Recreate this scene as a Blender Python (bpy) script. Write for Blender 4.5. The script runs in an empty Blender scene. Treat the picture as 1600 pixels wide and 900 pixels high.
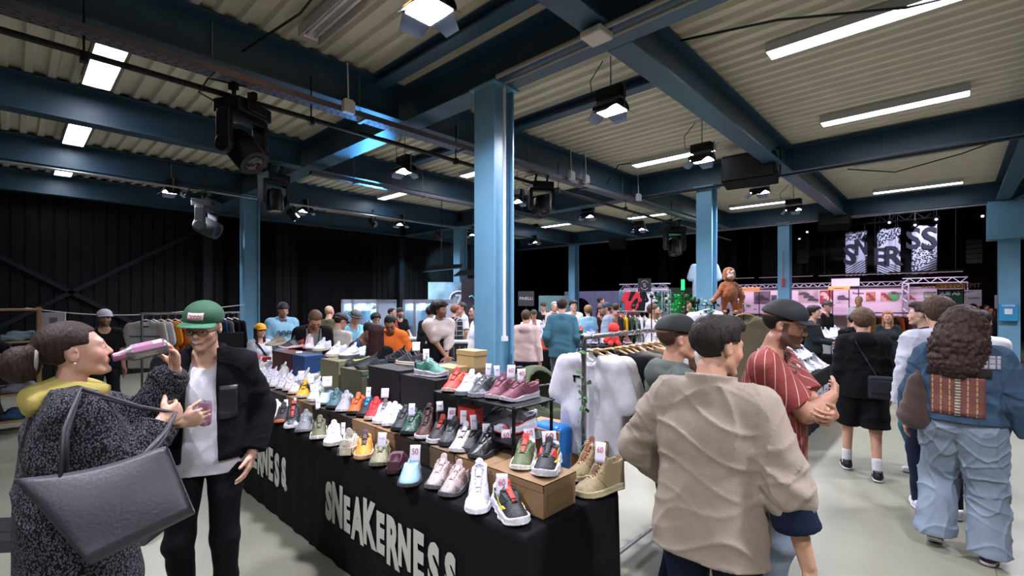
import bpy, math, random
import numpy as np
from mathutils import Vector, Matrix, Euler
random.seed(7); np.random.seed(7)
PI = math.pi
scene = bpy.context.scene
COL = scene.collection

# ------------------------------------------------------------------ camera, world, exposure
# World axes follow the hall's steel grid. The camera stands at the origin, eye height 1.75 m.
CAM_H = 1.75
FPX = 736.0                      # focal length in pixels of the 1600 px wide frame
FX, FY = 0.7295, 0.6840          # viewing direction in the hall's axes
_n = math.hypot(FX, FY); FX /= _n; FY /= _n
cd = bpy.data.cameras.new('camera'); cam = bpy.data.objects.new('camera', cd); COL.objects.link(cam)
cam.location = (0, 0, CAM_H)
cam.rotation_euler = (PI/2, 0, math.atan2(FY, FX) - PI/2)
cd.sensor_width = 36.0; cd.lens = 36.0*FPX/1600.0
cd.shift_y = 20.0/1600.0
cd.clip_start = 0.05; cd.clip_end = 200
scene.camera = cam

w = bpy.data.worlds.new('hall_ambient'); scene.world = w; w.use_nodes = True
w.node_tree.nodes['Background'].inputs[0].default_value = (0.55, 0.65, 0.9, 1)
w.node_tree.nodes['Background'].inputs[1].default_value = 0.02
scene.view_settings.view_transform = 'Standard'
scene.view_settings.look = 'None'
scene.view_settings.exposure = 0.36
scene.view_settings.gamma = 1.0
scene.view_settings.use_curve_mapping = False
scene.cycles.use_denoising = True
scene.cycles.max_bounces = 6
scene.cycles.diffuse_bounces = 3
scene.cycles.caustics_reflective = False
scene.cycles.caustics_refractive = False
scene.cycles.sample_clamp_indirect = 4.0
FLOOD_W = 95.0      # watts of one ceiling flood
TUBE_E = 16.0       # emission strength of one fluorescent tube tray

# ------------------------------------------------------------------ measuring helpers
def at(px, d):
    """hall coordinates of the point at picture column px (of 1600), d metres ahead."""
    xr = (px-800.0)/FPX*d
    return (xr*FY + d*FX, -xr*FX + d*FY)
def zat(py, d): return CAM_H - (py-470.0)/FPX*d
def onz(px, py, z):
    return at(px, FPX*(CAM_H-z)/(py-470.0))
def onX(px, X):
    r = (px-800.0)/FPX; d = X/(r*FY+FX); return at(px, d)+(d,)
def onY(px, Y):
    r = (px-800.0)/FPX; d = Y/(-r*FX+FY); return at(px, d)+(d,)
def face_cam(x, y): return math.atan2(-y, -x)     # heading that looks at the camera's spot

# ------------------------------------------------------------------ materials
MATS = {}
def lin(c):
    if isinstance(c, str):
        c = c.lstrip('#'); c = [int(c[i:i+2], 16)/255 for i in (0, 2, 4)]
        return tuple((v/12.92 if v <= .04045 else ((v+.055)/1.055)**2.4) for v in c)
    return tuple(c)
def mat(name, color, rough=.6, metal=0., noise=0., nscale=20., bump=0., bscale=40., emit=0., spec=.5, stretch=(1,1,1), coord='Object', detail=3.0, sheen=0., vcol=False, alpha=1., trans=0.):
    key = name
    if key in MATS: return MATS[key]
    m = bpy.data.materials.new(name); m.use_nodes = True; nt = m.node_tree; N = nt.nodes; L = nt.links
    b = N['Principled BSDF']; c = lin(color)
    b.inputs['Base Color'].default_value = (*c, 1); b.inputs['Roughness'].default_value = rough
    b.inputs['Metallic'].default_value = metal
    b.inputs['Specular IOR Level'].default_value = spec
    if sheen: b.inputs['Sheen Weight'].default_value = sheen
    if trans: b.inputs['Transmission Weight'].default_value = trans
    if alpha < 1: b.inputs['Alpha'].default_value = alpha
    if emit:
        b.inputs['Emission Color'].default_value = (*c, 1); b.inputs['Emission Strength'].default_value = emit
    if noise or bump:
        tc = N.new('ShaderNodeTexCoord'); mp = N.new('ShaderNodeMapping'); mp.inputs['Scale'].default_value = stretch
        L.new(tc.outputs[coord], mp.inputs['Vector'])
    src = None
    if vcol:
        a = N.new('ShaderNodeVertexColor'); a.layer_name = 'Col'; src = a.outputs['Color']
        L.new(src, b.inputs['Base Color'])
    if noise:
        t = N.new('ShaderNodeTexNoise'); t.inputs['Scale'].default_value = nscale; t.inputs['Detail'].default_value = detail
        L.new(mp.outputs[0], t.inputs['Vector'])
        r = N.new('ShaderNodeMapRange'); r.inputs['To Min'].default_value = 1-noise; r.inputs['To Max'].default_value = 1+noise
        r.inputs['From Min'].default_value = .3; r.inputs['From Max'].default_value = .7
        L.new(t.outputs['Fac'], r.inputs['Value'])
        mx = N.new('ShaderNodeVectorMath'); mx.operation = 'SCALE'
        if src: L.new(src, mx.inputs[0])
        else: mx.inputs[0].default_value = c
        L.new(r.outputs[0], mx.inputs['Scale']); L.new(mx.outputs[0], b.inputs['Base Color'])
    if bump:
        t2 = N.new('ShaderNodeTexNoise'); t2.inputs['Scale'].default_value = bscale; t2.inputs['Detail'].default_value = 4
        L.new(mp.outputs[0], t2.inputs['Vector'])
        bp = N.new('ShaderNodeBump'); bp.inputs['Strength'].default_value = bump; bp.inputs['Distance'].default_value = .01
        L.new(t2.outputs['Fac'], bp.inputs['Height']); L.new(bp.outputs[0], b.inputs['Normal'])
    MATS[key] = m
    return m
def stripes_mat(name, base, line, axis=0, period=.1, width=.06, rough=.7, angle=0., coord='Object', second=None, rad=0):
    """base colour with thin straight lines of another colour every «period» along an axis; second = (period,width,color) across."""
    if name in MATS: return MATS[name]
    m = mat(name, base, rough, bump=.25, bscale=60); nt = m.node_tree; N = nt.nodes; L = nt.links; b = N['Principled BSDF']
    tc = N.new('ShaderNodeTexCoord'); mp = N.new('ShaderNodeMapping'); mp.inputs['Rotation'].default_value = (0, 0, angle)
    L.new(tc.outputs[coord], mp.inputs['Vector']); sp = N.new('ShaderNodeSeparateXYZ'); L.new(mp.outputs[0], sp.inputs[0])
    if rad:
        a2 = N.new('ShaderNodeMath'); a2.operation = 'ARCTAN2'; L.new(sp.outputs[0], a2.inputs[0]); L.new(sp.outputs[1], a2.inputs[1]); a3_ = N.new('ShaderNodeMath'); a3_.operation = 'MULTIPLY'; a3_.inputs[1].default_value = rad; L.new(a2.outputs[0], a3_.inputs[0])
    def line_fac(ax, per, wd):
        d = N.new('ShaderNodeMath'); d.operation = 'DIVIDE'; d.inputs[1].default_value = per; L.new(a3_.outputs[0] if rad and ax == 0 else sp.outputs[ax], d.inputs[0])
        f = N.new('ShaderNodeMath'); f.operation = 'FRACT'; L.new(d.outputs[0], f.inputs[0])
        g = N.new('ShaderNodeMath'); g.operation = 'LESS_THAN'; g.inputs[1].default_value = wd; L.new(f.outputs[0], g.inputs[0])
        return g.outputs[0]
    mx = N.new('ShaderNodeMix'); mx.data_type = 'RGBA'
    mx.inputs[6].default_value = (*lin(base), 1); mx.inputs[7].default_value = (*lin(line), 1)
    L.new(line_fac(axis, period, width), mx.inputs[0]); out = mx.outputs[2]
    if second:
        m2 = N.new('ShaderNodeMix'); m2.data_type = 'RGBA'; L.new(out, m2.inputs[6]); m2.inputs[7].default_value = (*lin(second[3]), 1)
        L.new(line_fac(second[0], second[1], second[2]), m2.inputs[0]); out = m2.outputs[2]
    L.new(out, b.inputs['Base Color'])
    return m

# ------------------------------------------------------------------ object helpers
def link(o, parent=None):
    COL.objects.link(o)
    if parent is not None: o.parent = parent
    return o
def tag(o, label=None, cat=None, group=None, kind=None):
    if label: o['label'] = label
    if cat: o['category'] = cat
    if group: o['group'] = group
    if kind: o['kind'] = kind
    return o
def thing(name, label, cat, loc=(0,0,0), rz=0., group=None):
    o = bpy.data.objects.new(name, None); o.empty_display_size = .05
    link(o); o.location = loc; o.rotation_euler = (0, 0, rz)
    return tag(o, label, cat, group)
def dup(o, parent=None):
    c = o.copy(); link(c, parent)
    for ch in list(o.children):
        if ch.name in bpy.data.objects: dup(ch, c)
    return c

class MB:
    """collects polygons, then links them as one mesh object"""
    def __init__(s): s.v = []; s.f = []; s.mi = []; s.m = 0; s.M = None
    def add(s, vs, fs):
        k = len(s.v)
        if s.M is not None: vs = [tuple(s.M @ Vector(v)) for v in vs]
        s.v += [tuple(v) for v in vs]; s.f += [tuple(i+k for i in f) for f in fs]; s.mi += [s.m]*len(fs); return s
    def box(s, c, d, rz=0., rot=None):
        hx, hy, hz = d[0]/2, d[1]/2, d[2]/2
        vs = [Vector((x, y, z)) for z in (-hz, hz) for y in (-hy, hy) for x in (-hx, hx)]
        R = rot if rot is not None else Matrix.Rotation(rz, 3, 'Z')
        vs = [R @ v + Vector(c) for v in vs]
        return s.add(vs, [(0,2,3,1), (4,5,7,6), (0,1,5,4), (2,6,7,3), (0,4,6,2), (1,3,7,5)])
    def bx(s, x0, x1, y0, y1, z0, z1): return s.box(((x0+x1)/2, (y0+y1)/2, (z0+z1)/2), (x1-x0, y1-y0, z1-z0))
    def rod(s, a, b, r, n=10, r2=None, caps=True):
        a = Vector(a); b = Vector(b); d = (b-a)
        if d.length < 1e-6: return s
        q = d.to_track_quat('Z', 'Y'); r2 = r if r2 is None else r2
        vs = [a + q @ Vector((r*math.cos(2*PI*i/n), r*math.sin(2*PI*i/n), 0)) for i in range(n)]
        vs += [b + q @ Vector((r2*math.cos(2*PI*i/n), r2*math.sin(2*PI*i/n), 0)) for i in range(n)]
        fs = [(i, (i+1) % n, n+(i+1) % n, n+i) for i in range(n)]
        if caps: fs += [tuple(range(n-1, -1, -1)), tuple(range(n, 2*n))]
        return s.add(vs, fs)
    def tube(s, pts, r, n=8, closed=False, flat=1.0):
        pts = [Vector(p) for p in pts]; m = len(pts); rs = r if isinstance(r, (list, tuple)) else [r]*m
        up = Vector((0, 0, 1)); rings = []; prev = None
        for i, p in enumerate(pts):
            a = pts[i-1] if (i > 0 or closed) else p; b = pts[(i+1) % m] if (i < m-1 or closed) else p
            t = (b-a).normalized()
            if prev is None:
                ref = up if abs(t.z) < .9 else Vector((1, 0, 0)); x = t.cross(ref).normalized()
            else:
                x = prev - t*prev.dot(t)
                x = x.normalized() if x.length > 1e-6 else t.orthogonal().normalized()
            y = t.cross(x); prev = x
            rings.append([p + x*rs[i]*math.cos(2*PI*k/n) + y*rs[i]*flat*math.sin(2*PI*k/n) for k in range(n)])
        vs = [v for R in rings for v in R]; fs = []
        for i in range(m if closed else m-1):
            j = (i+1) % m
            for k in range(n): fs.append((i*n+k, i*n+(k+1) % n, j*n+(k+1) % n, j*n+k))
        if not closed: fs += [tuple(range(n-1, -1, -1)), tuple((m-1)*n+k for k in range(n))]
        return s.add(vs, fs)
    def lathe(s, prof, n=20, c=(0,0,0), axis='Z', rot=None):
        vs = []; fs = []; m = len(prof)
        for (r, z) in prof:
            for k in range(n):
                a = 2*PI*k/n; v = Vector((r*math.cos(a), r*math.sin(a), z))
                if rot is not None: v = rot @ v
                vs.append(v + Vector(c))
        for i in range(m-1):
            for k in range(n): fs.append((i*n+k, i*n+(k+1) % n, (i+1)*n+(k+1) % n, (i+1)*n+k))
        fs += [tuple(range(n-1, -1, -1)), tuple((m-1)*n+k for k in range(n))]
        return s.add(vs, fs)
    def prism(s, poly, y0, y1, fn=None):
        """poly in (x,z), extruded along y"""
        n = len(poly); vs = [(x, y0, z) for x, z in poly] + [(x, y1, z) for x, z in poly]
        if fn: vs = [fn(v) for v in vs]
        return s.add(vs, [tuple(range(n)), tuple(range(2*n-1, n-1, -1))] + [(i, n+i, n+(i+1) % n, (i+1) % n) for i in range(n)])
    def grid(s, fn, nu, nv, thick=None):
        vs = [fn(i/(nu-1), j/(nv-1)) for i in range(nu) for j in range(nv)]
        return s.add(vs, [(i*nv+j, (i+1)*nv+j, (i+1)*nv+j+1, i*nv+j+1) for i in range(nu-1) for j in range(nv-1)])
    def mesh(s, name, mats, smooth=False):
        me = bpy.data.meshes.new(name); me.from_pydata(s.v, [], s.f)
        mats = mats if isinstance(mats, (list, tuple)) else [mats]
        for m in mats: me.materials.append(m)
        if len(mats) > 1: me.polygons.foreach_set('material_index', s.mi)
        if smooth: me.polygons.foreach_set('use_smooth', [True]*len(me.polygons))
        me.update(); return me
    def build(s, name, mats, parent=None, smooth=False, bevel=0., solid=0., sub=0, loc=None, rz=None):
        o = bpy.data.objects.new(name, s.mesh(name, mats, smooth)); link(o, parent)
        if solid:
            q = o.modifiers.new('s', 'SOLIDIFY'); q.thickness = solid; q.offset = 0
        if bevel:
            q = o.modifiers.new('b', 'BEVEL'); q.width = bevel; q.segments = 2; q.limit_method = 'ANGLE'
        if sub:
            q = o.modifiers.new('d', 'SUBSURF'); q.levels = sub; q.render_levels = sub
        if loc is not None: o.location = loc
        if rz is not None: o.rotation_euler = (0, 0, rz)
        return o
def smooth_by_angle(o, ang=.6):
    me = o.data; me.polygons.foreach_set('use_smooth', [True]*len(me.polygons)); 
    try: me.set_sharp_from_angle(angle=ang)
    except Exception: pass
    return o
def text_mesh(name, s, size, mat_, parent, M, extrude=.001, bold=0., xs=1.0, align='CENTER', spacing=1.0):
    cu = bpy.data.curves.new(name, 'FONT'); cu.body = s; cu.size = size; cu.extrude = extrude; cu.offset = bold
    cu.align_x = align; cu.align_y = 'CENTER'; cu.resolution_u = 3; cu.space_character = spacing
    t = bpy.data.objects.new(name, cu); COL.objects.link(t)
    dg = bpy.context.evaluated_depsgraph_get(); me = bpy.data.meshes.new_from_object(t.evaluated_get(dg))
    COL.objects.unlink(t); bpy.data.objects.remove(t)
    me.transform(Matrix.Diagonal((xs, 1, 1, 1))); me.transform(M)
    me.materials.clear(); me.materials.append(mat_)
    o = bpy.data.objects.new(name, me); link(o, parent); return o
def frame_M(origin, right, up):
    """matrix taking text's x to right and y to up"""
    r = Vector(right).normalized(); u = Vector(up).normalized(); n = r.cross(u)
    M = Matrix((r, u, n)).transposed().to_4x4(); M.translation = Vector(origin); return M
def struct(o, label=None):
    o['kind'] = 'structure'
    if label: o['label'] = label
    return o
# ------------------------------------------------------------------ the hall: floor, ceiling, walls, beams, columns
BZ = 3.99; CZ = 4.44                       # underside of the beams, of the deck
COLX = [3.52, 9.42, 15.32]; BEAMY = [-3.75, -0.8, 2.15, 5.12, 8.05, 11.0, 13.95]
m_floor = mat('polished_concrete', '#807e6e', .34, noise=.10, nscale=1.3, bump=.03, bscale=8, spec=.5, detail=6)
m_deck = mat('painted_deck', '#cfc9b6', .6, noise=.05, nscale=2)
m_steel = mat('blue_grey_steel', '#2b4a5e', .42, noise=.08, nscale=3, spec=.5)
m_colm = mat('column_blue_paint', '#6593ae', .4, noise=.06, nscale=4)
m_black = mat('black_cladding', '#060608', .7, noise=.2, nscale=2, spec=.2)
m_curtain = mat('black_curtain', '#08070b', .9, noise=.2, nscale=3, spec=.1)
m_blackmetal = mat('black_metal', '#0a0a0c', .42, metal=.3)
m_greymetal = mat('grey_metal', '#8b8d94', .35, metal=.8)
m_zinc = mat('zinc_tray', '#6d6b75', .45, metal=.6, noise=.1, nscale=30)
m_white = mat('white_paint', '#d8d6dc', .5)
m_cable = mat('black_cable', '#0c0c0e', .5)

f = MB(); f.bx(-14, 32, -14, 26, -.2, 0); struct(f.build('floor', m_floor))
# floor joints and tape marks
# corrugated deck, ribs along Y
def deck(x0, x1, y0, y1, name):
    P = .2; prof = []; x = x0
    while x < x1-1e-6:
        prof += [(x, CZ+.045), (x+.09, CZ+.045), (x+.115, CZ), (x+.175, CZ)]; x += P
    prof.append((x, CZ+.045)); n = len(prof)
    b = MB(); b.add([(a, y0, z) for a, z in prof]+[(a, y1, z) for a, z in prof], [(i, i+1, n+i+1, n+i) for i in range(n-1)])
    return struct(b.build(name, m_deck, solid=.004))
deck(-9, 15.4, -9, 14.4, 'ceiling')
b = MB(); b.bx(15.4, 30.4, -9, 24.2, 7.6, 7.8); struct(b.build('ceiling_hall', m_black))
def ibeam(name, a, c, zb=BZ, h=.45, wd=.26, m=m_steel):
    """I-beam from a to c (xy), underside at zb"""
    a = Vector((*a, 0)); c = Vector((*c, 0)); L = (c-a).length; ang = math.atan2(c.y-a.y, c.x-a.x)
    b = MB(); t = .022
    b.box((L/2, 0, zb+t/2), (L, wd, t)); b.box((L/2, 0, zb+h-t/2), (L, wd, t)); b.box((L/2, 0, zb+h/2), (L, .016, h-2*t))
    o = b.build(name, m, loc=(a.x, a.y, 0), rz=ang); return struct(o)
ntrim = 0
def trim():
    global ntrim
    ntrim += 1; return 'trim_%d' % ntrim
for X in COLX: ibeam(trim(), (X, -8.9), (X, 13.9), h=.45, wd=.30)
for Y in BEAMY:
    for xa, xb in ((-8.9, COLX[0]-.16), (COLX[0]+.16, COLX[1]-.16), (COLX[1]+.16, COLX[2]-.16)):
        ibeam(trim(), (xa, Y), (xb, Y), zb=BZ+.0, h=.44, wd=.24)
for X, y0, y1 in ((3.02, 2.3, 5.0), (5.2, 2.3, 5.0), (5.2, 5.25, 7.9)): ibeam(trim(), (X, y0), (X, y1), zb=4.3, h=.14, wd=.16)
# columns: welded H section seen flange-on, with a slot between two flanges
def column(x, y, z1=BZ, s=.3, m=m_colm, name='steel_column', ends=False):
    b = MB(); t = .025
    b.box((0, 0, z1/2), (s-.02, t, z1)); b.box((s/2-t/2, 0, z1/2), (t, s, z1)); b.box((-s/2+t/2, 0, z1/2), (t, s, z1))
    b.box((0, 0, .012), (s+.1, s+.1, .024)); b.box((0, 0, z1-.012), (s+.08, s+.08, .024))
    b.box((0, .08, z1/2), (s-.03, .012, z1)); b.box((0, -.08, z1/2), (s-.03, .012, z1))
    return struct(b.build(name, m, loc=(x, y, 0), bevel=.004))
column(3.52, 3.56); column(9.42, 3.56); column(15.32, 3.56); column(3.52, 11.0); column(9.42, 11.0); column(15.32, 11.0)
column(15.32, -.9, s=.34)
b = MB(); b.box((0, 0, 3.55), (.5, .7, .85)); struct(b.build('column_head', m_colm, loc=(15.32, -.9, 0), bevel=.01))
m_wallcol = mat('dark_wall_column', '#191a1f', .7, spec=.2)
for X in (-2.4, 3.52, 9.42): column(X, 14.22, s=.2, m=m_wallcol, name='wall_column')
# conduit on the near column
b = MB(); b.tube([(3.50, 3.39, 3.96), (3.50, 3.39, 2.0), (3.50, 3.39, 1.38)], .016); b.box((3.50, 3.385, 1.36), (.05, .05, .05))
struct(b.build('column_conduit', m_white, smooth=False))
# walls
def ribbed(name, x0, x1, y, z1, period=.22, m=m_black, alongx=True, z0=0.):
    prof = []; x = x0
    while x < x1-1e-6: prof += [(x, 0), (x+period*.8, 0), (x+period*.84, .025), (x+period*.96, .025)]; x += period
    prof.append((x, 0)); n = len(prof)
    b = MB(); pt = (lambda a, q, z: (a, y+q, z)) if alongx else (lambda a, q, z: (y+q, a, z))
    b.add([pt(a, q, z0) for a, q in prof]+[pt(a, q, z1) for a, q in prof], [(i, i+1, n+i+1, n+i) for i in range(n-1)])
    return struct(b.build(name, m, solid=.01))
ribbed('wall_left', -9, 15.4, 14.4, 4.6)
ribbed('wall_left_far', 15.4, 30.4, 24, 7.8)
b = MB(); b.bx(15.3, 15.5, 14.4, 24, 0, 7.8); struct(b.build('wall_step', m_black))
b = MB(); b.bx(-9.2, 30.4, -9.2, -9, 0, 7.8); struct(b.build('wall_right', m_black))
b = MB(); b.bx(-9.2, -9, -9.2, 14.4, 0, 4.6); struct(b.build('wall_rear', m_black))
b = MB(); b.bx(30.2, 30.4, -9.2, 24, 0, 7.8); struct(b.build('wall_far', m_black))
b = MB(); b.bx(15.42, 15.5, -9, 14.4, 4.42, 7.7); struct(b.build('wall_upstand', m_black))
# cross bracing on the left wall
for a, c in (((-2.3, 4.1), (2.2, 1.1)), ((-.6, .9), (3.4, 3.6))):
    b = MB(); b.box((0, 0, 0), (math.hypot(c[0]-a[0], c[1]-a[1]), .03, .09), rot=Matrix.Rotation(-math.atan2(c[1]-a[1], c[0]-a[0]), 3, 'Y'))
    struct(b.build('wall_brace', m_wallcol, loc=((a[0]+c[0])/2, 14.3, (a[1]+c[1])/2)))
# black drapes hung in front of the walls
def drape(x0, x1, y, z0, z1, alongx=True, per=.5, amp=.06, label='', m=m_curtain, name='stage_curtain'):
    b = MB(); nx = max(8, int(abs(x1-x0)/per*10)); nz = 4
    def fn(u, v):
        a = x0+(x1-x0)*u; q = amp*math.sin(a/per*2*PI)+amp*.5*math.sin(a/per*3.3+1.3); z = z0+(z1-z0)*v
        return (a, y+q*(1-.3*v), z) if alongx else (y+q*(1-.3*v), a, z)
    b.grid(fn, nx, nz); o = b.build(name, m, smooth=True, solid=.006); tag(o, label, 'curtain', 'black curtains around the hall'); return o
drape(6.0, 8.3, 14.18, 0, 3.5, per=.35, amp=.03, label='black curtain panel against the left wall beside the lit display cases')
drape(4.0, 5.2, 14.2, 0, 3.9, per=.35, amp=.03, label='black curtain panel on the left wall behind the man in light blue hoodie')
m_cur2 = mat('grey_black_curtain', '#23222a', .85, noise=.15, nscale=3)
for i, (pa, pb, zt) in enumerate(((803, 822, 4.6), (826, 846, 3.9), (852, 886, 5.4), (902, 930, 5.6), (932, 960, 5.6), (963, 990, 5.5), (993, 1022, 5.5), (1025, 1052, 5.5), (1055, 1088, 5.6), (1122, 1150, 5.4), (1155, 1185, 5.4), (1188, 1216, 5.4))):
    if pa < 900: x0 = onY(pa, 23.6)[0]; x1 = onY(pb, 23.6)[0]; q_ = (x0, x1, 23.6, 0, min(zt+1.5, 7.5), True)
    else: q_ = (onX(pb, 29.2)[1], onX(pa, 29.2)[1], 29.2+.25*(i % 2), 0, min(zt+1.5, 7.5), False)
    drape(*q_, per=.9, amp=.12, m=m_cur2 if i % 2 else m_curtain,
          label='tall black end wall curtain, %s' % ['left of the name sign on a dark board', 'behind the name sign on a dark board', 'right behind the blue jacket man', 'over the white booth wall, its left part', 'over the white booth wall, its middle', 'over the right end of the white booth wall', 'behind the truss booth, left half', 'behind the truss booth, right half', 'just left of the blue column with hanging tee', 'right behind the plush ape', 'between the plush ape and the next blue column', 'touching the left edge of the far blue column'][i])
# ------------------------------------------------------------------ blended solids -> meshes (surface nets on a sparse grid)
F32 = np.float32
def V(*a): return np.array(a, dtype=np.float64)
def cone(a, b, ra, rb, fl=None, k=1.0):
    a = np.asarray(a, F32); b = np.asarray(b, F32); ba = b-a; bb = float(ba@ba)+1e-12
    def f(P):
        v = P-a; t = np.clip((v@ba)/bb, 0, 1)
        v = v - t[:, None]*ba
        if fl is not None:
            q = np.asarray(fl, F32); v = v + q*((v@q)*(1/k-1))[:, None]
        return np.sqrt((v*v).sum(1)) - (ra+(rb-ra)*t)
    return f
def ell(c, r, R=None):
    c = np.asarray(c, F32); r = np.asarray(r, F32); m = float(r.min())
    Rt = None if R is None else np.asarray(R, F32)      # columns = local axes
    def f(P):
        v = P-c
        if Rt is not None: v = v@Rt
        k0 = np.sqrt(((v/r)**2).sum(1)); k1 = np.sqrt(((v/(r*r))**2).sum(1))+1e-9
        return k0*(k0-1)/k1
    return f
def rbox(c, h, rr=.01, R=None):
    c = np.asarray(c, F32); h = np.asarray(h, F32)-rr; Rt = None if R is None else np.asarray(R, F32)
    def f(P):
        v = P-c
        if Rt is not None: v = v@Rt
        q = np.abs(v)-h
        return np.sqrt((np.maximum(q, 0)**2).sum(1))+np.minimum(q.max(1), 0)-rr
    return f
def smin(a, b, k):
    if k <= 0: return np.minimum(a, b)
    h = np.maximum(k-np.abs(a-b), 0)/k
    return np.minimum(a, b)-h*h*k*.25
def U(prims, k=.02):
    """smooth union; an item may be (prim, own k)"""
    def f(P):
        d = None
        for p in prims:
            kk = k
            if isinstance(p, tuple): p, kk = p
            e = p(P); d = e if d is None else smin(d, e, kk)
        return d
    return f
def SUB(a, b, k=.0):
    def f(P):
        x = a(P); y = -b(P)
        return -smin(-x, -y, k) if k else np.maximum(x, y)
    return f
def CUT(a, p, n):
    """keep the side of the plane opposite to n"""
    p = np.asarray(p, F32); n = np.asarray(n, F32); n = n/np.linalg.norm(n)
    return lambda P: np.maximum(a(P), (P-p)@n)
def INT(a, b): return lambda P: np.maximum(a(P), b(P))
def OFF(a, t): return lambda P: a(P)-t
def FOLD(a, amp, fr=22., seed=0., zs=1.0):
    def f(P):
        x, y, z = P[:, 0], P[:, 1], P[:, 2]*zs
        w = np.sin(fr*.45*z+seed)*1.7+np.sin(fr*.3*x+seed*2.1)*1.3
        q = np.sin(fr*(.55*x+.35*y)+fr*.6*z+w)*np.sin(fr*(.5*y-.4*x)+fr*.25*z+seed*3+w*.7)
        q2 = np.sin(fr*2.1*(x*.3+z*.8)+w*1.8+seed)
        return a(P)-amp*(q+.35*q2)
    return f
def CELL(a, amp, fr, seed=0., zs=1.):
    """rounded lumps (curls)"""
    def f(P):
        Q = P.astype(np.float64)*fr; Q[:, 2] *= zs; I = np.floor(Q); best = np.full(len(P), 9.)
        for i in (-1, 0, 1):
            for j in (-1, 0, 1):
                for k in (-1, 0, 1):
                    C = I+np.array([i, j, k]); hsh = C@np.array([12.9898, 78.233, 37.719])+seed
                    o = np.stack([np.sin(hsh)*43758.5453, np.sin(hsh+1.7)*24634.6345, np.sin(hsh+3.1)*35531.913], -1); o -= np.floor(o)
                    best = np.minimum(best, ((C+o*.8-Q)**2).sum(1))
        return a(P)-amp*(1-np.minimum(np.sqrt(best), 1.1))
    return f
def CREASE(a, amp, fr, seed=0.):
    rn = np.random.RandomState(int(seed*10)+3); D = rn.normal(size=(5, 3))*np.array([1, 1, .55]); D /= np.linalg.norm(D, axis=1)[:, None]; ph = rn.uniform(0, 6, 5)
    def f(P):
        w = np.sin(P[:, 2]*fr*.4+seed)+np.sin(P[:, 0]*fr*.5+P[:, 1]*fr*.3+seed*2); d = 0
        for i in range(5): d = d+(1-np.abs(np.sin((P@D[i].astype(F32))*fr*(.45+.12*i)+ph[i]+w*.9)))**4*(.5+.5*np.sin(P[:, 2]*fr*.25+ph[i]))
        return a(P)-amp*(d-.5)
    return f
def sdf_mesh(f, lo, hi, h):
    lo = np.asarray(lo, float)-2*h; hi = np.asarray(hi, float)+2*h
    B = 8; n = np.ceil((hi-lo)/(h*B)).astype(int)
    g = np.stack(np.meshgrid(*[np.arange(k) for k in n], indexing='ij'), -1).reshape(-1, 3)
    cen = (lo+(g+.5)*B*h).astype(F32); d = f(cen)
    g = g[np.abs(d) < B*h*1.05]
    if len(g) == 0: return np.zeros((0, 3)), np.zeros((0, 4), int)
    q = np.stack(np.meshgrid(*[np.arange(B+1)]*3, indexing='ij'), -1).reshape(-1, 3)
    out_v = []; out_k = []; E = []
    S = n*B+3; key = lambda ijk: (ijk[..., 0]*S[1]+ijk[..., 1])*S[2]+ijk[..., 2]
    for c0 in range(0, len(g), 400):
        gb = g[c0:c0+400]; base = gb[:, None, :]*B+q[None]
        P = (lo+base*h).reshape(-1, 3).astype(F32)
        D = f(P).reshape(len(gb), B+1, B+1, B+1)
        s = D < 0
        cor = [(i, j, k) for i in (0, 1) for j in (0, 1) for k in (0, 1)]
        sl = lambda A, c: A[:, c[0]:c[0]+B, c[1]:c[1]+B, c[2]:c[2]+B]
        cnt = sum(sl(s, c).astype(np.int8) for c in cor); act = (cnt > 0) & (cnt < 8)
        bi, i, j, k = np.nonzero(act)
        if len(bi) == 0: continue
        acc = np.zeros((len(bi), 3)); num = np.zeros(len(bi)); vals = {c: D[bi, i+c[0], j+c[1], k+c[2]] for c in cor}
        for c in cor:
            for ax in range(3):
                if c[ax]: continue
                e = list(c); e[ax] = 1; e = tuple(e); a = vals[c]; b = vals[e]; m = (a < 0) != (b < 0)
                t = np.where(m, a/np.where(a == b, 1, a-b), 0)
                p = np.tile(np.array(c, float), (len(bi), 1)); p[:, ax] = t
                acc += p*m[:, None]; num += m
        gi = gb[bi]*B+np.stack([i, j, k], -1)
        out_v.append(lo+(gi+acc/num[:, None])*h); out_k.append(key(gi))
        for ax in range(3):
            e = [0, 0, 0]; e[ax] = 1; a = vals[(0, 0, 0)]; b = vals[tuple(e)]; m = (a < 0) != (b < 0)
            E.append((ax, gi[m], (a < 0)[m]))
    if not out_v: return np.zeros((0, 3)), np.zeros((0, 4), int)
    vv = np.concatenate(out_v); kk = np.concatenate(out_k); o = np.argsort(kk); ks = kk[o]; vv = vv[o]
    F = []
    for ax, gi, ins in E:
        if len(gi) == 0: continue
        u = (ax+1) % 3; w_ = (ax+2) % 3; idx = []; ok = np.ones(len(gi), bool)
        for du, dw in ((0, 0), (1, 0), (1, 1), (0, 1)):
            t = gi.copy(); t[:, u] -= du; t[:, w_] -= dw; ok &= (t >= 0).all(1); kq = key(t); p = np.searchsorted(ks, kq); p = np.minimum(p, len(ks)-1)
            ok &= ks[p] == kq; idx.append(p)
        Q = np.stack(idx, -1); Q[~ins] = Q[~ins][:, ::-1]; F.append(Q[ok])
    return vv, np.concatenate(F)
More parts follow.
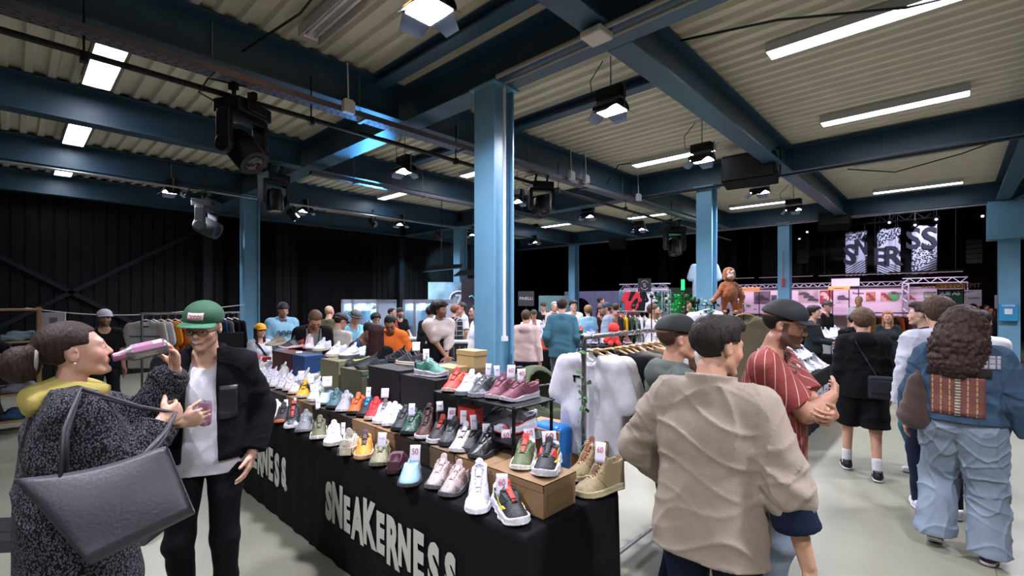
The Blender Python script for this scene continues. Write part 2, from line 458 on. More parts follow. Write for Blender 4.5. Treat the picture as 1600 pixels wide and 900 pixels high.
def sdf_obj(name, f, lo, hi, h, m, parent=None, vcol=None, smooth=True):
    v, q = sdf_mesh(f, lo, hi, h)
    me = bpy.data.meshes.new(name)
    me.vertices.add(len(v)); me.vertices.foreach_set('co', v.astype(F32).ravel())
    me.loops.add(4*len(q)); me.loops.foreach_set('vertex_index', q.astype(np.int32).ravel())
    me.polygons.add(len(q)); me.polygons.foreach_set('loop_start', np.arange(0, 4*len(q), 4, dtype=np.int32))
    me.update(calc_edges=True); me.validate()
    if smooth: me.polygons.foreach_set('use_smooth', [True]*len(me.polygons))
    me.materials.append(m)
    if vcol is not None:
        c = vcol(v); ca = me.color_attributes.new('Col', 'FLOAT_COLOR', 'POINT')
        ca.data.foreach_set('color', np.concatenate([c, np.ones((len(c), 1))], 1).astype(F32).ravel())
    o = bpy.data.objects.new(name, me); link(o, parent); return o

# ------------------------------------------------------------------ people
def rotm(yaw=0., pitch=0., roll=0.):
    """local axes as columns: x right, y forward, z up; yaw left +, pitch up +, roll to the right +"""
    R = Matrix.Rotation(yaw, 3, 'Z') @ Matrix.Rotation(pitch, 3, 'X') @ Matrix.Rotation(roll, 3, 'Y')
    return np.array(R)
def ik(a, t, l1, l2, pole):
    a = np.array(a, float); t = np.array(t, float); d = t-a; L = np.linalg.norm(d); mx = (l1+l2)*.995
    if L > mx: t = a+d/L*mx; d = t-a; L = mx
    L = max(L, abs(l1-l2)+.01)
    u = d/L; c = (l1*l1+L*L-l2*l2)/(2*l1*L); c = max(-1, min(1, c)); sn = math.sqrt(1-c*c)
    p = np.array(pole, float); p = p-u*(p@u); p = p/(np.linalg.norm(p)+1e-9)
    return a+u*l1*c+p*l1*sn, t
def unit(v): v = np.array(v, float); return v/(np.linalg.norm(v)+1e-12)
def hand_prims(wr, d, nrm, side, s, curl=.35, spread=.02, thumb=.5, grip=None, fs=1.0, curls=None):
    """wr wrist, d direction of the hand, nrm palm normal (where fingers curl to), side +1: thumb on cross(d,nrm) side"""
    d = unit(d); n = unit(np.array(nrm)-d*(np.array(nrm)@d)); x = np.cross(d, n)*side
    P = []
    pal = wr+d*.048*s
    P.append((ell(pal+n*.002*s, (.042*s, .05*s, .0165*s), np.stack([x, d, n], 1)), .012))
    lens = [(.040, .025, .02), (.044, .028, .021), (.041, .026, .02), (.032, .02, .018)]; pts = {}
    for i in range(4):
        off = (.031-.0205*i)*s; b = wr+d*(.086-.004*abs(i-1)-(.006 if i == 3 else 0))*s+x*off
        P.append((cone(wr+d*.03*s+x*off*.7, b, .0125*s, .0105*s*fs), .008))
        dd = unit(d+x*spread*(1.5-i)); ang = 0; a = b; r = .0096*s*fs*(1 if i < 3 else .85)
        for j, l in enumerate(lens[i]):
            cu = curls[i] if curls else curl
            ang += cu*(1.0 if j == 0 else 1.15 if j == 1 else .7)
            v = dd*math.cos(ang)+n*math.sin(ang); e = a+v*l*s
            P.append((cone(a, e, r, r*.9), .0035)); a = e; r *= .92
        pts[i] = a
    tb = wr+d*.026*s+x*.026*s; t1 = unit(d*.55+x*.75+n*thumb*.6); t2 = unit(d*.85+x*.35+n*thumb)
    p1 = tb+t1*.036*s; p2 = p1+t2*.032*s; p3 = p2+unit(t2+n*.25*thumb)*.025*s
    P += [(cone(tb, p1, .0155*s, .0125*s*fs), .012), (cone(p1, p2, .012*s*fs, .0105*s*fs), .004), (cone(p2, p3, .0105*s*fs, .009*s*fs), .003)]
    return P
SKINS = {}
def skin_mat(tone):
    return mat('skin_'+tone.strip('#'), tone, .5, bump=.06, bscale=150, vcol=True, noise=.04, nscale=25)
def build_head(c, R, s, fem=False, ears=True, nose=1.0):
    """head primitives around centre c; s scales a 0.235 m head"""
    T = lambda x, y, z: c + R@(np.array([x, y, z])*s)
    E = lambda x, y, z, a, b, d: ell(T(x, y, z), (a*s, b*s, d*s), R)
    Q = lambda p, q, ra, rb: cone(T(*p), T(*q), ra*s, rb*s)
    P = [(E(0, -.018, .042, .076, .094, .080), .03), (E(0, .022, -.012, .063, .074, .082), .03)]
    jw = .046 if not fem else .04
    for q in (-1, 1):
        P += [(Q((q*jw, .005, -.058), (q*.016, .068, -.094), .02, .015), .03), (E(q*.04, .062, -.022, .022, .022, .022), .025)]
    P += [(Q((-.035, .079, .026), (.035, .079, .026), .011, .011), .02),
          (Q((0, .088, .02), (0, .108*nose, -.018), .0075, .0105), .012), (E(0, .1*nose+.008, -.024, .0115, .012, .0095), .006),
          (E(-.012, .096, -.028, .008, .009, .007), .006), (E(.012, .096, -.028, .008, .009, .007), .006),
          (E(0, .084, -.055, .03, .014, .022), .012), (E(0, .09, -.094, .017, .014, .014), .016)]
    f = U(P)
    sock = U([E(-.031, .1, .004, .017, .017, .0125), E(.031, .1, .004, .017, .017, .0125)], 0)
    f = SUB(f, sock, .012)
    lips = U([E(0, .0975, -.0515, .021, .0085, .0052), E(0, .095, -.0605, .0185, .0085, .006)], 0)
    f2 = U([f, (lips, .004), (E(-.031, .078, .003, .0155, .0145, .0155), .003), (E(.031, .078, .003, .0155, .0145, .0155), .003)])
    mouth = E(0, .105, -.0562, .019, .009, .0013); f2 = SUB(f2, mouth, .002)
    if ears:
        er = []
        for q in (-1, 1):
            Re = R@np.array(Matrix.Rotation(q*-.35, 3, 'Z'))
            er.append((SUB(ell(T(q*.077, -.012, -.002), (.011*s, .019*s, .031*s), Re), ell(T(q*.092, -.006, .002), (.012*s, .012*s, .021*s), Re), .004), .006))
        f2 = U([f2]+er)
    return f2, T
class Fig:
    pass
def person(label, px=None, d=None, top=None, heading=0., xy=None, H=None, tone='#b98a6c', fem=False, h=.014, hh=None,
           lean=0., side=0., twist=0., head=(0, 0, 0), arms=None, feet=None, stance=.10, build_=1.0, belly=0.,
           top_=None, outer=None, legs=None, shoes=None, hair=None, cap=None, glasses=None, beard=None, face=True,
           group=None, smile=False, lipc=None, kind='person', hem=None, extras=None, hand_fs=1.0, dz=0.0):
    if xy is None: xy = at(px, d)
    if H is None: H = zat(top, d)-dz
    if cap: H -= .022
    elif hair and hair[0] in ('curly', 'afro', 'mop'): H -= .025
    s = H/1.78; fig = Fig(); fig.s = s; fig.H = H
    t = thing('person', label, 'person', (xy[0], xy[1], dz), heading-PI/2, group); fig.root = t
    R0 = rotm(0, -lean, side); Z = lambda z: np.array([0, 0, z*H])
    piv = Z(.52); sp = lambda x, y, z: piv + R0@(np.array([x*s, y*s, z*H-.52*H]))
    tw = np.array(Matrix.Rotation(twist, 3, 'Z')); sp2 = lambda x, y, z: piv + R0@(tw@np.array([x*s, y*s, 0])+np.array([0, 0, z*H-.52*H]))
    bw = build_
    sh = {q: sp2(q*.168*bw*(.9 if fem else 1), -.01, .803) for q in (-1, 1)}
    neck0 = sp2(0, -.02, .83); 
    RH = R0@tw@rotm(*head); hc = sp2(0, .012, .875) + RH@np.array([0, .015, .055*H/1.0])*1.0
    hc = sp2(0, .0, .862) + RH@(np.array([0, .018, .115])*s)
    hips = {q: np.array([q*.092*s, 0, .52*H]) for q in (-1, 1)}
    feet = feet or {}
    ank = {}; knee = {}; fdir = {}
    for q in (-1, 1):
        fx, fy, fz, fa = feet.get(q, (q*stance, 0, 0, q*-.12))[:4]
        a = np.array([fx*s, fy*s-.03, .085*s+fz]); k, a2 = ik(hips[q], a, .247*H, .238*H, (q*.12, 1, 0)); ank[q] = a2; knee[q] = k
        fdir[q] = np.array([-math.sin(fa), math.cos(fa), 0])
    arms = arms or {}
    el = {}; wr = {}; hd = {}; hn = {}; hp = {}
    for q in (-1, 1):
        A = dict(t=(q*.235*bw, .03, .485), pole=(q*.3, -1, -.1), dir=None, n=(-q, .3, 0), curl=.3, thumb=.35)
        A.update(arms.get(q, {}))
        tt = np.array([A['t'][0]*s, A['t'][1]*s, A['t'][2]*H])
        if A.get('world'): tt = A['world']
        e, w1 = ik(sh[q], tt, .168*H, .148*H, A['pole']); el[q] = e; wr[q] = w1
        hd[q] = unit(A['dir']) if A['dir'] is not None else unit(w1-e); hn[q] = A['n']; hp[q] = A
    fig.sh, fig.el, fig.wr, fig.hc, fig.RH, fig.sp, fig.sp2, fig.ank, fig.knee, fig.hips, fig.hd = sh, el, wr, hc, RH, sp, sp2, ank, knee, hips, hd
    X3 = R0@tw@np.array([1., 0, 0]); Y3 = R0@tw@np.array([0, 1., 0])
    # --- torso, shared by body and clothes
    def torso(o, zlo=None, bl=belly):
        P = [cone(sp(-.055, 0, .535), sp(.055, 0, .535), .118*s*bw+o, .118*s*bw+o, Y3, .92),
             cone(sp(-.05*bw, .0, .61), sp(.05*bw, .0, .61), (.098*bw+bl)*s+o, (.098*bw+bl)*s+o, Y3, .95),
             cone(sp2(-.075*bw, -.005, .70), sp2(.075*bw, -.005, .70), .108*s*bw+o, .108*s*bw+o, Y3, .95),
             cone(sp2(-.088*bw, -.01, .76), sp2(.088*bw, -.01, .76), .080*s*bw+o, .080*s*bw+o, Y3, 1.0)]
        P = [(p, .07) for p in P]
        for q in (-1, 1): P.append((cone(sp2(q*.03, -.025, .826), sh[q], .045*s+o*.7, .047*s*bw+o), .05))
        if fem:
            for q in (-1, 1): P.append((ell(sp2(q*.075, .085, .715), (.06*s+o, .055*s+o, .06*s+o)), .04))
        if bl > 0: P.append((ell(sp(0, .06, .60), ((.11+bl)*s+o, (.07+bl)*s+o, .12*s+o)), .06))
        return P
    def arm(q, o, upto=1.0, rs=1.0):
        a, e, w1 = sh[q], el[q], wr[q]; P = [(cone(a, e, .048*s*bw*rs+o, .039*s*bw*rs+o), .03)]
        if upto > .5:
            w2 = e+(w1-e)*min(1, (upto-.5)*2)
            P.append((cone(e, w2, .04*s*bw*rs+o, (.04-.013*min(1, (upto-.5)*2))*s*rs+o), .02))
        return P
    def leg(q, o, rs=1.0):
        return [(cone(hips[q], knee[q], .085*s*bw*rs+o, .054*s*rs+o), .04), (cone(knee[q], ank[q], .054*s*rs+o, .036*s*rs+o), .02)]
    # --- body
    P = torso(0)
    for q in (-1, 1): P += arm(q, 0); P += leg(q, 0); P.append((ell(ank[q]+fdir[q]*.04*s-np.array([0, 0, .04*s]), (.035*s, .035*s, .03*s)), .02))
    P.append((cone(neck0, sp2(0, 0, .862)+RH@(np.array([0, 0, .03])*s), (.052 if fem else .060)*s, (.048 if fem else .056)*s), .03))
    hf, T = build_head(hc, RH, s, fem); fig.T = T
    body = U(P)
    full = U([body, (hf, .015)])
    hs = []
    for q in (-1, 1):
        A = hp[q]
        if A.get('hide'): continue
        hs += hand_prims(wr[q], hd[q], hn[q], A.get('thumbside', q), s, A['curl'], thumb=A['thumb'], fs=hand_fs if h < .009 else max(1.25, hand_fs), curls=A.get('curls'))
    if hs:
        hu = U(hs); full = (lambda a, b: (lambda P_: smin(a(P_), b(P_), .012)))(full, hu)
    rad = {}
    lo = np.array([-1.0, -1.0, 0])*1.0; hi = np.array([1.0, 1.0, H+.15])
    allp = np.array([*sh.values(), *el.values(), *wr.values(), *[wr[q]+hd[q]*.2*s for q in (-1, 1)], *ank.values(), hc, *knee.values(), np.zeros(3)])
    lo = allp.min(0)-.27; hi = allp.max(0)+.27; lo[2] = 0; hi[2] = H+.12; fig.lo, fig.hi = lo, hi
    tone_c = np.array(lin(tone)); lc = np.array(lin(lipc)) if lipc else tone_c*np.array([.95, .6, .58])
    hc3 = np.array(hair[1] if hair and not isinstance(hair[1], str) else lin(hair[1]) if hair else (.02, .015, .01))
    def vcol(v):
        c = np.tile(tone_c, (len(v), 1)); L = (v-hc)@RH/s
        m = (np.abs(L[:, 0]) < .022) & (L[:, 1] > .082) & (L[:, 2] < -.047) & (L[:, 2] > -.067); c[m] = lc
        bh = np.exp(-((np.abs(L[:, 0])-.045)**2+(L[:, 2]+.025)**2)/.0006)*(L[:, 1] > .03); c = c*(1+bh[:, None]*np.array([.10, -.08, -.10]))
        if beard:
            bm = (L[:, 1] > .0) & (L[:, 2] < -.035-.35*np.maximum(0, .03-L[:, 1])) & (L[:, 2] > -.125) & (np.linalg.norm(L, axis=1) < .14) & ~m
            bm |= (L[:, 2] < -.03) & (L[:, 2] > -.046) & (L[:, 1] > .07) & (np.abs(L[:, 0]) < .03)
            bm |= (np.abs(L[:, 0]) > .055) & (L[:, 1] > -.0) & (L[:, 1] < .03) & (L[:, 2] < .02) & (L[:, 2] > -.12)
            c[bm] = c[bm]*(1-beard)+hc3*beard
        return c
    sdf_obj('body', full, lo, hi, h, skin_mat(tone), t, vcol)
    if face and h < .011:
        for q in (-1, 1):
            ev = MB(); ev.lathe([(0.0001, -.0122), (.007, -.0105), (.0118, -.004), (.0122, 0), (.0108, .0055), (.0072, .0098), (.0001, .0122)], 16)
            ev.M = None; ps = Matrix(RH.tolist()).to_4x4() @ Matrix.Rotation(-PI/2, 4, 'X'); ps.translation = Vector(T(q*.031, .0815, .002))
            eo = ev.build('eyeball', mat('eye_white', '#cfcac4', .25), t, smooth=True); eo.data.transform(Matrix.Scale(s, 4)); eo.data.transform(ps)
            b2 = MB(); b2.lathe([(.0001, .0133), (.0052, .0128), (.0056, .0105)], 14); io = b2.build('iris', mat('dark_iris', '#1a120c', .15), t, smooth=True); io.data.transform(Matrix.Scale(s, 4)); io.data.transform(ps)
            bb = MB(); bb.tube([tuple(T(q*x, y, z)) for x, y, z in ((.014, .0915, .0245), (.03, .0905, .029), (.048, .078, .0255))], [.002*s, .003*s, .0016*s], 6)
            bb.build('eyebrow', mat('brow_%02x' % int(hc3[0]*999), tuple(hc3*.8), .8), t, smooth=True)
    elif face:
        for q in (-1, 1):
            bb = MB(); bb.tube([tuple(T(q*x, y, z)) for x, y, z in ((.014, .096, .0245), (.03, .094, .028), (.048, .082, .0245))], .004*s, 5); bb.rod(tuple(T(q*.022, .094, .004)), tuple(T(q*.04, .09, .004)), .004*s, 6)
            bb.build('eyebrow', mat('brow_%02x' % int(hc3[0]*999), tuple(hc3*.8), .8), t)
    # --- hair
    hh = hh or h*.85
    def head_bounds(r=.2, dn=.0): return hc-np.array([r, r, r+dn])*s, hc+np.array([r, r, r])*s
    if hair and hair[0] != 'bald':
        style, hcol = hair[0], hair[1]; hm = mat('hair_%s_%s' % (style, str(hcol).strip('#')), hcol, .62, noise=.5, nscale=110, bump=.5, bscale=150, stretch=(1, 1, .3), spec=.25)
        grow = {'short': .010, 'fade': .007, 'crop': .004, 'mop': .022, 'long': .016, 'bun': .007, 'curly': .035, 'afro': .045, 'quiff': .009, 'bob': .02, 'pony': .009}.get(style, .012)
        skull = ell(T(0, -.018, .042), tuple((np.array([.076, .094, .080])+grow)*s), RH)
        cr = U([skull])
        nA = unit(RH@np.array([0, -.62, .62])); 
        def keep(P_, yz=None):
            L = (P_-hc.astype(F32))@RH.astype(F32)/s
            x, y, z = L[:, 0], L[:, 1], L[:, 2]
            face_ = np.minimum(y-.045-.25*np.maximum(z-.05, 0), .075-z)       # >0 inside the face window
            side_ = np.minimum(y+.012, .03-z) if style not in ('long', 'curly', 'bob', 'afro', 'mop') else np.minimum(y-.03, .04-z)
            nape = (-.075-z) if style not in ('long', 'curly', 'bob') else (-.2-z)
            ear_ = np.minimum(np.minimum(y+.035, .02-z), np.abs(x)-.055) if style not in ('long', 'curly', 'bob') else face_
            if cap: nape = np.maximum(nape, z-.045)
            return np.maximum.reduce([face_, side_, nape, ear_])*s
        amp = {'curly': .010, 'afro': .008, 'mop': .006, 'quiff': .005, 'short': .003, 'long': .004}.get(style, .0015)
        fr = {'curly': 95, 'afro': 140, 'mop': 80}.get(style, 110)
        base = [cr]
        if style in ('long', 'curly', 'bob', 'pony', 'bun', 'mop', 'afro', 'quiff', 'short', 'fade', 'crop'):
            if style == 'mop': base += [(ell(T(0, .055, .085), (.07*s, .05*s, .04*s), RH), .03), (ell(T(0, -.03, .07), (.088*s, .09*s, .07*s), RH), .03)]
            if style == 'quiff': base += [(ell(T(0, .05, .098), (.06*s, .05*s, .035*s), RH), .03)]
            if style == 'afro': base += [(ell(T(0, -.01, .06), (.115*s, .12*s, .10*s), RH), .03)]
        cell = {'curly': (.012, 38, 1.), 'afro': (.013, 45, 1.), 'mop': (.011, 34, .7), 'quiff': (.008, 40, .45), 'short': (.004, 60, .5), 'fade': (.002, 90, 1.), 'long': (.005, 55, .15), 'bob': (.005, 55, .15), 'bun': (.0025, 70, .5)}.get(style, (.0015, 90, 1.))
        hair_core = INT(CELL(U(base), cell[0]*s*1.1, cell[1]/s, 1.3, cell[2]), keep)
        parts = [hair_core]
        ext = []
        if style in ('long',):
            ext = [cone(T(0, -.07, .03), T(0, -.085, -.2)-np.array([0, 0, .02]), .085*s, .075*s, RH[:, 1], .6), cone(T(.06, -.03, 0), T(.07, .01, -.2), .03*s, .025*s), cone(T(-.06, -.03, 0), T(-.07, .01, -.2), .03*s, .025*s)]
        if style == 'curly':
            ext = [ell(T(0, -.06, -.0), (.115*s, .105*s, .11*s), RH), ell(T(0, -.135, -.12), (.145*s, .09*s, .12*s), RH), ell(T(.0, -.165, -.25), (.135*s, .06*s, .10*s), RH), ell(T(-.01, -.02, .065), (.09*s, .10*s, .08*s), RH), cone(T(.09, -.02, 0), T(.12, -.09, -.2), .045*s, .045*s), cone(T(-.09, -.02, 0), T(-.12, -.09, -.2), .045*s, .045*s)]
        if style == 'bun': ext = [ell(T(0, -.158, -.02), (.062*s, .055*s, .06*s), RH), ell(T(.01, -.15, .02), (.04*s, .04*s, .035*s), RH)]
        if style == 'pony': ext = [cone(T(0, -.11, .05), T(0, -.15, -.12), .03*s, .02*s)]
        if ext:
            e2 = CELL(U(ext, .03), (.028 if style == 'curly' else .006)*s, (30 if style == 'curly' else 60)/s, .7, zs=.75 if style == 'curly' else .12)
            parts.append((e2, .02))
        hfun = U(parts, .015)
        lo2, hi2 = head_bounds(.28, .16)
        sdf_obj('hair', hfun, lo2, hi2, hh, hm, t)
    # --- caps
    if cap:
        kind_, ccol = cap[0], cap[1]; cm = mat('cap_%s' % ccol.strip('#'), ccol, .75, bump=.2, bscale=200)
        back = kind_.endswith('_back'); sg = -1 if back else 1
        dome = ell(T(0, -.018, .040), tuple((np.array([.076, .094, .080])+(.018 if 'beanie' not in kind_ else .017))*s), RH)
        if kind_ in ('cap', 'cap_back'): dome = U([dome, (ell(T(0, .002, .072), (.086*s, .100*s, .074*s), RH), .03)])
        if 'beanie' in kind_:
            dome = U([dome, ell(T(0, -.03, .075), (.075*s, .085*s, .072*s), RH)], .03)
            df = CUT(FOLD(dome, .0012*s, 60/s), T(0, 0, .035), RH@np.array([0, .12, -1]))
            if kind_ == 'beanie_low': df = CUT(dome, T(0, -.02, .012), RH@np.array([0, .22, -1]))
        else: df = CUT(dome, T(0, 0, .046), RH@np.array([0, sg*-.12 if not back else .1, -1]))
        if kind_ == 'bucket':
            df = U([df, INT(SUB(ell(T(0, -.015, .03), (.135*s, .15*s, .05*s), RH), ell(T(0, -.015, .015), (.13*s, .145*s, .05*s), RH)), lambda P_: ((P_-T(0, 0, .045).astype(F32))@RH[:, 2].astype(F32)))], .01)
        sdf_obj('cap_crown', df, *head_bounds(.19), hh*.8, cm, t)
        if kind_ in ('cap', 'cap_back'):
            bm = mat('cap_%s' % (cap[2] if len(cap) > 2 else ccol).strip('#'), cap[2] if len(cap) > 2 else ccol, .75, bump=.2, bscale=200)
            b = MB(); 
            def fn(u, v):
                a = (u-.5)*2*1.12; r = v*.075*(1-.28*abs(a)**2.2/1.3)
                x = math.sin(a)*(.083+r*.35); y = -.012+math.cos(a)*.1+r; z = .052-.10*r-.9*x*x*(1+v)
                return tuple(T(x, sg*y if not back else -y-.03, z))
            b.grid(fn, 15, 7); b.build('cap_brim', bm, t, smooth=True, solid=.004)
            bt = MB(); bt.lathe([(.0001, .004), (.006, .003), (.007, 0)], 10, c=tuple(T(0, -.018, .14)))
            bt.build('cap_button', cm, t)
    if glasses:
        gm = mat('dark_glasses_frame', '#1c1210', .25); g = MB()
        for q in (-1, 1):
            g.tube([tuple(T(q*.033+.024*math.cos(a), .112-.012*abs(q*.033+.024*math.cos(a))/.05, .002+.019*math.sin(a))) for a in [2*PI*i/16 for i in range(16)]], .0018*s, 6, closed=True)
            g.tube([tuple(T(q*.057, .103, .006)), tuple(T(q*.079, .06, .006)), tuple(T(q*.083, -.01, .004))], .002*s, 6)
        g.tube([tuple(T(-.01, .115, .004)), tuple(T(0, .118, .006)), tuple(T(.01, .115, .004))], .0018*s, 6)
        g.build('glasses', gm, t, smooth=True)
        if glasses == 'sun':
            l = MB()
            for q in (-1, 1): l.lathe([(.0001, .001), (.023*s, 0)], 14, c=tuple(T(q*.033, .108, .002)), rot=Matrix(RH.tolist()) @ Matrix.Rotation(-PI/2, 3, 'X'))
            l.build('lens', mat('dark_lens', '#0c0c0e', .1), t)
    fig.torso, fig.arm, fig.leg, fig.t = torso, arm, leg, t
    # --- clothes
    def cloth(name, P, m, amp=.004, fr=24., cuts=(), k=.03, hc_=None, subs=(), extra=(), lo_=None, hi_=None, ff=None):
        f = U(P, k)
        if amp: f = FOLD(f, amp*s, fr, seed=(hash_(label) % 100)/10.)
        for p, n in cuts: f = CUT(f, p, n)
        for sb in subs: f = SUB(f, sb)
        if extra: f = U([f]+list(extra), .012)
        if ff: f = ff(f)
        return sdf_obj(name, f, lo if lo_ is None else lo_, hi if hi_ is None else hi_, hc_ or h, m, t)
    fig.cloth = cloth; fig.R0 = R0
    nk_r = lambda o: cone(sp2(0, .015, .83), sp2(0, .03, .90), (.068+o)*s, (.075+o)*s)
    def garment(g, o, sleeve, hemz, kind2):
        """g: dict(mat, kind...)"""
        P = torso(o+.006)
        cuts = []
        hemz = hemz or .50
        rs = g.get('rs', 1.12)
        # body drape: fuller cylinder down to the hem
        dr = g.get('drape', .02)
        P.append((cone(sp(-.06*bw, 0, .62), sp(-.06*bw, 0, hemz-.03), (.105*bw+dr*.5)*s+o, (.11*bw+dr)*s+o, Y3, .95), .05))
        P.append((cone(sp(.06*bw, 0, .62), sp(.06*bw, 0, hemz-.03), (.105*bw+dr*.5)*s+o, (.11*bw+dr)*s+o, Y3, .95), .05))
        f = FOLD(U(P, .05), g.get('amp', .004)*s, g.get('fr', 22.), seed=(hash_(label) % 100)/10.)
        if g.get('crease'): f = CREASE(f, g['crease']*s, g.get('cfr', 30.), (hash_(label) % 50)/10.)
        f = CUT(f, sp(0, 0, hemz), R0@np.array([0, 0, -1.]))
        slv = []
        for q in (-1, 1):
            if sleeve == 'none': continue
            if sleeve == 'short':
                e = sh[q]+(el[q]-sh[q])*.85; a = cone(sh[q]+X3*(-q)*.02, e, .05*s*bw*rs+o, (.055*rs)*s*(.8 if outer else 1)+o+.004); a = CUT(FOLD(a, g.get('amp', .004)*s*.8, 26., 2.2), e-(el[q]-sh[q])*.07, unit(el[q]-sh[q]))
            else:
                up = g.get('push', {}).get(q, .93) if isinstance(g.get('push'), dict) else g.get('push', .93)
                w2 = el[q]+(wr[q]-el[q])*up
                a = U([cone(sh[q], el[q], .048*s*bw*rs+o, .044*s*bw*rs+o), (cone(el[q], w2, .044*s*bw*rs+o, .031*s*rs+o+.006), .02)], .02)
                a = FOLD(a, g.get('amp', .004)*s*1.1, 34., 1.1+q)
                if g.get('crease'): a = CREASE(a, g['crease']*s*.9, 42., 2.+q)
                a = CUT(a, w2, unit(wr[q]-el[q]))
            slv.append((a, .025))
        f = U([f]+slv)
        f = SUB(f, nk_r(.0 if kind2 != 'tee' else .004), .01)
        ex = []
        if kind2 in ('collar',):
            cax = unit(sp2(0, .0, .88)-sp2(0, -.015, .82)); cp = sp2(0, -.012, .822).astype(F32); R_ = (.080)*s
            def col(P_):
                v = P_-cp; z = v@cax.astype(F32); rr = np.sqrt(np.maximum((v*v).sum(1)-z*z, 0))
                return np.maximum(np.maximum(np.abs(rr-R_-.12*z)-.010, z-.075*s), -z)
            if 'open' in g:
                pass
            ex.append((col, .008))
        if kind2 == 'hood':
            ex.append((ell(sp2(0, -.10, .815), (.12*s, .06*s, .075*s)), .03)); ex.append((SUB(ell(sp2(0, -.03, .845), (.115*s, .11*s, .05*s)), ell(sp2(0, .0, .87), (.085*s, .085*s, .08*s)), .01), .015))
        if kind2 == 'crew':
            pass
        if ex: f = U([f]+ex)
        if g.get('open'):
            wv = g['open']; zc = sp2(0, 0, .8)
            def wedge(P_):
                v = (P_-sp(0, 0, .52).astype(F32))@R0.astype(F32); z = v[:, 2]/H
                ww = wv[0]+(wv[1]-wv[0])*np.clip(z/.3, 0, 1)
                x_ = v[:, 0]-g.get('openx', 0)
                return -np.maximum(np.abs(x_)-ww, .02-v[:, 1])
            f = (lambda a: (lambda P_: np.maximum(a(P_), wedge(P_))))(f)
        return sdf_obj(g.get('name', 'shirt'), f, lo, hi, g.get('h', h), g['mat'], t)
    if legs:
        g = legs; rs = g.get('rs', 1.0); o = .010; lm = g['mat']; P = [(p, .05) for p, _ in torso(o)[:1]]
        P.append((cone(sp(-.05*bw, 0, .56), sp(.05*bw, 0, .56), .112*s*bw+o, .112*s*bw+o, Y3, .95), .04))
        cuts = []
        fs = []
        core = FOLD(U(P), .003*s, 26.)
        core = CUT(core, sp(0, 0, g.get('waist', .555)), R0@np.array([0, 0, 1.]))
        for q in (-1, 1):
            fl = g.get('flare', 0.)
            kn = knee[q]; an = ank[q]-np.array([0, 0, .02*s])
            if g.get('short'):
                e = hips[q]+(kn-hips[q])*g['short']; a = cone(hips[q], e, .088*s*bw*rs+o, (.078*rs)*s+o+.012); a = CUT(FOLD(a, .005*s, 22, q), e, unit(kn-hips[q]))
            else:
                a = U([cone(hips[q], kn, .088*s*bw*rs+o, (.060*rs+fl*.5)*s+o), (cone(kn, an, (.060*rs+fl*.5)*s+o, (.044*rs+fl)*s+o), .03)])
                a = FOLD(a, g.get('amp', .005)*s, 26., 1.7*q+.3, zs=.8)
                if g.get('crease'): a = CREASE(a, g['crease']*s, 34., 4.+q)
                a = CUT(a, an+np.array([0, 0, .005]), np.array([0, 0, -1.]))
            fs.append((a, .02))
        sdf_obj(g.get('name', 'trousers'), U([core]+fs), lo, hi, g.get('h', h), lm, t)
    if top_: garment(top_, top_.get('off', .008), top_.get('sleeve', 'short'), top_.get('hem', hem), top_.get('kind', 'tee'))
    if outer: garment(dict(outer, name=outer.get('name', 'jacket')), outer.get('off', .024), outer.get('sleeve', 'long'), outer.get('hem', .49), outer.get('kind', 'collar'))
    if shoes:
        for q in (-1, 1):
            a = ank[q].copy(); dr = fdir[q]; pt = feet.get(q, (0, 0, 0, 0)); tilt = pt[4] if len(pt) > 4 else 0.
            z0 = a[2]-.085*s; ctr = np.array([a[0], a[1], z0]); 
            X_ = np.array([dr[1], -dr[0], 0]); up_ = np.array([0, 0, 1.])
            D_ = unit(dr*math.cos(tilt)-up_*math.sin(tilt)); U_ = np.cross(X_, D_)
            if tilt: ctr = ctr + D_*0
            C = lambda x, y, z: ctr+X_*x*s+D_*y*s+U_*z*s
            up = U([cone(C(0, -.03, .05), C(0, .02, .05), .042*s, .045*s), (cone(C(0, .03, .045), C(0, .155, .032), .043*s, .034*s, U_, .85), .03), (cone(C(0, -.04, .06), C(0, -.02, shoes.get('hi', .085)), .04*s, .043*s), .02)])
            up = CUT(CUT(up, C(0, 0, .02), -U_), C(0, 0, shoes.get('hi', .085)), U_)
            o = sdf_obj('shoe', up, ctr-.24, ctr+.24, max(.005, h*.6), shoes['mat'], t)
            so = U([cone(C(0, -.035, .016), C(0, .04, .016), .044*s, .046*s, U_, .42), (cone(C(0, .04, .016), C(0, .152, .018), .046*s, .038*s, U_, .42), .02)])
            sdf_obj('sole', CUT(CUT(so, C(0, 0, .0), -U_), C(0, 0, .03), U_), ctr-.24, ctr+.24, max(.005, h*.6), shoes['sole'], o)
            if shoes.get('sock'):
                sdf_obj('sock', cone(a-np.array([0, 0, .03]), a+(knee[q]-a)*.28, .045*s, .047*s), a-.2, a+.3, max(.006, h*.6), shoes['sock'], t)
    return fig
def hash_(s_):
    v = 7
    for c in s_: v = (v*31+ord(c)) % 100003
    return v
def hold_world(fig, p):
    """a point of the figure's local frame in hall coordinates"""
    r = fig.root; a = r.rotation_euler.z; x, y, z = p
    return (r.location.x+x*math.cos(a)-y*math.sin(a), r.location.y+x*math.sin(a)+y*math.cos(a), r.location.z+z)

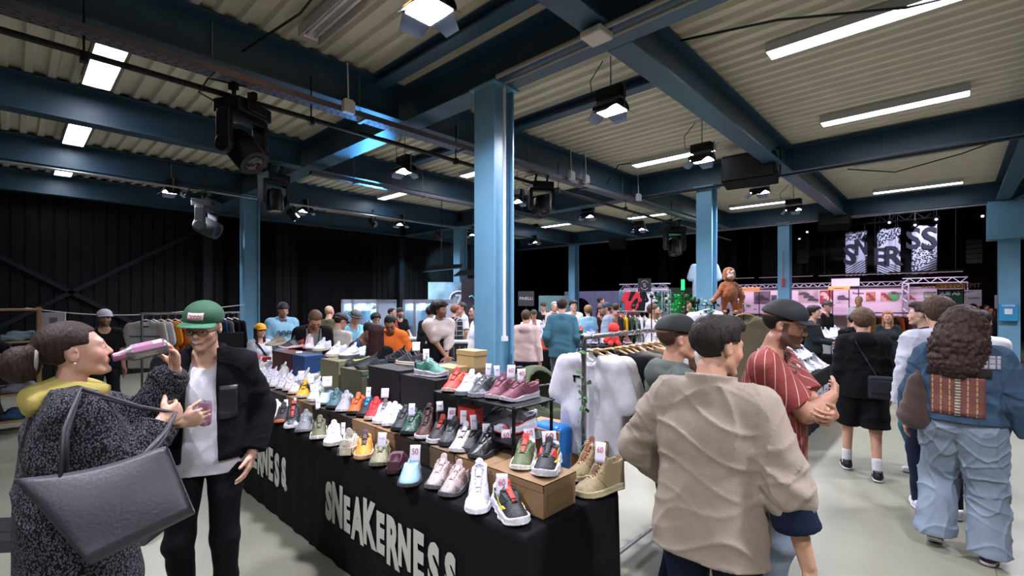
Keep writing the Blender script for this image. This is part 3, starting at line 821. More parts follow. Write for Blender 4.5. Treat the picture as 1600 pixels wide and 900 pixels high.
from mathutils.bvhtree import BVHTree
def on_surface(fig, part, name, m, fn, dirv, nu, nv, off=.004, solid=.005):
    """a patch of cloth laid on a garment: fn(u,v) gives a start point, dirv the way it is pressed on"""
    o = [c for c in fig.t.children if c.name.split('.')[0] == part][0]; me = o.data
    bv = BVHTree.FromPolygons([v.co[:] for v in me.vertices], [tuple(p.vertices) for p in me.polygons]); d = Vector(dirv).normalized(); pts = []
    for i in range(nu):
        for j in range(nv):
            p = Vector(fn(i/(nu-1), j/(nv-1))); h_ = bv.ray_cast(p-d*.5, d); pts.append(tuple((h_[0] if h_[0] is not None else p)-d*off))
    b = MB(); b.add(pts, [(i*nv+j, (i+1)*nv+j, (i+1)*nv+j+1, i*nv+j+1) for i in range(nu-1) for j in range(nv-1)])
    return b.build(name, m, fig.t, smooth=True, solid=solid)
# ------------------------------------------------------------------ sneakers
def shoe_kit(kind, h=.0042):
    """mesh data of the pieces of one sneaker; toe +x, 0.28 m long, standing on z=0"""
    K = dict(runner=dict(t0=.034, t1=.022, H=.072, top=.098, toe=.045, w=1.0, spring=.012),
             chunky=dict(t0=.046, t1=.032, H=.085, top=.108, toe=.055, w=1.06, spring=.014),
             high=dict(t0=.030, t1=.026, H=.13, top=.158, toe=.052, w=1.03, spring=.006),
             court=dict(t0=.028, t1=.026, H=.074, top=.098, toe=.048, w=1.02, spring=.005),
             slip=dict(t0=.026, t1=.018, H=.062, top=.078, toe=.048, w=1.05, spring=.008))[kind]
    def halfw(x):
        u = np.clip((x+.14)/.28, 0, 1)
        base = .034+.013*np.maximum(np.sin(np.clip((u-.28)/.72, 0, 1)*PI), 0)**.8-.003*np.exp(-((u-.42)/.12)**2)
        endc = np.sqrt(np.clip(1-np.clip((.10-u)/.10, 0, 1)**2, 0, 1))*np.sqrt(np.clip(1-np.clip((u-.80)/.20, 0, 1)**2.2, 0, 1))
        return base*endc*K['w']
    def soft(x): 
        u = (x+.14)/.28; return .003*np.sin(u*PI)
    def topz(x):
        u = np.clip((x+.14)/.28, 0, 1)
        heel = K['H']+.012*np.exp(-(u/.07)**2)
        pts_u = [0, .12, .30, .40, .62, .80, .93, 1.0]
        pts_z = [K['H']+.012, K['H'], K['H']-.004, K['top'], K['toe']+.027, K['toe']+.008, K['toe']-.006, .03]
        return np.interp(u, pts_u, pts_z)
    z0 = lambda x: K['spring']*np.clip((x-.06)/.08, 0, 1)**2+.004*np.clip((-x-.11)/.03, 0, 1)**2
    st = lambda x: K['t1']+(K['t0']-K['t1'])*np.clip((.05-x)/.16, 0, 1)
    def outer(P, g=0.):
        x, y, z = P[:, 0], P[:, 1], P[:, 2]; w_ = np.maximum(halfw(x)+g, .001); hz = topz(x)
        zc = .012; zr = np.clip((z-zc)/(hz-zc), 0, 2)
        wz = w_*(1-.16*np.clip(zr, 0, 1))+.0*x
        low = (K['t0']+.01)
        rad = np.abs(y)/wz
        dome = np.clip((x+.02)/.09, 0, 1)        # fore part is domed, the collar is cut flat
        q = np.sqrt(rad**2+(zr**2.6)*dome)-1
        d = q*np.minimum(wz, .035)
        d = np.maximum(d, (z-hz)*.8-g)
        d = np.maximum(d, -(z-zc))
        return np.maximum(d, np.maximum(-.139-g-x, x-.1385-g))
    hole = U([ell((-.075, 0, K['H']+.03), (.050, .024, .075)), (ell((-.035, 0, K['H']+.028), (.03, .020, .05)), .02)])
    if kind == 'slip': hole = ell((-.07, 0, .085), (.062, .03, .06))
    upper = lambda P: -smin(-outer(P), hole(P), .004)
    throat = lambda P: np.maximum(np.abs(P[:, 1])-.014-.06*np.clip(-.0-P[:, 0]+.03, -.2, .1)*.3, np.maximum(-.035-P[:, 0], P[:, 0]-.062))
    def sole(P):
        x, y, z = P[:, 0], P[:, 1], P[:, 2]; w_ = np.maximum(halfw(x)+.004*np.sqrt(np.clip((.145-np.abs(x))/.02, 0, 1)), .0012)+soft(x)
        if kind == 'chunky': w_ = w_+.003*np.sin(x*95)*(z < .04)
        d = np.maximum((np.abs(y)/w_-1)*np.minimum(w_, .03), np.maximum(z0(x)-z, (z-z0(x)-st(x)-.004*np.sin(x*40+1.2)*(kind in ('runner', 'chunky')))))
        return np.maximum(d, np.maximum(-.143-x, x-.143))
    out = {}
    lo, hi = (-.15, -.06, -.005), (.15, .06, .19)
    def mk(f, lo_=lo, hi_=hi, hh=h):
        v, q = sdf_mesh(f, lo_, hi_, hh); return v, q
    mats = {}
    out['upper'] = mk(upper); out['sole'] = mk(sole)
    out['outsole'] = mk(lambda P: np.maximum(np.maximum(OFF(sole, .0015)(P), P[:, 2]-z0(P[:, 0])-.009), P[:, 2]-.03), hh=h)
    shell = lambda g: (lambda P: np.maximum(-smin(-outer(P, g), hole(P), .003), -(outer(P, -.004))))
    if kind != 'slip':
        out['toe_cap'] = mk(lambda P: np.maximum(shell(.0022)(P), np.maximum(.075+.25*np.abs(P[:, 1])*0-P[:, 0]+(P[:, 2]-.05)*.6, P[:, 2]-.2)))
        out['heel_panel'] = mk(lambda P: np.maximum(shell(.0022)(P), P[:, 0]+.098+(P[:, 2]-.05)*.25))
        out['side_panel'] = mk(lambda P: np.maximum(shell(.0028)(P), np.maximum(np.abs(P[:, 0]+.015-(P[:, 2]-.05)*.9)-.032, -np.maximum(np.abs(P[:, 1])-.0, 0)+.02)))
        def swoosh(P):
            x, z = P[:, 0], P[:, 2]; u = np.clip((x+.085)/.15, 0, 1)
            mid = .058-.028*np.sin(np.clip(u, 0, 1)**.7*PI*.62)+.052*(1-u)**2*0+.035*(u < 0)
            zc_ = np.interp(x, [-.1, -.06, -.02, .02, .05], [.078, .064, .052, .046, .052]); wv = np.interp(x, [-.1, -.05, 0, .03, .052], [.0008, .004, .008, .0085, .001])
            return np.maximum(shell(.0042)(P), np.maximum(np.abs(z-zc_)-wv, np.maximum(-.1-x, x-.052)))
        out['stripe'] = mk(swoosh, hh=h*.8)
        th = lambda P: np.maximum(shell(.0015)(P), throat(P))
        tl = K['top']
        def tong(P):
            a = cone((.045, 0, K['toe']+.026), (-.028, 0, tl+.006), .012, .016, (0.58, 0, .81) , .35)
            b_ = cone((-.022, 0, tl-.004), (-.034, 0, tl+.022), .019, .019, (.9, 0, .4), .25)
            return smin(a(P), b_(P), .01)
        out['tongue'] = mk(tong)
        lb = MB()
        n = 6 if kind != 'high' else 8
        for i in range(n):
            u = i/(n-1); x = .055-.085*u; z = float(topz(np.array([x]))[0])+.0035; ww = .015+.004*u
            lb.tube([(x, -ww, z-.006), (x+.002, -ww*.5, z), (x-.002, 0, z+.0028), (x+.002, ww*.5, z), (x, ww, z-.006)], .0027, 6)
            if i < n-1:
                x2 = x-.085/(n-1); z2 = float(topz(np.array([x2]))[0])+.003
                lb.tube([(x, ww, z-.005), ((x+x2)/2, 0, (z+z2)/2+.004), (x2, -ww, z2-.005)], .0024, 5)
        xb = -.032; zb = tl+.004
        for q in (-1, 1):
            lb.tube([(xb, 0, zb), (xb+.012, q*.016, zb+.008), (xb+.022, q*.03, zb-.002), (xb+.022, q*.024, zb-.014), (xb+.006, q*.01, zb-.002), (xb, 0, zb)], .0024, 6)
            lb.tube([(xb, 0, zb), (xb+.02, q*.02, zb-.003), (xb+.035, q*.036, zb-.026)], .0022, 6)
        lb.rod((xb, -.006, zb+.001), (xb, .006, zb+.001), .0045, 8)
        out['laces'] = lb
        out['heel_tab'] = mk(CUT(CUT(rbox((-.142, 0, K['H']), (.006, .010, .022), .003), (0, 0, K['H']-.02), (0, 0, -1)), (0, 0, K['H']+.02), (0, 0, 1)), hh=.003)
    out['insole'] = mk(lambda P: np.maximum(OFF(hole, .0015)(P), np.abs(P[:, 2]-.030)-.003)) if kind != 'slip' else mk(lambda P: np.maximum(OFF(hole, .0015)(P), np.abs(P[:, 2]-.034)-.003))
    res = {}
    for k_, g in out.items():
        if isinstance(g, MB): me = g.mesh(kind+'_'+k_, [MATS['slotbase']], True)
        else:
            v, q = g
            if len(v) == 0: continue
            me = bpy.data.meshes.new(kind+'_'+k_); me.from_pydata(v.tolist(), [], q.tolist()); me.polygons.foreach_set('use_smooth', [True]*len(me.polygons)); me.materials.append(MATS['slotbase']); me.update()
        res[k_] = me
    return res
mat('slotbase', '#888888')
KITS = {}
FAR = {}
m_gum = mat('gum_rubber', '#9a6a3e', .6); 
def shoe_mats(c, rough=.55):
    return mat('shoe_%s_%02d' % (c.strip('#'), int(rough*100)), c, rough, bump=.15, bscale=180, noise=.05, nscale=60)
def sneaker(label, px=None, py=None, z=.755, face=180., kind='runner', up='#ffffff', so='#e8e6e4', outs=None, cap=None, heel=None, side=None, stripe=None, lace=None, tongue=None, ins='#222226',
            sc=1.0, loc=None, group='sneakers for sale on the long black table', tilt=0., name='sneaker', simple=False, roll=0., anchor='base'):
    """px,py: where the middle of the shoe's base shows in the photograph; face: heading in degrees in hall axes"""
    if kind not in KITS: KITS[kind] = shoe_kit(kind)
    kit = KITS[kind]
    if loc is None:
        if anchor == 'toe':
            x, y = onz(px, py, z); a = math.radians(face); x -= .13*sc*math.cos(a); y -= .13*sc*math.sin(a)
        else: x, y = onz(px, py, z)
    else: x, y = loc
    t = thing(name, label, 'shoe', (x, y, z), math.radians(face), group); t.rotation_euler = (math.radians(roll), -math.radians(tilt), math.radians(face)); t.scale = (sc*1.04, sc*1.12, sc*1.05)
    if tilt: t.location.z += abs(math.sin(math.radians(tilt)))*.10*sc
    cols = dict(upper=up, sole=so, outsole=outs or so, toe_cap=cap or up, heel_panel=heel or up, side_panel=side or up, stripe=stripe, tongue=tongue or up, laces=lace or up, heel_tab=heel or up, insole=ins)
    for k_, me in kit.items():
        c = cols.get(k_)
        if c is None or (simple and k_ in ('outsole', 'heel_tab', 'side_panel', 'insole', 'stripe') and k_ != 'stripe'): continue
        o = bpy.data.objects.new(k_, me); link(o, t); o.material_slots[0].link = 'OBJECT'; o.material_slots[0].material = shoe_mats(c, .35 if c in GLOSSY else .6)
    return t
GLOSSY = {'#2c4a3c', '#17181a'}
m_paper = mat('price_paper', '#dcd8e4', .7); m_ink = mat('red_ink', '#c23a4a', .6)
m_scrib = mat('faint_ink', '#a0607c', .6)
def price_tag(label, px, py, z, h=.085, wd=.055, txt=None, rz=None, lean=.12, d=None, col=None):
    """card standing with its foot at height z, seen at px,py (foot) in the photograph"""
    if d is None: x, y = onz(px, py, z)
    else: x, y = at(px, d); z = zat(py, d)
    a = (rz if rz is not None else math.atan2(-y, -x)+random.uniform(-.35, .35))
    t = thing('price_card', label, 'price tag', (x, y, z), a, 'hand written price cards')
    b = MB(); b.grid(lambda u, v: (-.012*v*v-lean*h*v, (u-.5)*wd, h*v), 5, 7); b.build('card', col or m_paper, t, smooth=True, solid=.0012)
    if txt:
        M = Matrix.Translation((-.006-lean*h*.6+.0045, 0, h*.62)) @ Matrix.Rotation(PI/2, 4, 'Z') @ Matrix.Rotation(PI/2-.2, 4, 'X')
        tm = text_mesh('number', txt, wd*.8, m_ink, t, M, extrude=.0004, xs=.8)
    else:
        b = MB(); pts = [(-.0035-lean*h*(.55+.1*math.sin(i)), (-.3+.6*i/7)*wd, h*(.62+.10*math.sin(i*2.3))) for i in range(8)]
        b.tube(pts, .0013, 4); b.build('pen_mark', m_scrib, t)
    return t
# ------------------------------------------------------------------ lamps and gear under the ceiling
m_glow = mat('tube_glow', '#e8f0ff', .5, emit=TUBE_E)
m_floodglow = mat('flood_glow', '#dfe8ff', .5, emit=60.)
m_lampwhite = mat('lamp_housing_white', '#b9b9ba', .5)
def tube_light(x, y0, y1, label, lit=True, wd=.17, z=4.36, amber=False):
    t = thing('fluorescent_light', label, 'ceiling light', (x, (y0+y1)/2, z), 0, 'fluorescent batten lights on the ceiling')
    L = y1-y0; b = MB(); e = .012
    b.box((0, 0, .075), (wd, L, .012)); b.box((-wd/2, 0, .03), (e*.5, L, .10)); b.box((wd/2, 0, .03), (e*.5, L, .10))
    b.box((0, -L/2, .03), (wd, e*.5, .10)); b.box((0, L/2, .03), (wd, e*.5, .10))
    b.build('housing', m_lampwhite, t)
    tb = MB()
    for q in ((-.04, .04) if wd > .15 else (0,)): tb.rod((q, -L/2+.06, .02), (q, L/2-.06, .02), .014, 10)
    tb.build('tube', m_glow if lit else m_white, t, smooth=True)
    for q in (-1, 1): eb = MB(); eb.box((0, q*(L/2-.045), .035), (wd*.7, .03, .07)); eb.build('tube_holder', m_white, t)
    if lit:
        d = MB(); d.bx(-wd/2+.006, wd/2-.006, -L/2+.01, L/2-.01, -.012, -.008) if not amber else d.bx(-.01, .01, -.01, .01, 0, .01)
        if not amber: d.build('diffuser', m_glow, t)
    if amber:
        g = MB(); g.rod((0, -L/2+.12, .03), (0, -L/2+.18, .03), .016, 10); g.build('starter_glow', mat('amber_glow', '#ff9a3c', .5, emit=40), t, smooth=True)
        ld = bpy.data.lights.new('amber', 'POINT'); ld.energy = 3; ld.color = (1, .5, .15); ld.shadow_soft_size = .03
        lo = bpy.data.objects.new('amber', ld); link(lo, t); lo.location = (0, -L/2+.15, .0)
    return t
TL = [(5.5, -.15, 1.43, 'longest bright ceiling tube, cut by the top picture edge above the red shirt man'),
      (8.2, -.15, 1.42, 'bright ceiling tube second from the top right corner'),
      (14.3, -.15, 1.42, 'small bright ceiling tube nearest the hanging banners'),
      (8.25, 3.0, 4.5, 'bright ceiling tube between two floods left of the black hanging loudspeaker'),
      (13.9, 3.1, 4.6, 'bright ceiling tube above the blue column next to the plush ape'),
      (13.4, 6.0, 7.5, 'bright ceiling tube seen beyond the black pipe right of the wide column'),
      (12.9, 9.2, 10.6, 'far bright ceiling tube near the scanner lamp right of the wide column'),
      (6.5, 6.0, 7.5, 'bright ceiling tube partly hidden behind the wide blue column'),
      (6.5, 9.2, 10.7, 'bright ceiling tube above the far loudspeaker left of the wide column'),
      (.72, 6.2, 7.6, 'open ceiling light with bare tube crossed by the black pipe at upper left'),
      (.72, 9.2, 10.7, 'bright ceiling light between the two left roof beams'),
      (.75, 12.2, 13.5, 'small bright ceiling light next to the furthest left beam')]
for x, a, b_, l in TL: tube_light(x, a, b_, l, wd=.26 if x < 1 else .22)
tube_light(11.1, -.15, 1.4, 'unlit slim ceiling batten between the lit tubes on the right', lit=False, wd=.1)
tube_light(2.0, 3.1, 4.6, 'unlit ceiling tray with a small amber glowing end', lit=False, wd=.2, amber=True, z=4.30)

m_gel = mat('flood_barndoor', '#1c2026', .5, metal=.4)
def flood(x, y, label, z=3.86, lamp=True, tiltv=0.):
    t = thing('flood_light', label, 'flood light', (x, y, z), 0, 'LED floods hung under the ceiling')
    b = MB(); b.box((0, 0, .16), (.14, .30, .12)); b.build('ballast', m_blackmetal, t, bevel=.006)
    b = MB(); b.box((0, -.17, .1), (.03, .006, .26)); b.box((0, .17, .1), (.03, .006, .26)); b.rod((0, 0, .22), (0, 0, .6), .008); b.rod((0, -.175, .0), (0, .175, .0), .006)
    b.build('yoke', m_greymetal, t)
    b = MB(); n = 12
    prof = [(-.13, 0), (-.13, .03), (-.11, .06), (-.06, .085), (0, .092), (.06, .085), (.11, .06), (.13, .03), (.13, 0)]
    b.prism([(a, q-.02) for a, q in prof], -.155, .155); b.build('lamp_head', m_blackmetal, t, bevel=.004)
    b = MB(); b.bx(-.11, .11, -.135, .135, -.028, -.0205); b.build('lens', m_floodglow, t)
    for i, (cx, cy, ax, sg) in enumerate(((0, -.155, 'X', -1), (0, .155, 'X', 1), (-.13, 0, 'Y', 1), (.13, 0, 'Y', -1))):
        b = MB(); wl = .30 if ax == 'X' else .24; w2 = wl*.62
        if ax == 'X': b.add([(-wl/2+.03, 0, 0), (wl/2-.03, 0, 0), (w2/2, sg*.09, -.075), (-w2/2, sg*.09, -.075)], [(0, 1, 2, 3)])
        else: b.add([(0, -wl/2+.0, 0), (0, wl/2, 0), (-sg*.09, w2/2, -.075), (-sg*.09, -w2/2, -.075)], [(0, 1, 2, 3)])
        b.build('barn_door', m_gel, t, solid=.003, loc=(cx, cy, -.02))
    b = MB(); b.tube([(0, .12, .18), (.03, .26, .2), (.02, .28, .4), (0, .1, .56)], .006); b.build('power_cable', m_cable, t, smooth=True)
    if lamp:
        ld = bpy.data.lights.new('flood_lamp', 'AREA'); ld.shape = 'RECTANGLE'; ld.size = .22; ld.size_y = .27; ld.energy = FLOOD_W*lamp
        ld.color = (.86, .87, 1.0); lo = bpy.data.objects.new('flood_lamp', ld); link(lo, t); lo.location = (0, 0, -.035); ld.spread = 2.6
    return t
FL = [(2.07, 2.76, 1., 'large glaring square flood light at the top centre of the picture'),
      (4.52, 2.75, 1., 'glaring flood with open doors right of the wide blue column'),
      (7.04, 2.73, 1., 'flood light beside the black hanging loudspeaker'),
      (9.9, 2.73, 1., 'flood light just above the column behind the plush ape'),
      (12.3, 2.68, 1., 'flood light right of the small ceiling tube over the far blue column'),
      (4.36, 6.46, 1.2, 'flood light left of the wide blue column with a bright reflector'),
      (7.3, 6.7, 1.2, 'flood light peeking out at the right edge of the wide column'),
      (9.8, 6.6, 1., 'small flood light in the middle under the long roof beam'),
      (12.6, 6.7, 1., 'small flood light left of the box shaped scanner lamp'),
      (2.12, 10.95, .7, 'flood light seen small left of the moving head by the left column'),
      (4.7, 11.0, .9, 'small flood light next to the tilted black spot right of the left column'),
      (7.3, 11.0, 1.4, 'small flood light over the second far column'),
      (10.0, 11.1, 1.2, 'tiny flood light half hidden by the second far column'),
      (12.8, 10.9, 1., 'small flood light below the scanner right of the wide column'),
      (7.0, -1.2, 1., 'flood a'), (11.5, -1.2, 1.5, 'flood b'), (2.2, -1.2, 1.2, 'flood c'), (-.4, 2.76, .7, 'flood d'), (-.6, -1.2, .9, 'flood e'), (-2.6, 1.0, .5, 'flood f')]
for x, y, p, l in FL:
    if l[:-1] == 'flood ':
        o = flood(x, y, 'flood light outside the picture '+dict(a='over the right hand aisle', b='over the far right hall corner', c='over the floor just right of the table', d='over the viewer', e='right of and behind the viewer', f='behind the viewer')[l[-1]], lamp=p); continue
    flood(x, y, l, lamp=p)

def moving_head(x, y, z, label, sc=1.0, rz=0., tilt=.9, lens=False, m=m_blackmetal):
    t = thing('moving_head', label, 'stage light', (x, y, z), rz, 'moving head stage lights'); t.scale = (sc, sc, sc)
    b = MB(); b.box((0, 0, -.06), (.36, .26, .11)); b.box((0, -.14, -.06), (.2, .02, .07)); b.build('base', m, t, bevel=.012)
    b = MB(); b.rod((-.1, 0, 0), (-.1, 0, .1), .02); b.rod((.1, 0, 0), (.1, 0, .1), .02); b.box((-.1, 0, .11), (.04, .07, .06)); b.box((.1, 0, .11), (.04, .07, .06)); b.build('clamp', m_blackmetal, t)
    b = MB(); b.box((0, 0, -.13), (.42, .13, .05))
    for q in (-1, 1): b.box((q*.19, 0, -.27), (.055, .13, .28)); b.lathe([(.0001, -.03), (.075, -.03), (.075, .03), (.0001, .03)], 16, c=(q*.19, 0, -.39), rot=Matrix.Rotation(PI/2, 3, 'Y'))
    b.build('yoke', m, t, bevel=.01)
    R = Matrix.Rotation(tilt, 3, 'X'); b = MB()
    b.lathe([(.0001, -.17), (.07, -.165), (.115, -.13), (.13, -.05), (.13, .06), (.125, .14), (.118, .17), (.10, .172), (.0001, .150)], 20, c=(0, 0, -.39), rot=R)
    h_ = b.build('lamp_head', m, t, smooth=False); smooth_by_angle(h_)
    b = MB(); c = Vector((0, 0, -.39))+R@Vector((0, 0, .165)); b.lathe([(.0001, .012), (.06, .009), (.098, 0)], 20, c=tuple(c), rot=R)
    b.build('lens', mat('lamp_lens', '#8a8480', .15, metal=.3) if lens else mat('dark_glass', '#101218', .08), h_, smooth=True)
    b = MB(); b.tube([(-.17, .1, -.04), (-.28, .16, .0), (-.25, .1, .12), (-.05, 0, .14), (.1, .05, .2)], .008); b.build('power_cable', m_cable, t, smooth=True)
    return t
def hang(px, py, Y): x, y, d = onY(px, Y); return x, y, zat(py, d)
x, y, z = hang(380, 158, 4.95); moving_head(x, y, z-.03, 'large black moving head hanging from the black pipe at upper left', 1.12, rz=.5, tilt=2.4)
x, y, z = hang(323, 313, 10.8); moving_head(x, y, z, 'pale grey moving head left of the left blue column', 1.35, rz=.9, tilt=2.0, m=mat('grey_lamp_body', '#3c3d42', .5))
x, y, z = hang(428, 272, 8.05); moving_head(x, y, z, 'black spot with pale lens right beside the left column head', 1.1, rz=.3, tilt=3.0, lens=True)
x, y, z = hang(846, 285, 5.0); moving_head(x, y, z, 'black wash light with a crescent rim right of the wide column', 1.0, rz=-.6, tilt=2.5)
x, y, z = hang(1054, 354, 5.0); moving_head(x, y, z, 'black moving head under the pipe beside the second right column', 1.25, rz=-.6, tilt=2.9)
def par_can(px, py, Y, label, d=(.3, .3, -1)):
    x, y, z = hang(px, py, Y); t = thing('spot_light', label, 'spot light', (x, y, z), 0, 'small black spot lights on the pipes')
    R = Vector(d).to_track_quat('Z', 'Y').to_matrix(); b = MB(); b.lathe([(.0001, -.14), (.06, -.13), (.085, -.05), (.09, .13), (.082, .13), (.07, .05), (.0001, .04)], 16, c=(0, 0, -.2), rot=R); o = b.build('lamp_body', m_blackmetal, t); smooth_by_angle(o)
    b = MB(); b.box((0, -.1, -.12), (.03, .006, .2)); b.box((0, .1, -.12), (.03, .006, .2)); b.box((0, 0, -.02), (.03, .2, .006)); b.rod((0, 0, -.02), (0, 0, .08), .01); b.box((0, 0, .08), (.05, .05, .07)); b.build('bracket', m_blackmetal, t)
    b = MB(); c = Vector((0, 0, -.2))+R@Vector((0, 0, .05)); b.lathe([(.0001, .01), (.075, 0)], 14, c=tuple(c), rot=R); b.build('lens', mat('cool_lamp', '#dfeaff', .3, emit=6), t)
    return t
par_can(457, 322, 11.0, 'small black spot with a lit slit right of the left column head', (.5, -.2, -.6))
par_can(583, 335, 10.9, 'small black spot in the middle distance on the pale pipe', (.3, -.5, -.7))
par_can(684, 357, 11.0, 'tilted black spot beside the second far column', (.7, .1, -.6))
par_can(837, 342, 10.7, 'small black spot hanging left of the far ceiling tube', (.1, -.3, -1))
def speaker(px, py, X=None, Y=None, s=1.0, rz=0., label='', tilt=.35):
    if Y is not None: x, y, d = onY(px, Y)
    else: x, y, d = onX(px, X)
    z = zat(py, d); t = thing('loudspeaker', label, 'loudspeaker', (x, y, z), rz, 'black loudspeakers hung under the beams'); t.scale = (s, s, s)
    R = Matrix.Rotation(tilt, 4, 'Y'); b = MB(); b.M = R
    b.prism([(-.17, -.16), (.14, -.16), (.17, .16), (-.17, .16)], -.30, .30); b.build('cabinet', mat('speaker_black', '#060607', .8, spec=.2), t, bevel=.012)
    b = MB(); b.M = R; b.box((-.176, 0, 0), (.012, .56, .29)); b.build('grille', mat('speaker_grille', '#0a0a0c', .8, bump=.6, bscale=300), t)
    b = MB(); b.box((.02, -.33, .06), (.04, .012, .34)); b.box((.02, .33, .06), (.04, .012, .34)); b.box((.02, 0, .24), (.04, .67, .012)); b.rod((.02, 0, .24), (.02, 0, .34), .012); b.build('bracket', m_blackmetal, t)
    b = MB(); b.M = R
    for k in range(2): b.lathe([(.045, 0), (.05, .006), (.0001, .004)], 14, c=(-.05+.09*k, -.302, 0), rot=Matrix.Rotation(PI/2, 3, 'X'))
    b.build('input_plate', m_greymetal, t)
speaker(1172, 268, X=8.6, s=1.35, rz=.1, tilt=.15, label='large black loudspeaker hung at the crossing of the right roof beams')
speaker(1303, 347, X=15.0, s=1.15, rz=.2, label='black loudspeaker under the far beam above the banners')
speaker(728, 341, X=9.6, s=.8, rz=.9, label='black loudspeaker on the second far column head')
speaker(965, 381, X=15.0, s=.95, rz=.3, label='black loudspeaker under the far beam left of the box scanner')
# cable trays
def tray(y, z, x0, x1, label, wd=.16, m=m_zinc, hangers=True):
    t = thing('cable_tray', label, 'cable tray', (x0, y, z), 0); L = x1-x0
    b = MB(); b.box((L/2, -wd/2, .03), (L, .004, .06)); b.box((L/2, wd/2, .03), (L, .004, .06)); b.box((L/2, 0, 0), (L, wd, .004)); b.build('tray', m, t)
    s = MB(); n = int(L/.075)
    for i in range(n):
        for q in (-.055, 0, .055): s.box((.04+i*L/n+(.02 if q else 0), q, -.0035), (.03, .010, .002))
    tag(s.build('perforation', m_blackmetal, t), kind='stuff')
    if hangers:
        h_ = MB()
        k = .8
        while k < L: h_.rod((k, wd/2, 0), (k, wd/2, .55), .006); h_.box((k, 0, -.012), (.04, wd+.03, .012)); k += 1.5
        h_.build('hanger', m_greymetal, t)
    c = MB(); pts = [(i*.4, .02*math.sin(i*1.7), .045+.02*math.sin(i*2.9)) for i in range(int(L/.4))]; c.tube(pts, .014, 6)
    c.tube([(p[0], -p[1]-.03, p[2]-.01) for p in pts], .011, 6); c.build('cable', m_cable, t, smooth=True)
    return t
tray(4.99, 3.84, -2.5, 13.8, 'perforated grey cable tray running along the long roof beam')
tray(7.75, 3.84, 3.4, 9.3, 'narrow cable tray beyond the first, under the next roof beam', wd=.12)
for xx, zz in ((2.55, 3.88), (6.7, 3.93), (7.15, 3.95), (9.1, 3.93)):
    b = MB(); b.box((0, 0, 0), (.13, .07, .13)); b.box((0, 0, .075), (.1, .05, .02)); b.rod((0, 0, .08), (0, .02, .5), .008)
    o = b.build('junction_box', m_white, bevel=.006, loc=(xx, 4.86, zz)); tag(o, 'white junction box fixed on the long cable tray, %s' % {2.55: 'left of the wide column', 6.7: 'first right of the wide column', 7.15: 'second right of the wide column', 9.1: 'furthest along to the right'}[xx], 'junction box', 'junction boxes')
def pipe(a, c, r, label, m=m_blackmetal, name='pipe', hangs=()):
    b = MB(); b.rod(a, c, r, 10)
    for x_, y_, z_ in hangs: b.rod((x_, y_, z_), (x_, y_, z_+.5), .008); b.box((x_, y_, z_+.01), (.05, .06, .08))
    o = b.build(name, m, smooth=False); tag(o, label, name.replace('_', ' ')); smooth_by_angle(o)
pipe((-2.5, 5.0, 3.71), (15.2, 5.0, 3.62), .026, 'black lighting pipe crossing the picture below the long cable tray', name='lighting_pipe', hangs=[(a, 5.0, 3.66) for a in (.4, 2.2, 4.2, 6.5, 8.8, 11)])
pipe((-2.5, 10.7, 3.9), (9.3, 10.7, 3.9), .022, 'pale conduit under the furthest roof beam but one', m=m_greymetal, name='conduit')
pipe((3.3, 3.3, 3.97), (3.3, -3.0, 3.97), .022, 'upper pale conduit along the nearest roof beam', m=mat('pale_conduit', '#8d8a84', .5), name='conduit')
pipe((3.42, 3.3, 3.95), (3.42, -3.0, 3.95), .016, 'lower pale conduit along the nearest roof beam', m=mat('pale_conduit', '#8d8a84', .5), name='conduit')
pipe((15.1, 14, 3.93), (15.1, -8, 3.93), .02, 'thin pale rail under the far edge beam', m=m_greymetal, name='rail')
pipe((9.2, 5.0, 3.93), (9.2, -6.0, 3.93), .02, 'thin dark rail under the beam with the large loudspeaker', name='rail')
pipe((9.4, -1.9, 3.97), (15.3, -.95, 3.97), .035, 'dark diagonal duct in the upper right corner', m=m_steel, name='duct')
b = MB(); b.box((0, 0, 0), (.2, .2, .06)); b.box((0, 0, .045), (.12, .12, .03)); x, y, z = onX(932, 3.3)[0], onX(932, 3.3)[1], 3.93
o = b.build('access_point', mat('off_white_plastic', '#c9c4b8', .5), bevel=.012, loc=(x, y, z)); tag(o, 'square white box fixed beneath the nearest roof beam', 'wireless box')
# loose cables drawn over the deck
for pts, l in (([(4.6, 2.0, 4.36), (4.9, 1.2, 4.37), (5.4, .3, 4.33), (5.6, -.4, 4.35)], 'thin black cable slung to the long ceiling tube'),
               ([(1.2, 2.6, 4.38), (1.7, 3.2, 4.3), (1.75, 4.2, 4.28), (1.5, 4.9, 4.1)], 'black cable hanging near the amber glowing tray'),
               ([(7.9, 4.9, 4.0), (8.0, 4.7, 4.36), (8.2, 4.5, 4.4)], 'short black cable between tray and ceiling tube'),
               ([(11.1, 1.5, 4.3), (11.3, .8, 4.15), (11.2, -.1, 4.28), (11.1, -.6, 4.4)], 'sagging black cable under the unlit batten')):
    b = MB(); b.tube(pts, .012, 6); o = b.build('cable', m_cable, smooth=True); tag(o, l, 'cable')
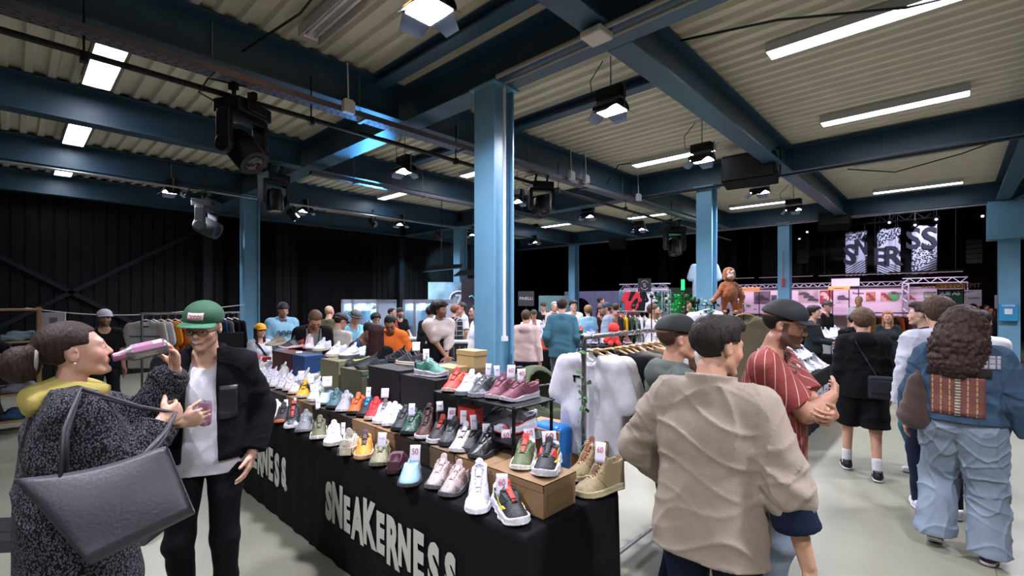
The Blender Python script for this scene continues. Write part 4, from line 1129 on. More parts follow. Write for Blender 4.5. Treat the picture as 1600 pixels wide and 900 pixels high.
# spots without fixtures: blue and cyan washes, added fill for the far hall
def spot(loc, to, e, color, ang=.9, size=.1, blend=.5, parent=None):
    ld = bpy.data.lights.new('unseen_spot', 'SPOT'); ld.energy = e; ld.color = color; ld.spot_size = ang; ld.spot_blend = blend; ld.shadow_soft_size = size
    lo = bpy.data.objects.new('unseen_spot', ld); link(lo, parent); lo.location = loc
    lo.rotation_euler = (Vector(to)-Vector(loc)).to_track_quat('-Z', 'Y').to_euler(); return lo
_q = onY(583, 10.9); spot((_q[0], 10.75, zat(335, _q[2])-.75), (3.5, 6.5, 3.99), 900, (.08, .4, 1.0), .22)  # blue spot hung below the lamp body, added to tint the flange
spot((9.6, 12.6, 3.4), (11.8, 14.3, 2.9), 700, (.35, .75, 1.0), .8)
spot((9.0, 12.4, 3.5), (9.6, 14.3, 2.5), 160, (.35, .75, 1.0), .6)
# ------------------------------------------------------------------ the long sneaker table
m_cloth = mat('black_table_cloth', '#070709', .85, noise=.2, nscale=4, bump=.25, bscale=30, spec=.2)
m_letter = mat('letter_print', '#bdbbb0', .8)
m_card = mat('brown_cardboard', '#8a6c4c', .75, noise=.06, nscale=12)
m_card2 = mat('dull_cardboard', '#6a5640', .75, noise=.06, nscale=12)
m_cardd = mat('dark_carton', '#171417', .7)
TX0, TX1 = 1.496, 2.235
def cloth_table(label, x0, x1, y0, y1, z=.75, group=None, flip=None, cl=None, top=None):
    """table under a cloth that reaches the floor"""
    cx, cy = (x0+x1)/2, (y0+y1)/2
    t = thing('cloth_covered_table', label, 'table', (cx, cy, 0), 0, group)
    hx, hy = (x1-x0)/2, (y1-y0)/2; b = MB(); n = 40
    rings = []
    def outline(g, wob, z_):
        pts = []; per = [(-hx, -hy, hx, -hy), (hx, -hy, hx, hy), (hx, hy, -hx, hy), (-hx, hy, -hx, -hy)]
        for (ax, ay, bx_, by) in per:
            L = math.hypot(bx_-ax, by-ay); k = max(8, int(L/.05)); nx, ny = (by-ay)/L, -(bx_-ax)/L
            for i in range(k):
                u = i/k; a = u*L; e = min(u, 1-u)*L
                fo = wob*(math.sin(a*23+ax*5)+.6*math.sin(a*41+ay*3+1))*.5*min(1, e/.08+.2)
                corner = g*(1.0)
                x = ax+(bx_-ax)*u+nx*(g+fo); y = ay+(by-ay)*u+ny*(g+fo)
                if u == 0: x += (-1 if ax < 0 else 1)*g*.7; y += (-1 if ay < 0 else 1)*g*.7
                pts.append((x, y, z_))
        return pts
    zs = [(-.012, 0, z), (0., 0, z-.008), (.004, .001, z-.05), (.008, .004, z-.25), (.012, .007, z-.5), (.018, .011, .008)]
    R = [outline(g, wb, zz) for g, wb, zz in zs]; m = len(R[0]); vs = [v for r in R for v in r]; fs = []
    for i in range(len(R)-1):
        for k in range(m): fs.append((i*m+k, (i+1)*m+k, (i+1)*m+(k+1) % m, i*m+(k+1) % m))
    fs.append(tuple(range(m))); b.add(vs, fs)
    o = b.build('table_cloth', cl or m_cloth, t, smooth=False); smooth_by_angle(o, .9)
    b = MB(); b.box((0, 0, z-.03), (2*hx-.02, 2*hy-.02, .03)); b.build('table_top', m_card2, t)
    for sx in (-1, 1):
        for sy in (-1, 1):
            b = MB(); b.rod((sx*(hx-.08), sy*(hy-.1), 0), (sx*(hx-.08), sy*(hy-.1), z-.04), .015); b.build('leg', m_greymetal, t)
    return t
def put_text(t, s, size, org, right, up, bold=0., xs=1., m=m_letter, spacing=1.0, name='lettering'):
    loc = Vector(t.location); M = Matrix.Translation(-loc) @ frame_M(org, right, up)
    return text_mesh(name, s, size, m, t, M, extrude=.0008, bold=bold, xs=xs, spacing=spacing)
tabs = [(1.32, 3.36, 'nearest black cloth covered sneaker table with the complete pale lettering'), (3.37, 5.4, 'second black cloth covered sneaker table, half hidden behind the man in the green cap'), (5.41, 7.4, 'furthest part of the long row of black covered sneaker tables')]
for y0, y1, l in tabs:
    t = cloth_table(l, TX0, TX1, y0, y1, group='long row of sneaker tables')
    if y0 < 5:
        yc = y0+1.07; 
        letters = 'SNEAKERNESS'; n = len(letters)
        y = y0+1.79; step = .128
        for i, ch in enumerate(letters):
            hh_ = .245+.03*math.sin(i*2.4)+(.03 if ch == 'K' else 0); 
            M = Matrix.Translation(-Vector(t.location)) @ frame_M((TX0-.0215-.004*math.sin(i), y-.03, .385+.012*math.sin(i*1.9)), (0, -1, .02*math.sin(i*3)), (0, 0, 1))
            text_mesh('letter', ch, hh_*1.33, m_letter, t, M, extrude=.0012, bold=.017, xs=.54+(.03 if ch in 'SK' else 0)); y -= step
        M = Matrix.Translation(-Vector(t.location)) @ frame_M((TX0-.022, y+.055, .29), (0, -1, 0), (0, 0, 1))
        text_mesh('registered_mark', 'R', .035, m_letter, t, M, extrude=.001, bold=.001)
        b = MB(); c = Vector((TX0-.022, y+.055, .29))-Vector(t.location); b.tube([tuple(c+Vector((0, .025*math.cos(a), .025*math.sin(a)))) for a in [i*PI/10 for i in range(20)]], .002, 5, closed=True); b.build('registered_ring', m_letter, t)
def carton(label, x0, x1, y0, y1, z0, z1, m=m_card, lid=True, group='shoe cartons', name='shoe_carton', rz=0., open_front=False, print_=None):
    cx, cy = (x0+x1)/2, (y0+y1)/2; t = thing(name, label, 'box', (cx, cy, z0), rz, group); hx, hy, h_ = (x1-x0)/2, (y1-y0)/2, z1-z0
    b = MB(); b.bx(-hx+.003, hx-.003, -hy+.003, hy-.003, 0, h_-.003); b.build('box_body', m, t, bevel=.002)
    if lid:
        b = MB(); lh = min(.035, h_*.4); b.bx(-hx, hx, -hy, hy, h_-.003, h_)
        b.bx(-hx, -hx+.003, -hy, hy, h_-lh, h_); b.bx(hx-.003, hx, -hy, hy, h_-lh, h_); b.bx(-hx, hx, -hy, -hy+.003, h_-lh, h_); b.bx(-hx, hx, hy-.003, hy, h_-lh, h_); b.build('lid', m, t)
    if open_front:
        b = MB(); b.bx(-hx-.001, -hx+.002, -hy+.02, hy-.02, .012, h_-.02); b.build('opening_shade_panel', mat('box_shadow_board', '#1c1310', .9), t)  # dark panel stands in for the shade inside an open front
    return t
t = carton('brown shoe carton at the near table corner carrying two sneakers', 1.66, 1.915, 1.36, 1.73, .752, .908, group=None)
b = MB(); b.bx(-.10, .10, -.1868, -.1858, .03, .10); b.build('faded_print', mat('card_print', '#7a6142', .8), t)
y = 1.76; cm = [m_card, m_card2, mat('dark_brown_board', '#2c201a', .8), m_card, m_card2, m_card]  # dark brown board puts the shade of open box fronts into colour
names = ['beneath the black sneaker pair', 'beneath the cream sneaker with navy laces', 'beneath the brown leather high top', 'beneath the shiny green sneaker', 'beneath the two white sneakers of the middle row', 'beneath the red sneaker', 'beneath the orange and black sneaker', 'beneath the silver sneaker', 'beneath the glittering teal sneaker', 'beneath the yellow and black sneaker', 'beneath the orange toed white sneaker', 'beneath the row of white sneakers', 'beneath the last white sneakers of the row']
for i, nm in enumerate(names):
    L = [.3, .24, .36, .24, .33, .36, .30, .22, .34, .36, .3, .34, .5][i]
    carton('brown carton of the middle row '+nm, 1.715+.004*(i % 3), 2.02, y, y+L-.006, .752, .882, cm[[0, 1, 2, 0, 0, 2, 2, 1, 0, 2, 1, 0, 1][i]], group='cartons carrying the middle row of sneakers'); y += L
for i, (ya, yb, z1, m_, l) in enumerate(((2.62, 3.05, 1.195, m_cardd, 'black crate under the green patterned sneaker'), (3.07, 3.52, 1.215, m_cardd, 'black crate under the two black leather shoes'),
        (3.62, 4.0, 1.155, mat('olive_box', '#55523c', .7), 'olive patterned box under the black and lime pair'), (4.03, 4.4, 1.2, mat('khaki_box', '#6d6b4e', .7), 'khaki box under the pair of white court shoes'),
        (4.75, 5.05, 1.19, mat('navy_box', '#1d3f6e', .6), 'blue box under the pale pink sneaker of the top tier'), (5.07, 5.6, 1.19, mat('dark_red_box', '#4c1f1c', .6), 'dark red box under the red soled black sneaker'))):
    carton(l, 2.02, 2.24, ya, yb, .752, z1, m_, group='boxes of the top tier')
for ya, yb, zc in ((5.75, 6.1, 1.0), (6.2, 6.6, 1.05)):
    carton('red shoe box among the white sneakers %s' % ('closer to the camera' if ya < 6 else 'further along'), 2.0, 2.23, ya, yb, .752, zc, mat('red_box', '#8f1f24', .6), group='red boxes')
# two little shelves of black wire at the near end
t = thing('wire_shelf', 'small black two tier wire shelf with burgundy sneakers on top', 'shelf', (2.03, 2.1, .752), 0)
for z in (.2, .405):
    b = MB(); b.bx(-.16, .19, -.37, .36, z, z+.01); b.build('shelf_board', m_blackmetal, t, bevel=.003)
for sx in (-.15, .18):
    for sy in (-.35, .35): b = MB(); b.box((sx, sy, .21), (.014, .014, .42)); b.build('leg', m_blackmetal, t)

def sn(label, toe_px, heel_px, z=.757, **k):
    sc = k.pop('sc', 1.0)
    tx, ty = onz(*toe_px, z); hx_, hy_ = onz(*heel_px, z); a = math.atan2(ty-hy_, tx-hx_)
    cx, cy = tx-.138*sc*math.cos(a), ty-.138*sc*math.sin(a)
    return sneaker(label, z=z, face=math.degrees(a), loc=(cx, cy), sc=sc, **k)
W_, K_, G_ = '#dedbe6', '#1b1b1f', '#77777c'
A_ = 'near row of the long table'
front = [
 ('black and red chunky sneaker with yellow flash at the near table corner', (816, 824), (772, 778), dict(kind='chunky', up='#222226', so='#d9d7dc', side='#24302f', stripe='#d8c53a', toe=0, tongue='#d23a2e', lace='#0e0e10', heel='#dcdce0')),
 ('white high top sneaker with thick laces next to the corner sneaker', (744, 805), (752, 766), dict(kind='high', up=W_, so='#e2e0e6', lace='#e6e3ea', tongue='#cfd0dc')),
 ('pale pink and grey sneaker, the further one of a pair', (673, 767), (707, 736), dict(kind='runner', up='#b79fa0', so='#56555a', cap='#605e60', lace='#c9b7ae', stripe=None, side='#a08884')),
 ('pale pink and grey sneaker, the nearer one of a pair', (694, 779), (732, 747), dict(kind='runner', up='#b39b98', so='#504f54', cap='#5a585a', lace='#c9b7ae', side='#8e7870')),
 ('light blue knitted slip on shoe with a card reading 50', (636, 763), (648, 733), dict(kind='slip', up='#8cb9cc', so='#3a3a3e', ins='#7a4b80')),
 ('dark maroon slip on shoe turned with its opening outward', (627, 716), (611, 746), dict(kind='slip', up='#4c2230', so='#2a161c', ins='#08080a')),
 ('olive beige sneaker with card, between orange and maroon shoes', (590, 731), (603, 703), dict(kind='runner', up='#7d7a5c', so='#5c5a48', lace='#3c3a2c')),
 ('orange and black sneaker of the near row on a gum sole', (566, 719), (575, 692), dict(kind='court', up='#d2852a', so='#b89a80', tongue='#4a3a3a', lace='#2a2224', cap='#d2852a', outs='#a06a34')),
 ('cream white sneaker of the near row turned heel outward', (556, 692), (538, 713), dict(kind='chunky', up='#cfc9bf', so='#bfb69c', lace='#d8d3ca')),
 ('white sneaker with pale sole, right before the orange one in the near row', (518, 698), (527, 672), dict(kind='court', up='#d9d8e4', so='#c9c6c0', lace='#e0dfe8')),
 ('olive brown sneaker with a white sole rim in the near row', (496, 688), (505, 664), dict(kind='runner', up='#5b5840', so='#cfccc4', cap='#6a664a', lace='#403c30')),
 ('grey and black running sneaker of the near row', (471, 677), (491, 651), dict(kind='runner', up='#6d6e70', so='#77777a', lace='#a8a6ae', side='#48484c')),
 ('white toed black sneaker with a red tongue mark in the near row', (453, 670), (471, 645), dict(kind='high', sc=.92, up='#24262b', so='#cfccd0', cap='#b9bcc4', tongue='#b03a30', lace='#14151a')),
 ('dark sneaker with an orange sole in the near row', (437, 662), (455, 640), dict(kind='runner', up='#241c24', so='#c06a40')),
 ('pale pinkish white sneaker with a paper card in the near row', (425, 657), (445, 634), dict(kind='court', up='#cfc6cf', so='#b79f80', lace='#ddd6de')),
 ('black sneaker with a thick pale sole near the man in the green cap', (410, 652), (428, 630), dict(kind='runner', up='#1a191d', so='#b8a488')),
 ('white sneaker right behind the black one at the table edge', (403, 640), (415, 619), dict(kind='runner', up=W_, so=W_)),
 ('black sneaker nearest to the fleece jacket man, half hidden', (392, 634), (404, 612), dict(kind='court', up='#1c1d22', so='#cfccd4')),
]
for l, a, b_, k in front:
    k.pop('toe', None); sn(l, a, b_, **k)
mid = [
 ('green mesh sneaker with red tongue badge on the near carton', (810, 737), (830, 706), dict(z=.91, kind='runner', up='#4c5a38', so='#d6cfc6', cap='#56603c', lace='#6a7048', tongue='#c23a30', heel='#d8d4cc')),
 ('black sneaker with red saddle and yellow flash on the near carton', (846, 748), (868, 714), dict(z=.91, kind='chunky', up='#27272c', so='#cbcad0', stripe='#d8c53a', tongue='#101014', lace='#0c0c0e', side='#c23a30', heel='#8a8a90')),
 ('shiny black leather sneaker, nearer one of a laced pair', (737, 718), (784, 696), dict(kind='runner', up='#17181a', so='#2a2a2e', lace='#0c0c0e')),
 ('dull black sneaker with grey toe behind the shiny black one', (722, 707), (766, 685), dict(kind='runner', up='#252629', so='#3a3a3e', cap='#45474b', lace='#0c0c0e')),
 ('cream sneaker with navy laces in the middle row', (711, 709), (742, 684), dict(kind='runner', up='#b8ae9c', so='#c9c3c0', cap='#cfcdde', lace='#34364e', tongue='#c9c4cc')),
 ('charcoal sneaker with a small white emblem on its tongue', (694, 698), (727, 673), dict(kind='court', up='#34353a', so='#26262a', cap='#46474d', stripe='#55565c')),
 ('dark brown laced sneaker with white rubber sole in the middle row', (675, 694), (710, 668), dict(kind='court', up='#221c1d', so='#cfcacd', cap='#2e2628', tongue='#b0352c')),
 ('brown leather high top with striped white sole', (656, 688), (690, 661), dict(kind='high', sc=.95, up='#3e201c', so='#cfccd8', cap='#5a342a', lace='#1e100e', outs='#2a2024')),
 ('shiny dark green sneaker of the middle row', (634, 681), (667, 654), dict(kind='runner', up='#2c4a3c', so='#1c2024', lace='#1c2a26')),
 ('black green sneaker with a white card, beside the white pair', (619, 675), (655, 648), dict(kind='runner', up='#20282a', so='#17191b', lace='#101214')),
 ('white slipper shaped sneaker nearest to the black green one', (606, 668), (636, 641), dict(kind='runner', up='#d6d3df', so='#dcdae4', lace='#e6e4ee')),
 ('white sneaker between the red one and the other white one', (591, 663), (620, 638), dict(kind='court', up='#d9d6e2', so='#dcdae4', tongue='#55484a')),
 ('bright red laced sneaker with a white sole', (578, 658), (607, 632), dict(kind='runner', up='#c8262a', so='#c3b7b2', lace='#d83634')),
 ('navy black sneaker with a blue tongue patch', (566, 653), (595, 628), dict(kind='runner', up='#26202c', so='#17141a', tongue='#2f7fb8')),
 ('orange sneaker with a black sole in the middle row', (550, 649), (579, 625), dict(kind='runner', up='#cf5a22', so='#1e1b1c', lace='#3c2018', tongue='#d2602a')),
 ('silver grey running sneaker of the middle row', (533, 645), (560, 620), dict(kind='runner', up='#9a98a8', so='#c9c7d4', side='#6d6a66', lace='#d4d2de')),
 ('glittering teal sneaker beside the silver one', (518, 640), (545, 615), dict(kind='runner', up='#3c5c60', so='#262c30')),
 ('pale blue grey sneaker wrapped in clear film', (502, 634), (530, 611), dict(kind='slip', up='#9fb2c8', so='#5a6a6a')),
 ('white green low sneaker behind the pale blue one', (488, 628), (515, 606), dict(kind='court', up='#c5c9c2', so='#b9bcb0', heel='#7c8c66')),
 ('yellow sneaker with a black side and wild yellow tongue', (470, 623), (499, 599), dict(kind='runner', up='#d9a324', so='#c9b7a8', side='#26201c', lace='#1c1814')),
 ('white sneaker with a yellow toe', (458, 617), (486, 594), dict(kind='runner', up='#d2ccd6', so='#c9b79c', cap='#d9a92c')),
 ('white sneaker with an orange toe', (449, 612), (477, 590), dict(kind='runner', up='#d2ccd6', so='#c9c3c9', cap='#cf6a2c')),
 ('white sneaker with an olive toe', (438, 609), (467, 587), dict(kind='runner', up='#cfcad2', so='#c9c3c9', cap='#77804c')),
 ('white sneaker with a red toe', (426, 606), (455, 583), dict(kind='runner', up='#d4d0dc', so='#c9c3c9', cap='#c03434')),
 ('white sneaker with a light blue toe', (418, 602), (445, 579), dict(kind='runner', up='#d4d0dc', so='#c9c3c9', cap='#4a94c0')),
 ('all white sneaker directly left of the blue toed one', (408, 597), (436, 575), dict(kind='runner', up=W_, so=W_)),
 ('all white sneaker, second left of the blue toed one', (399, 592), (428, 572), dict(kind='court', up=W_, so=W_)),
 ('all white sneaker at the left end of the middle row', (390, 588), (418, 568), dict(kind='runner', up=W_, so=W_)),
]
for l, a, b_, k in mid: k.setdefault('z', .887); sn(l, a, b_, **k)
# a second line of shoes behind the middle row
j = 0
for yy in [4.35, 4.55, 4.75, 4.95, 5.15, 5.35, 5.55, 5.8, 6.05, 6.3, 6.55, 6.8]:
    l = ['white sneaker standing before the khaki box', 'white sneaker with pale green heel before the blue box', 'white laced sneaker left of the blue box', 'white sneaker just under the dark red box', 'white sneaker with grey stripe under the dark red box', 'white sneaker left of the dark red box', 'white sneaker in front of the nearer red box', 'grey white sneaker in front of the nearer red box', 'white sneaker between the two red boxes', 'white sneaker in front of the further red box', 'white sneaker left of the further red box', 'last white sneaker at the far end of the table'][j]
    j += 1
    sneaker(l, loc=(1.72+.02*(j % 2)+.22, yy), z=.90+(.0 if j < 9 else -.14), face=190+random.uniform(-14, 14), kind=['runner', 'court', 'high'][j % 3], up=['#d9d7e2', '#cfcfdc', '#d0ccc8'][j % 3], so=W_, heel='#8ca07c' if j == 2 else None, stripe='#7c7c88' if j == 5 else None)
for i in range(7):
    yy = 5.15+i*.27
    sneaker(['black white sneaker at the aisle side before the table end', 'white sneaker at the aisle side beside the black white one', 'beige sneaker at the aisle side of the far table', 'white blue sneaker at the aisle side of the far table', 'plain white sneaker further along the aisle side', 'grey sneaker further along the aisle side', 'last sneaker at the aisle side of the far table'][i], loc=(1.66, yy), z=.757, face=185+i*3, kind=['court', 'runner'][i % 2], up=['#2a2a30', W_, '#b9a890', '#c4cce0', W_, '#8a8a92', '#c9c6d0'][i], so=W_)
top = [
 ('green patterned sneaker with white laces standing alone on a black crate', (698, 589), (655, 585), dict(z=1.198, kind='chunky', up='#3c7464', so='#a9a4ae', side='#2c5c4c', lace='#d8d8dc', heel='#1c2c2c', cap='#4c6c6a')),
 ('grey black sneaker with cream sole, nearer of two on the crate', (622, 567), (660, 571), dict(z=1.218, kind='court', up='#3a3b40', so='#b9ab98')),
 ('flat black leather shoe behind the grey black sneaker', (603, 563), (642, 564), dict(z=1.218, kind='court', up='#17181a', so='#1c1a1c')),
 ('black trainer with a lime flash, left one', (536, 571), (572, 570), dict(z=1.158, kind='runner', up='#1e2422', so='#17181a', stripe='#a9b86a')),
 ('black trainer without flash right of the lime flashed one', (556, 577), (594, 575), dict(z=1.158, kind='runner', up='#1d2224', so='#17181a')),
 ('white court shoe with pale sole, left of the white pair', (512, 558), (545, 552), dict(z=1.203, kind='court', up='#dcdae6', so='#bda590')),
 ('white court shoe with black toe sole, right of the white pair', (531, 560), (566, 556), dict(z=1.203, kind='court', up='#dcdae6', so='#4a4648', stripe='#b9b6c4')),
 ('black and white patterned sneaker with a bright red heel sole', (437, 545), (474, 542), dict(z=1.193, kind='runner', up='#33302f', so='#d8d4d4', outs='#c8342c', heel='#c8342c', side='#7a7470')),
 ('tan sneaker behind the red heeled one on the dark red box', (417, 541), (452, 537), dict(z=1.193, kind='runner', up='#8a7c6a', so='#a39a8a')),
 ('pale pink sneaker on the blue box', (478, 545), (498, 538), dict(z=1.193, kind='high', sc=.8, up='#cfb9c0', so='#cfc4cc')),
 ('white laced sneaker right of the pink one', (491, 549), (515, 545), dict(z=1.193, kind='court', up='#cfcedc', so='#bcb2a0')),
 ('red and orange sneaker at the left end of the wire shelf top', (698, 614), (742, 594), dict(z=1.17, kind='runner', up='#c23324', so='#c9a9a0', side='#cf5a2a', lace='#7c1c1c')),
 ('white sneaker with grey sole on the wire shelf top', (719, 619), (763, 600), dict(z=1.17, kind='court', up='#cfcddb', so='#70727a')),
 ('black sneaker with white laces and grey sole on the wire shelf top', (739, 622), (784, 603), dict(z=1.17, kind='court', up='#20282a', so='#7c7e86', cap='#7a7c82', lace='#c9c9d0')),
 ('burgundy sneaker, left one of the pair on the wire shelf', (765, 625), (808, 609), dict(z=1.17, kind='runner', up='#6a3040', so='#a99aa0')),
 ('burgundy sneaker with a grey window sole, right one of the pair', (784, 628), (838, 618), dict(z=1.17, kind='runner', up='#6c3242', so='#aaa6ae')),
 ('white and red sneaker with a red tick on the lower wire shelf', (775, 678), (832, 668), dict(z=.966, kind='chunky', up='#d4cfdb', so='#d6d2dc', cap='#b83a30', stripe='#b8332a', outs='#b83a30', ins='#7a7780')),
 ('grey mesh sneaker on the lower wire shelf', (750, 665), (800, 656), dict(z=.966, kind='runner', up='#5c5f5c', so='#8a8c8a')),
 ('tan leather ankle boot with rope laces on the table edge', (901, 776), (950, 763), dict(z=.757, kind='high', sc=1.08, up='#8b7a58', so='#a39674', cap='#9a8a66', tongue='#5c3c24', lace='#c2a47c', heel='#6a5a3c')),
 ('tan ankle boot behind the other one beside the near carton', (888, 751), (925, 740), dict(z=.757, kind='high', sc=1.05, up='#85744f', so='#a39674', lace='#c2a47c', tongue='#7a3c1c')),
]
for l, a, b_, k in top:
    if k.pop('skip', 0): continue
    sn(l, a, b_, **k)
t = thing('display_stand', 'small black display stand under the light blue shoe', 'display stand', (*onz(588, 600, 1.0), .885))
b = MB(); b.bx(-.1, .1, -.14, .14, .195, .205); [b.box((sx*.09, sy*.13, .1), (.012, .012, .2)) for sx in (-1, 1) for sy in (-1, 1)]; b.build('stand_frame', m_blackmetal, t)
sn('light blue rubber clog shoe standing on the small black stand', (573, 589), (602, 591), z=1.093, kind='slip', up='#4aa6d0', so='#2c8f98', ins='#1c6f98')
# cards
tags = [(784, 776, .838, '60', .11, .06, 'large card with a pink 60 in the corner sneaker'), (859, 698, .98, '60', .085, .085, 'card with a red 60 in the red saddle sneaker on the carton'),
 (937, 723, .92, '60', .11, .058, 'card with a pink 60 in the tan boot'), (648, 722, .84, '50', .10, .065, 'card with a red 50 in the light blue shoe'),
 (791, 693, .93, '60', .08, .06, 'tilted card in the shiny black sneaker pair'), (828, 690, .97, '60', .075, .07, 'card behind the green sneaker on the near carton'),
 (760, 685, .95, None, .09, .05, 'narrow card leaning in the dull black sneaker'), (724, 663, .99, None, .09, .045, 'card in the charcoal sneaker'), (741, 672, .985, None, .095, .045, 'card standing behind the cream sneaker'),
 (705, 656, 1.0, '60', .08, .055, 'card in the dark brown laced sneaker'), (688, 643, 1.02, None, .07, .05, 'slanting card in the brown leather high top'), (643, 650, 1.0, None, .085, .045, 'bent card in the black green sneaker'),
 (601, 622, 1.0, None, .08, .065, 'square card behind the red sneaker'), (575, 622, 1.0, None, .09, .04, 'tall narrow card behind the orange sneaker'),
 (763, 588, 1.28, None, .085, .04, 'left small card behind the wire shelf sneakers'), (777, 589, 1.28, None, .075, .04, 'second small card behind the wire shelf sneakers'),
 (798, 592, 1.275, '60', .09, .055, 'card with 60 behind the burgundy sneakers'), (815, 596, 1.27, '40', .08, .055, 'slanting card right of the one with 60 on the wire shelf'),
 (497, 640, .87, None, .10, .04, 'curled card in the olive brown sneaker'), (536, 680, .83, None, .09, .03, 'narrow card between white and cream sneaker'), (447, 640, .83, None, .09, .035, 'leaning card in the pinkish sneaker'),
 (596, 700, .84, None, .10, .06, 'tall paper standing in the olive beige sneaker'), (460, 640, .87, None, .10, .02, 'thin card in the red marked black sneaker'),
 (470, 595, 1.0, None, .10, .06, 'card above the white orange toed sneakers'), (486, 600, 1.0, None, .10, .055, 'card beside the yellow sneaker'), (511, 605, 1.0, None, .10, .09, 'wide card behind the white green sneaker'),
 (650, 549, 1.33, None, .085, .07, 'card in the flat black leather shoe'), (666, 563, 1.31, None, .09, .05, 'pale card with a small red mark in the green patterned sneaker'), (467, 565, 1.1, None, .12, .07, 'pale paper behind the dark red box'),
 (420, 575, .98, None, .1, .05, 'card among the far white sneakers'), (435, 572, .98, None, .08, .04, 'little card among the far white sneakers'), (566, 556, 1.29, None, .08, .045, 'card standing in the right court shoe'), (812, 660, 1.03, None, .08, .04, 'card in the red tick sneaker'), (690, 600, 1.02, None, .06, .06, 'faint card on the dark crate')]
for px_, py_, z_, tx_, h_, w_d, l in tags: price_tag(l, px_, py_, z_, h=h_*.9, wd=w_d*.9, txt=tx_)
# ------------------------------------------------------------------ people in front
def rel(px, a): 
    x, y = at(px, 1.0); return face_cam(x, y)+math.radians(a)
def fab(name, c, r=.9, bump=.3, bs=220, noise=.06, ns=30, sheen=0.): return mat(name, c, r, bump=bump, bscale=bs, noise=noise, nscale=ns, sheen=sheen, spec=.18)
m_tee_w = fab('white_cotton', '#c9c6cc'); m_tee_k = fab('black_cotton', '#0b0b0d'); m_jean_k = fab('black_denim', '#090a0e', .8); m_jean_n = fab('navy_denim', '#141c30', .8)
m_jean_l = fab('light_denim', '#747f8c', .85, noise=.12, ns=8); m_jean_t = fab('teal_denim', '#3f7488', .85, noise=.1, ns=8)
m_sh_w = mat('white_leather', '#cfccd2', .5); m_sh_k = mat('black_leather', '#131317', .45); m_sole_w = mat('white_rubber', '#c9c6c9', .6); m_sole_k = mat('black_rubber', '#141416', .7)
sh_white = dict(mat=m_sh_w, sole=m_sole_w); sh_black = dict(mat=m_sh_k, sole=m_sole_w); sh_kk = dict(mat=m_sh_k, sole=m_sole_k)
m_sock = fab('white_sock', '#d2d0d4')
SK = dict(a='#c09078', b='#b07f66', c='#8a5c44', d='#c99c86', e='#a3745a')
def coords(fig, p): return hold_world(fig, p)
NH = .0062

# herringbone coat
m_coat = mat('grey_tweed', '#3a3a40', .95, bump=.5, bscale=260, spec=.1)
def tweed():
    nt = m_coat.node_tree; N = nt.nodes; L = nt.links; b = N['Principled BSDF']
    tc = N.new('ShaderNodeTexCoord'); v = N.new('ShaderNodeTexVoronoi'); v.inputs['Scale'].default_value = 165
    mp = N.new('ShaderNodeMapping'); mp.inputs['Scale'].default_value = (1, 1, .75); L.new(tc.outputs['Object'], mp.inputs[0]); L.new(mp.outputs[0], v.inputs['Vector'])
    r = N.new('ShaderNodeValToRGB'); r.color_ramp.elements[0].position = .2; r.color_ramp.elements[0].color = (*lin('#626167'), 1); r.color_ramp.elements[1].position = .6; r.color_ramp.elements[1].color = (*lin('#17171b'), 1)
    L.new(v.outputs['Distance'], r.inputs[0]); L.new(r.outputs[0], b.inputs['Base Color'])
tweed()
m_yel = fab('yellow_fleece', '#b5a45c')
w1 = person('woman with a brown hair bun and grey tweed coat drinking from a can', 122, 1.8, 500, rel(122, 97), tone='#c2937c', fem=True, h=NH, build_=1.14, lean=-.02,
    head=(-.02, .13, 0), arms={1: dict(t=(.13, .25, .755), pole=(.55, -.55, -1), n=(-.7, -.6, -.2), dir=(-.35, .8, .35), curl=.95, thumb=.7),
                               -1: dict(t=(-.06, .345, .862), pole=(-.2, .35, -1), n=(.15, -.7, .35), dir=(.15, -.05, 1), curl=.55, thumb=.8)},
    outer=dict(mat=m_coat, hem=.12, drape=.065, off=.028, name='coat', kind='plain', amp=.005, crease=.007, rs=1.15, push={1: .9, -1: .93}), legs=dict(mat=m_jean_k), shoes=sh_kk, hair=('bun', '#2b1c15'), lipc='#9c4a50')
s = w1.s
hood = U([SUB(ell(w1.sp2(0, .0, .842), (.118*s, .115*s, .062*s)), ell(w1.sp2(0, .05, .885), (.078*s, .10*s, .085*s)), .012), (ell(w1.sp2(0, -.115, .83), (.10*s, .045*s, .06*s)), .03)])
sdf_obj('hood', FOLD(hood, .004, 40, .4), w1.lo, w1.hi, NH, m_yel, w1.t)
cuffp = w1.wr[-1]; cd_ = w1.hd[-1]
sdf_obj('coat_cuff', CUT(cone(w1.el[-1]+(w1.wr[-1]-w1.el[-1])*.5, w1.wr[-1]*.99+w1.el[-1]*.01, .06, .058), w1.wr[-1], unit(w1.wr[-1]-w1.el[-1])), w1.lo, w1.hi, NH, m_coat, w1.t)
b = MB(); b.lathe([(.0001, -.003), (.004, -.002), (.005, 0), (.0001, .004)], 10, c=tuple(w1.T(.085, -.012, -.036))); b.build('earring', mat('pearl', '#e6e0dc', .15), w1.t, smooth=True)
b = MB(); b.tube([tuple(w1.hc+w1.RH@(np.array([.055*math.cos(a), -.112+.01*math.sin(a), .0+.05*math.sin(a)])*s)) for a in [i*2*PI/16 for i in range(16)]], .006, 6, closed=True); b.build('hair_tie', mat('hair_tie_band', '#8a8480', .6), w1.t, smooth=True)
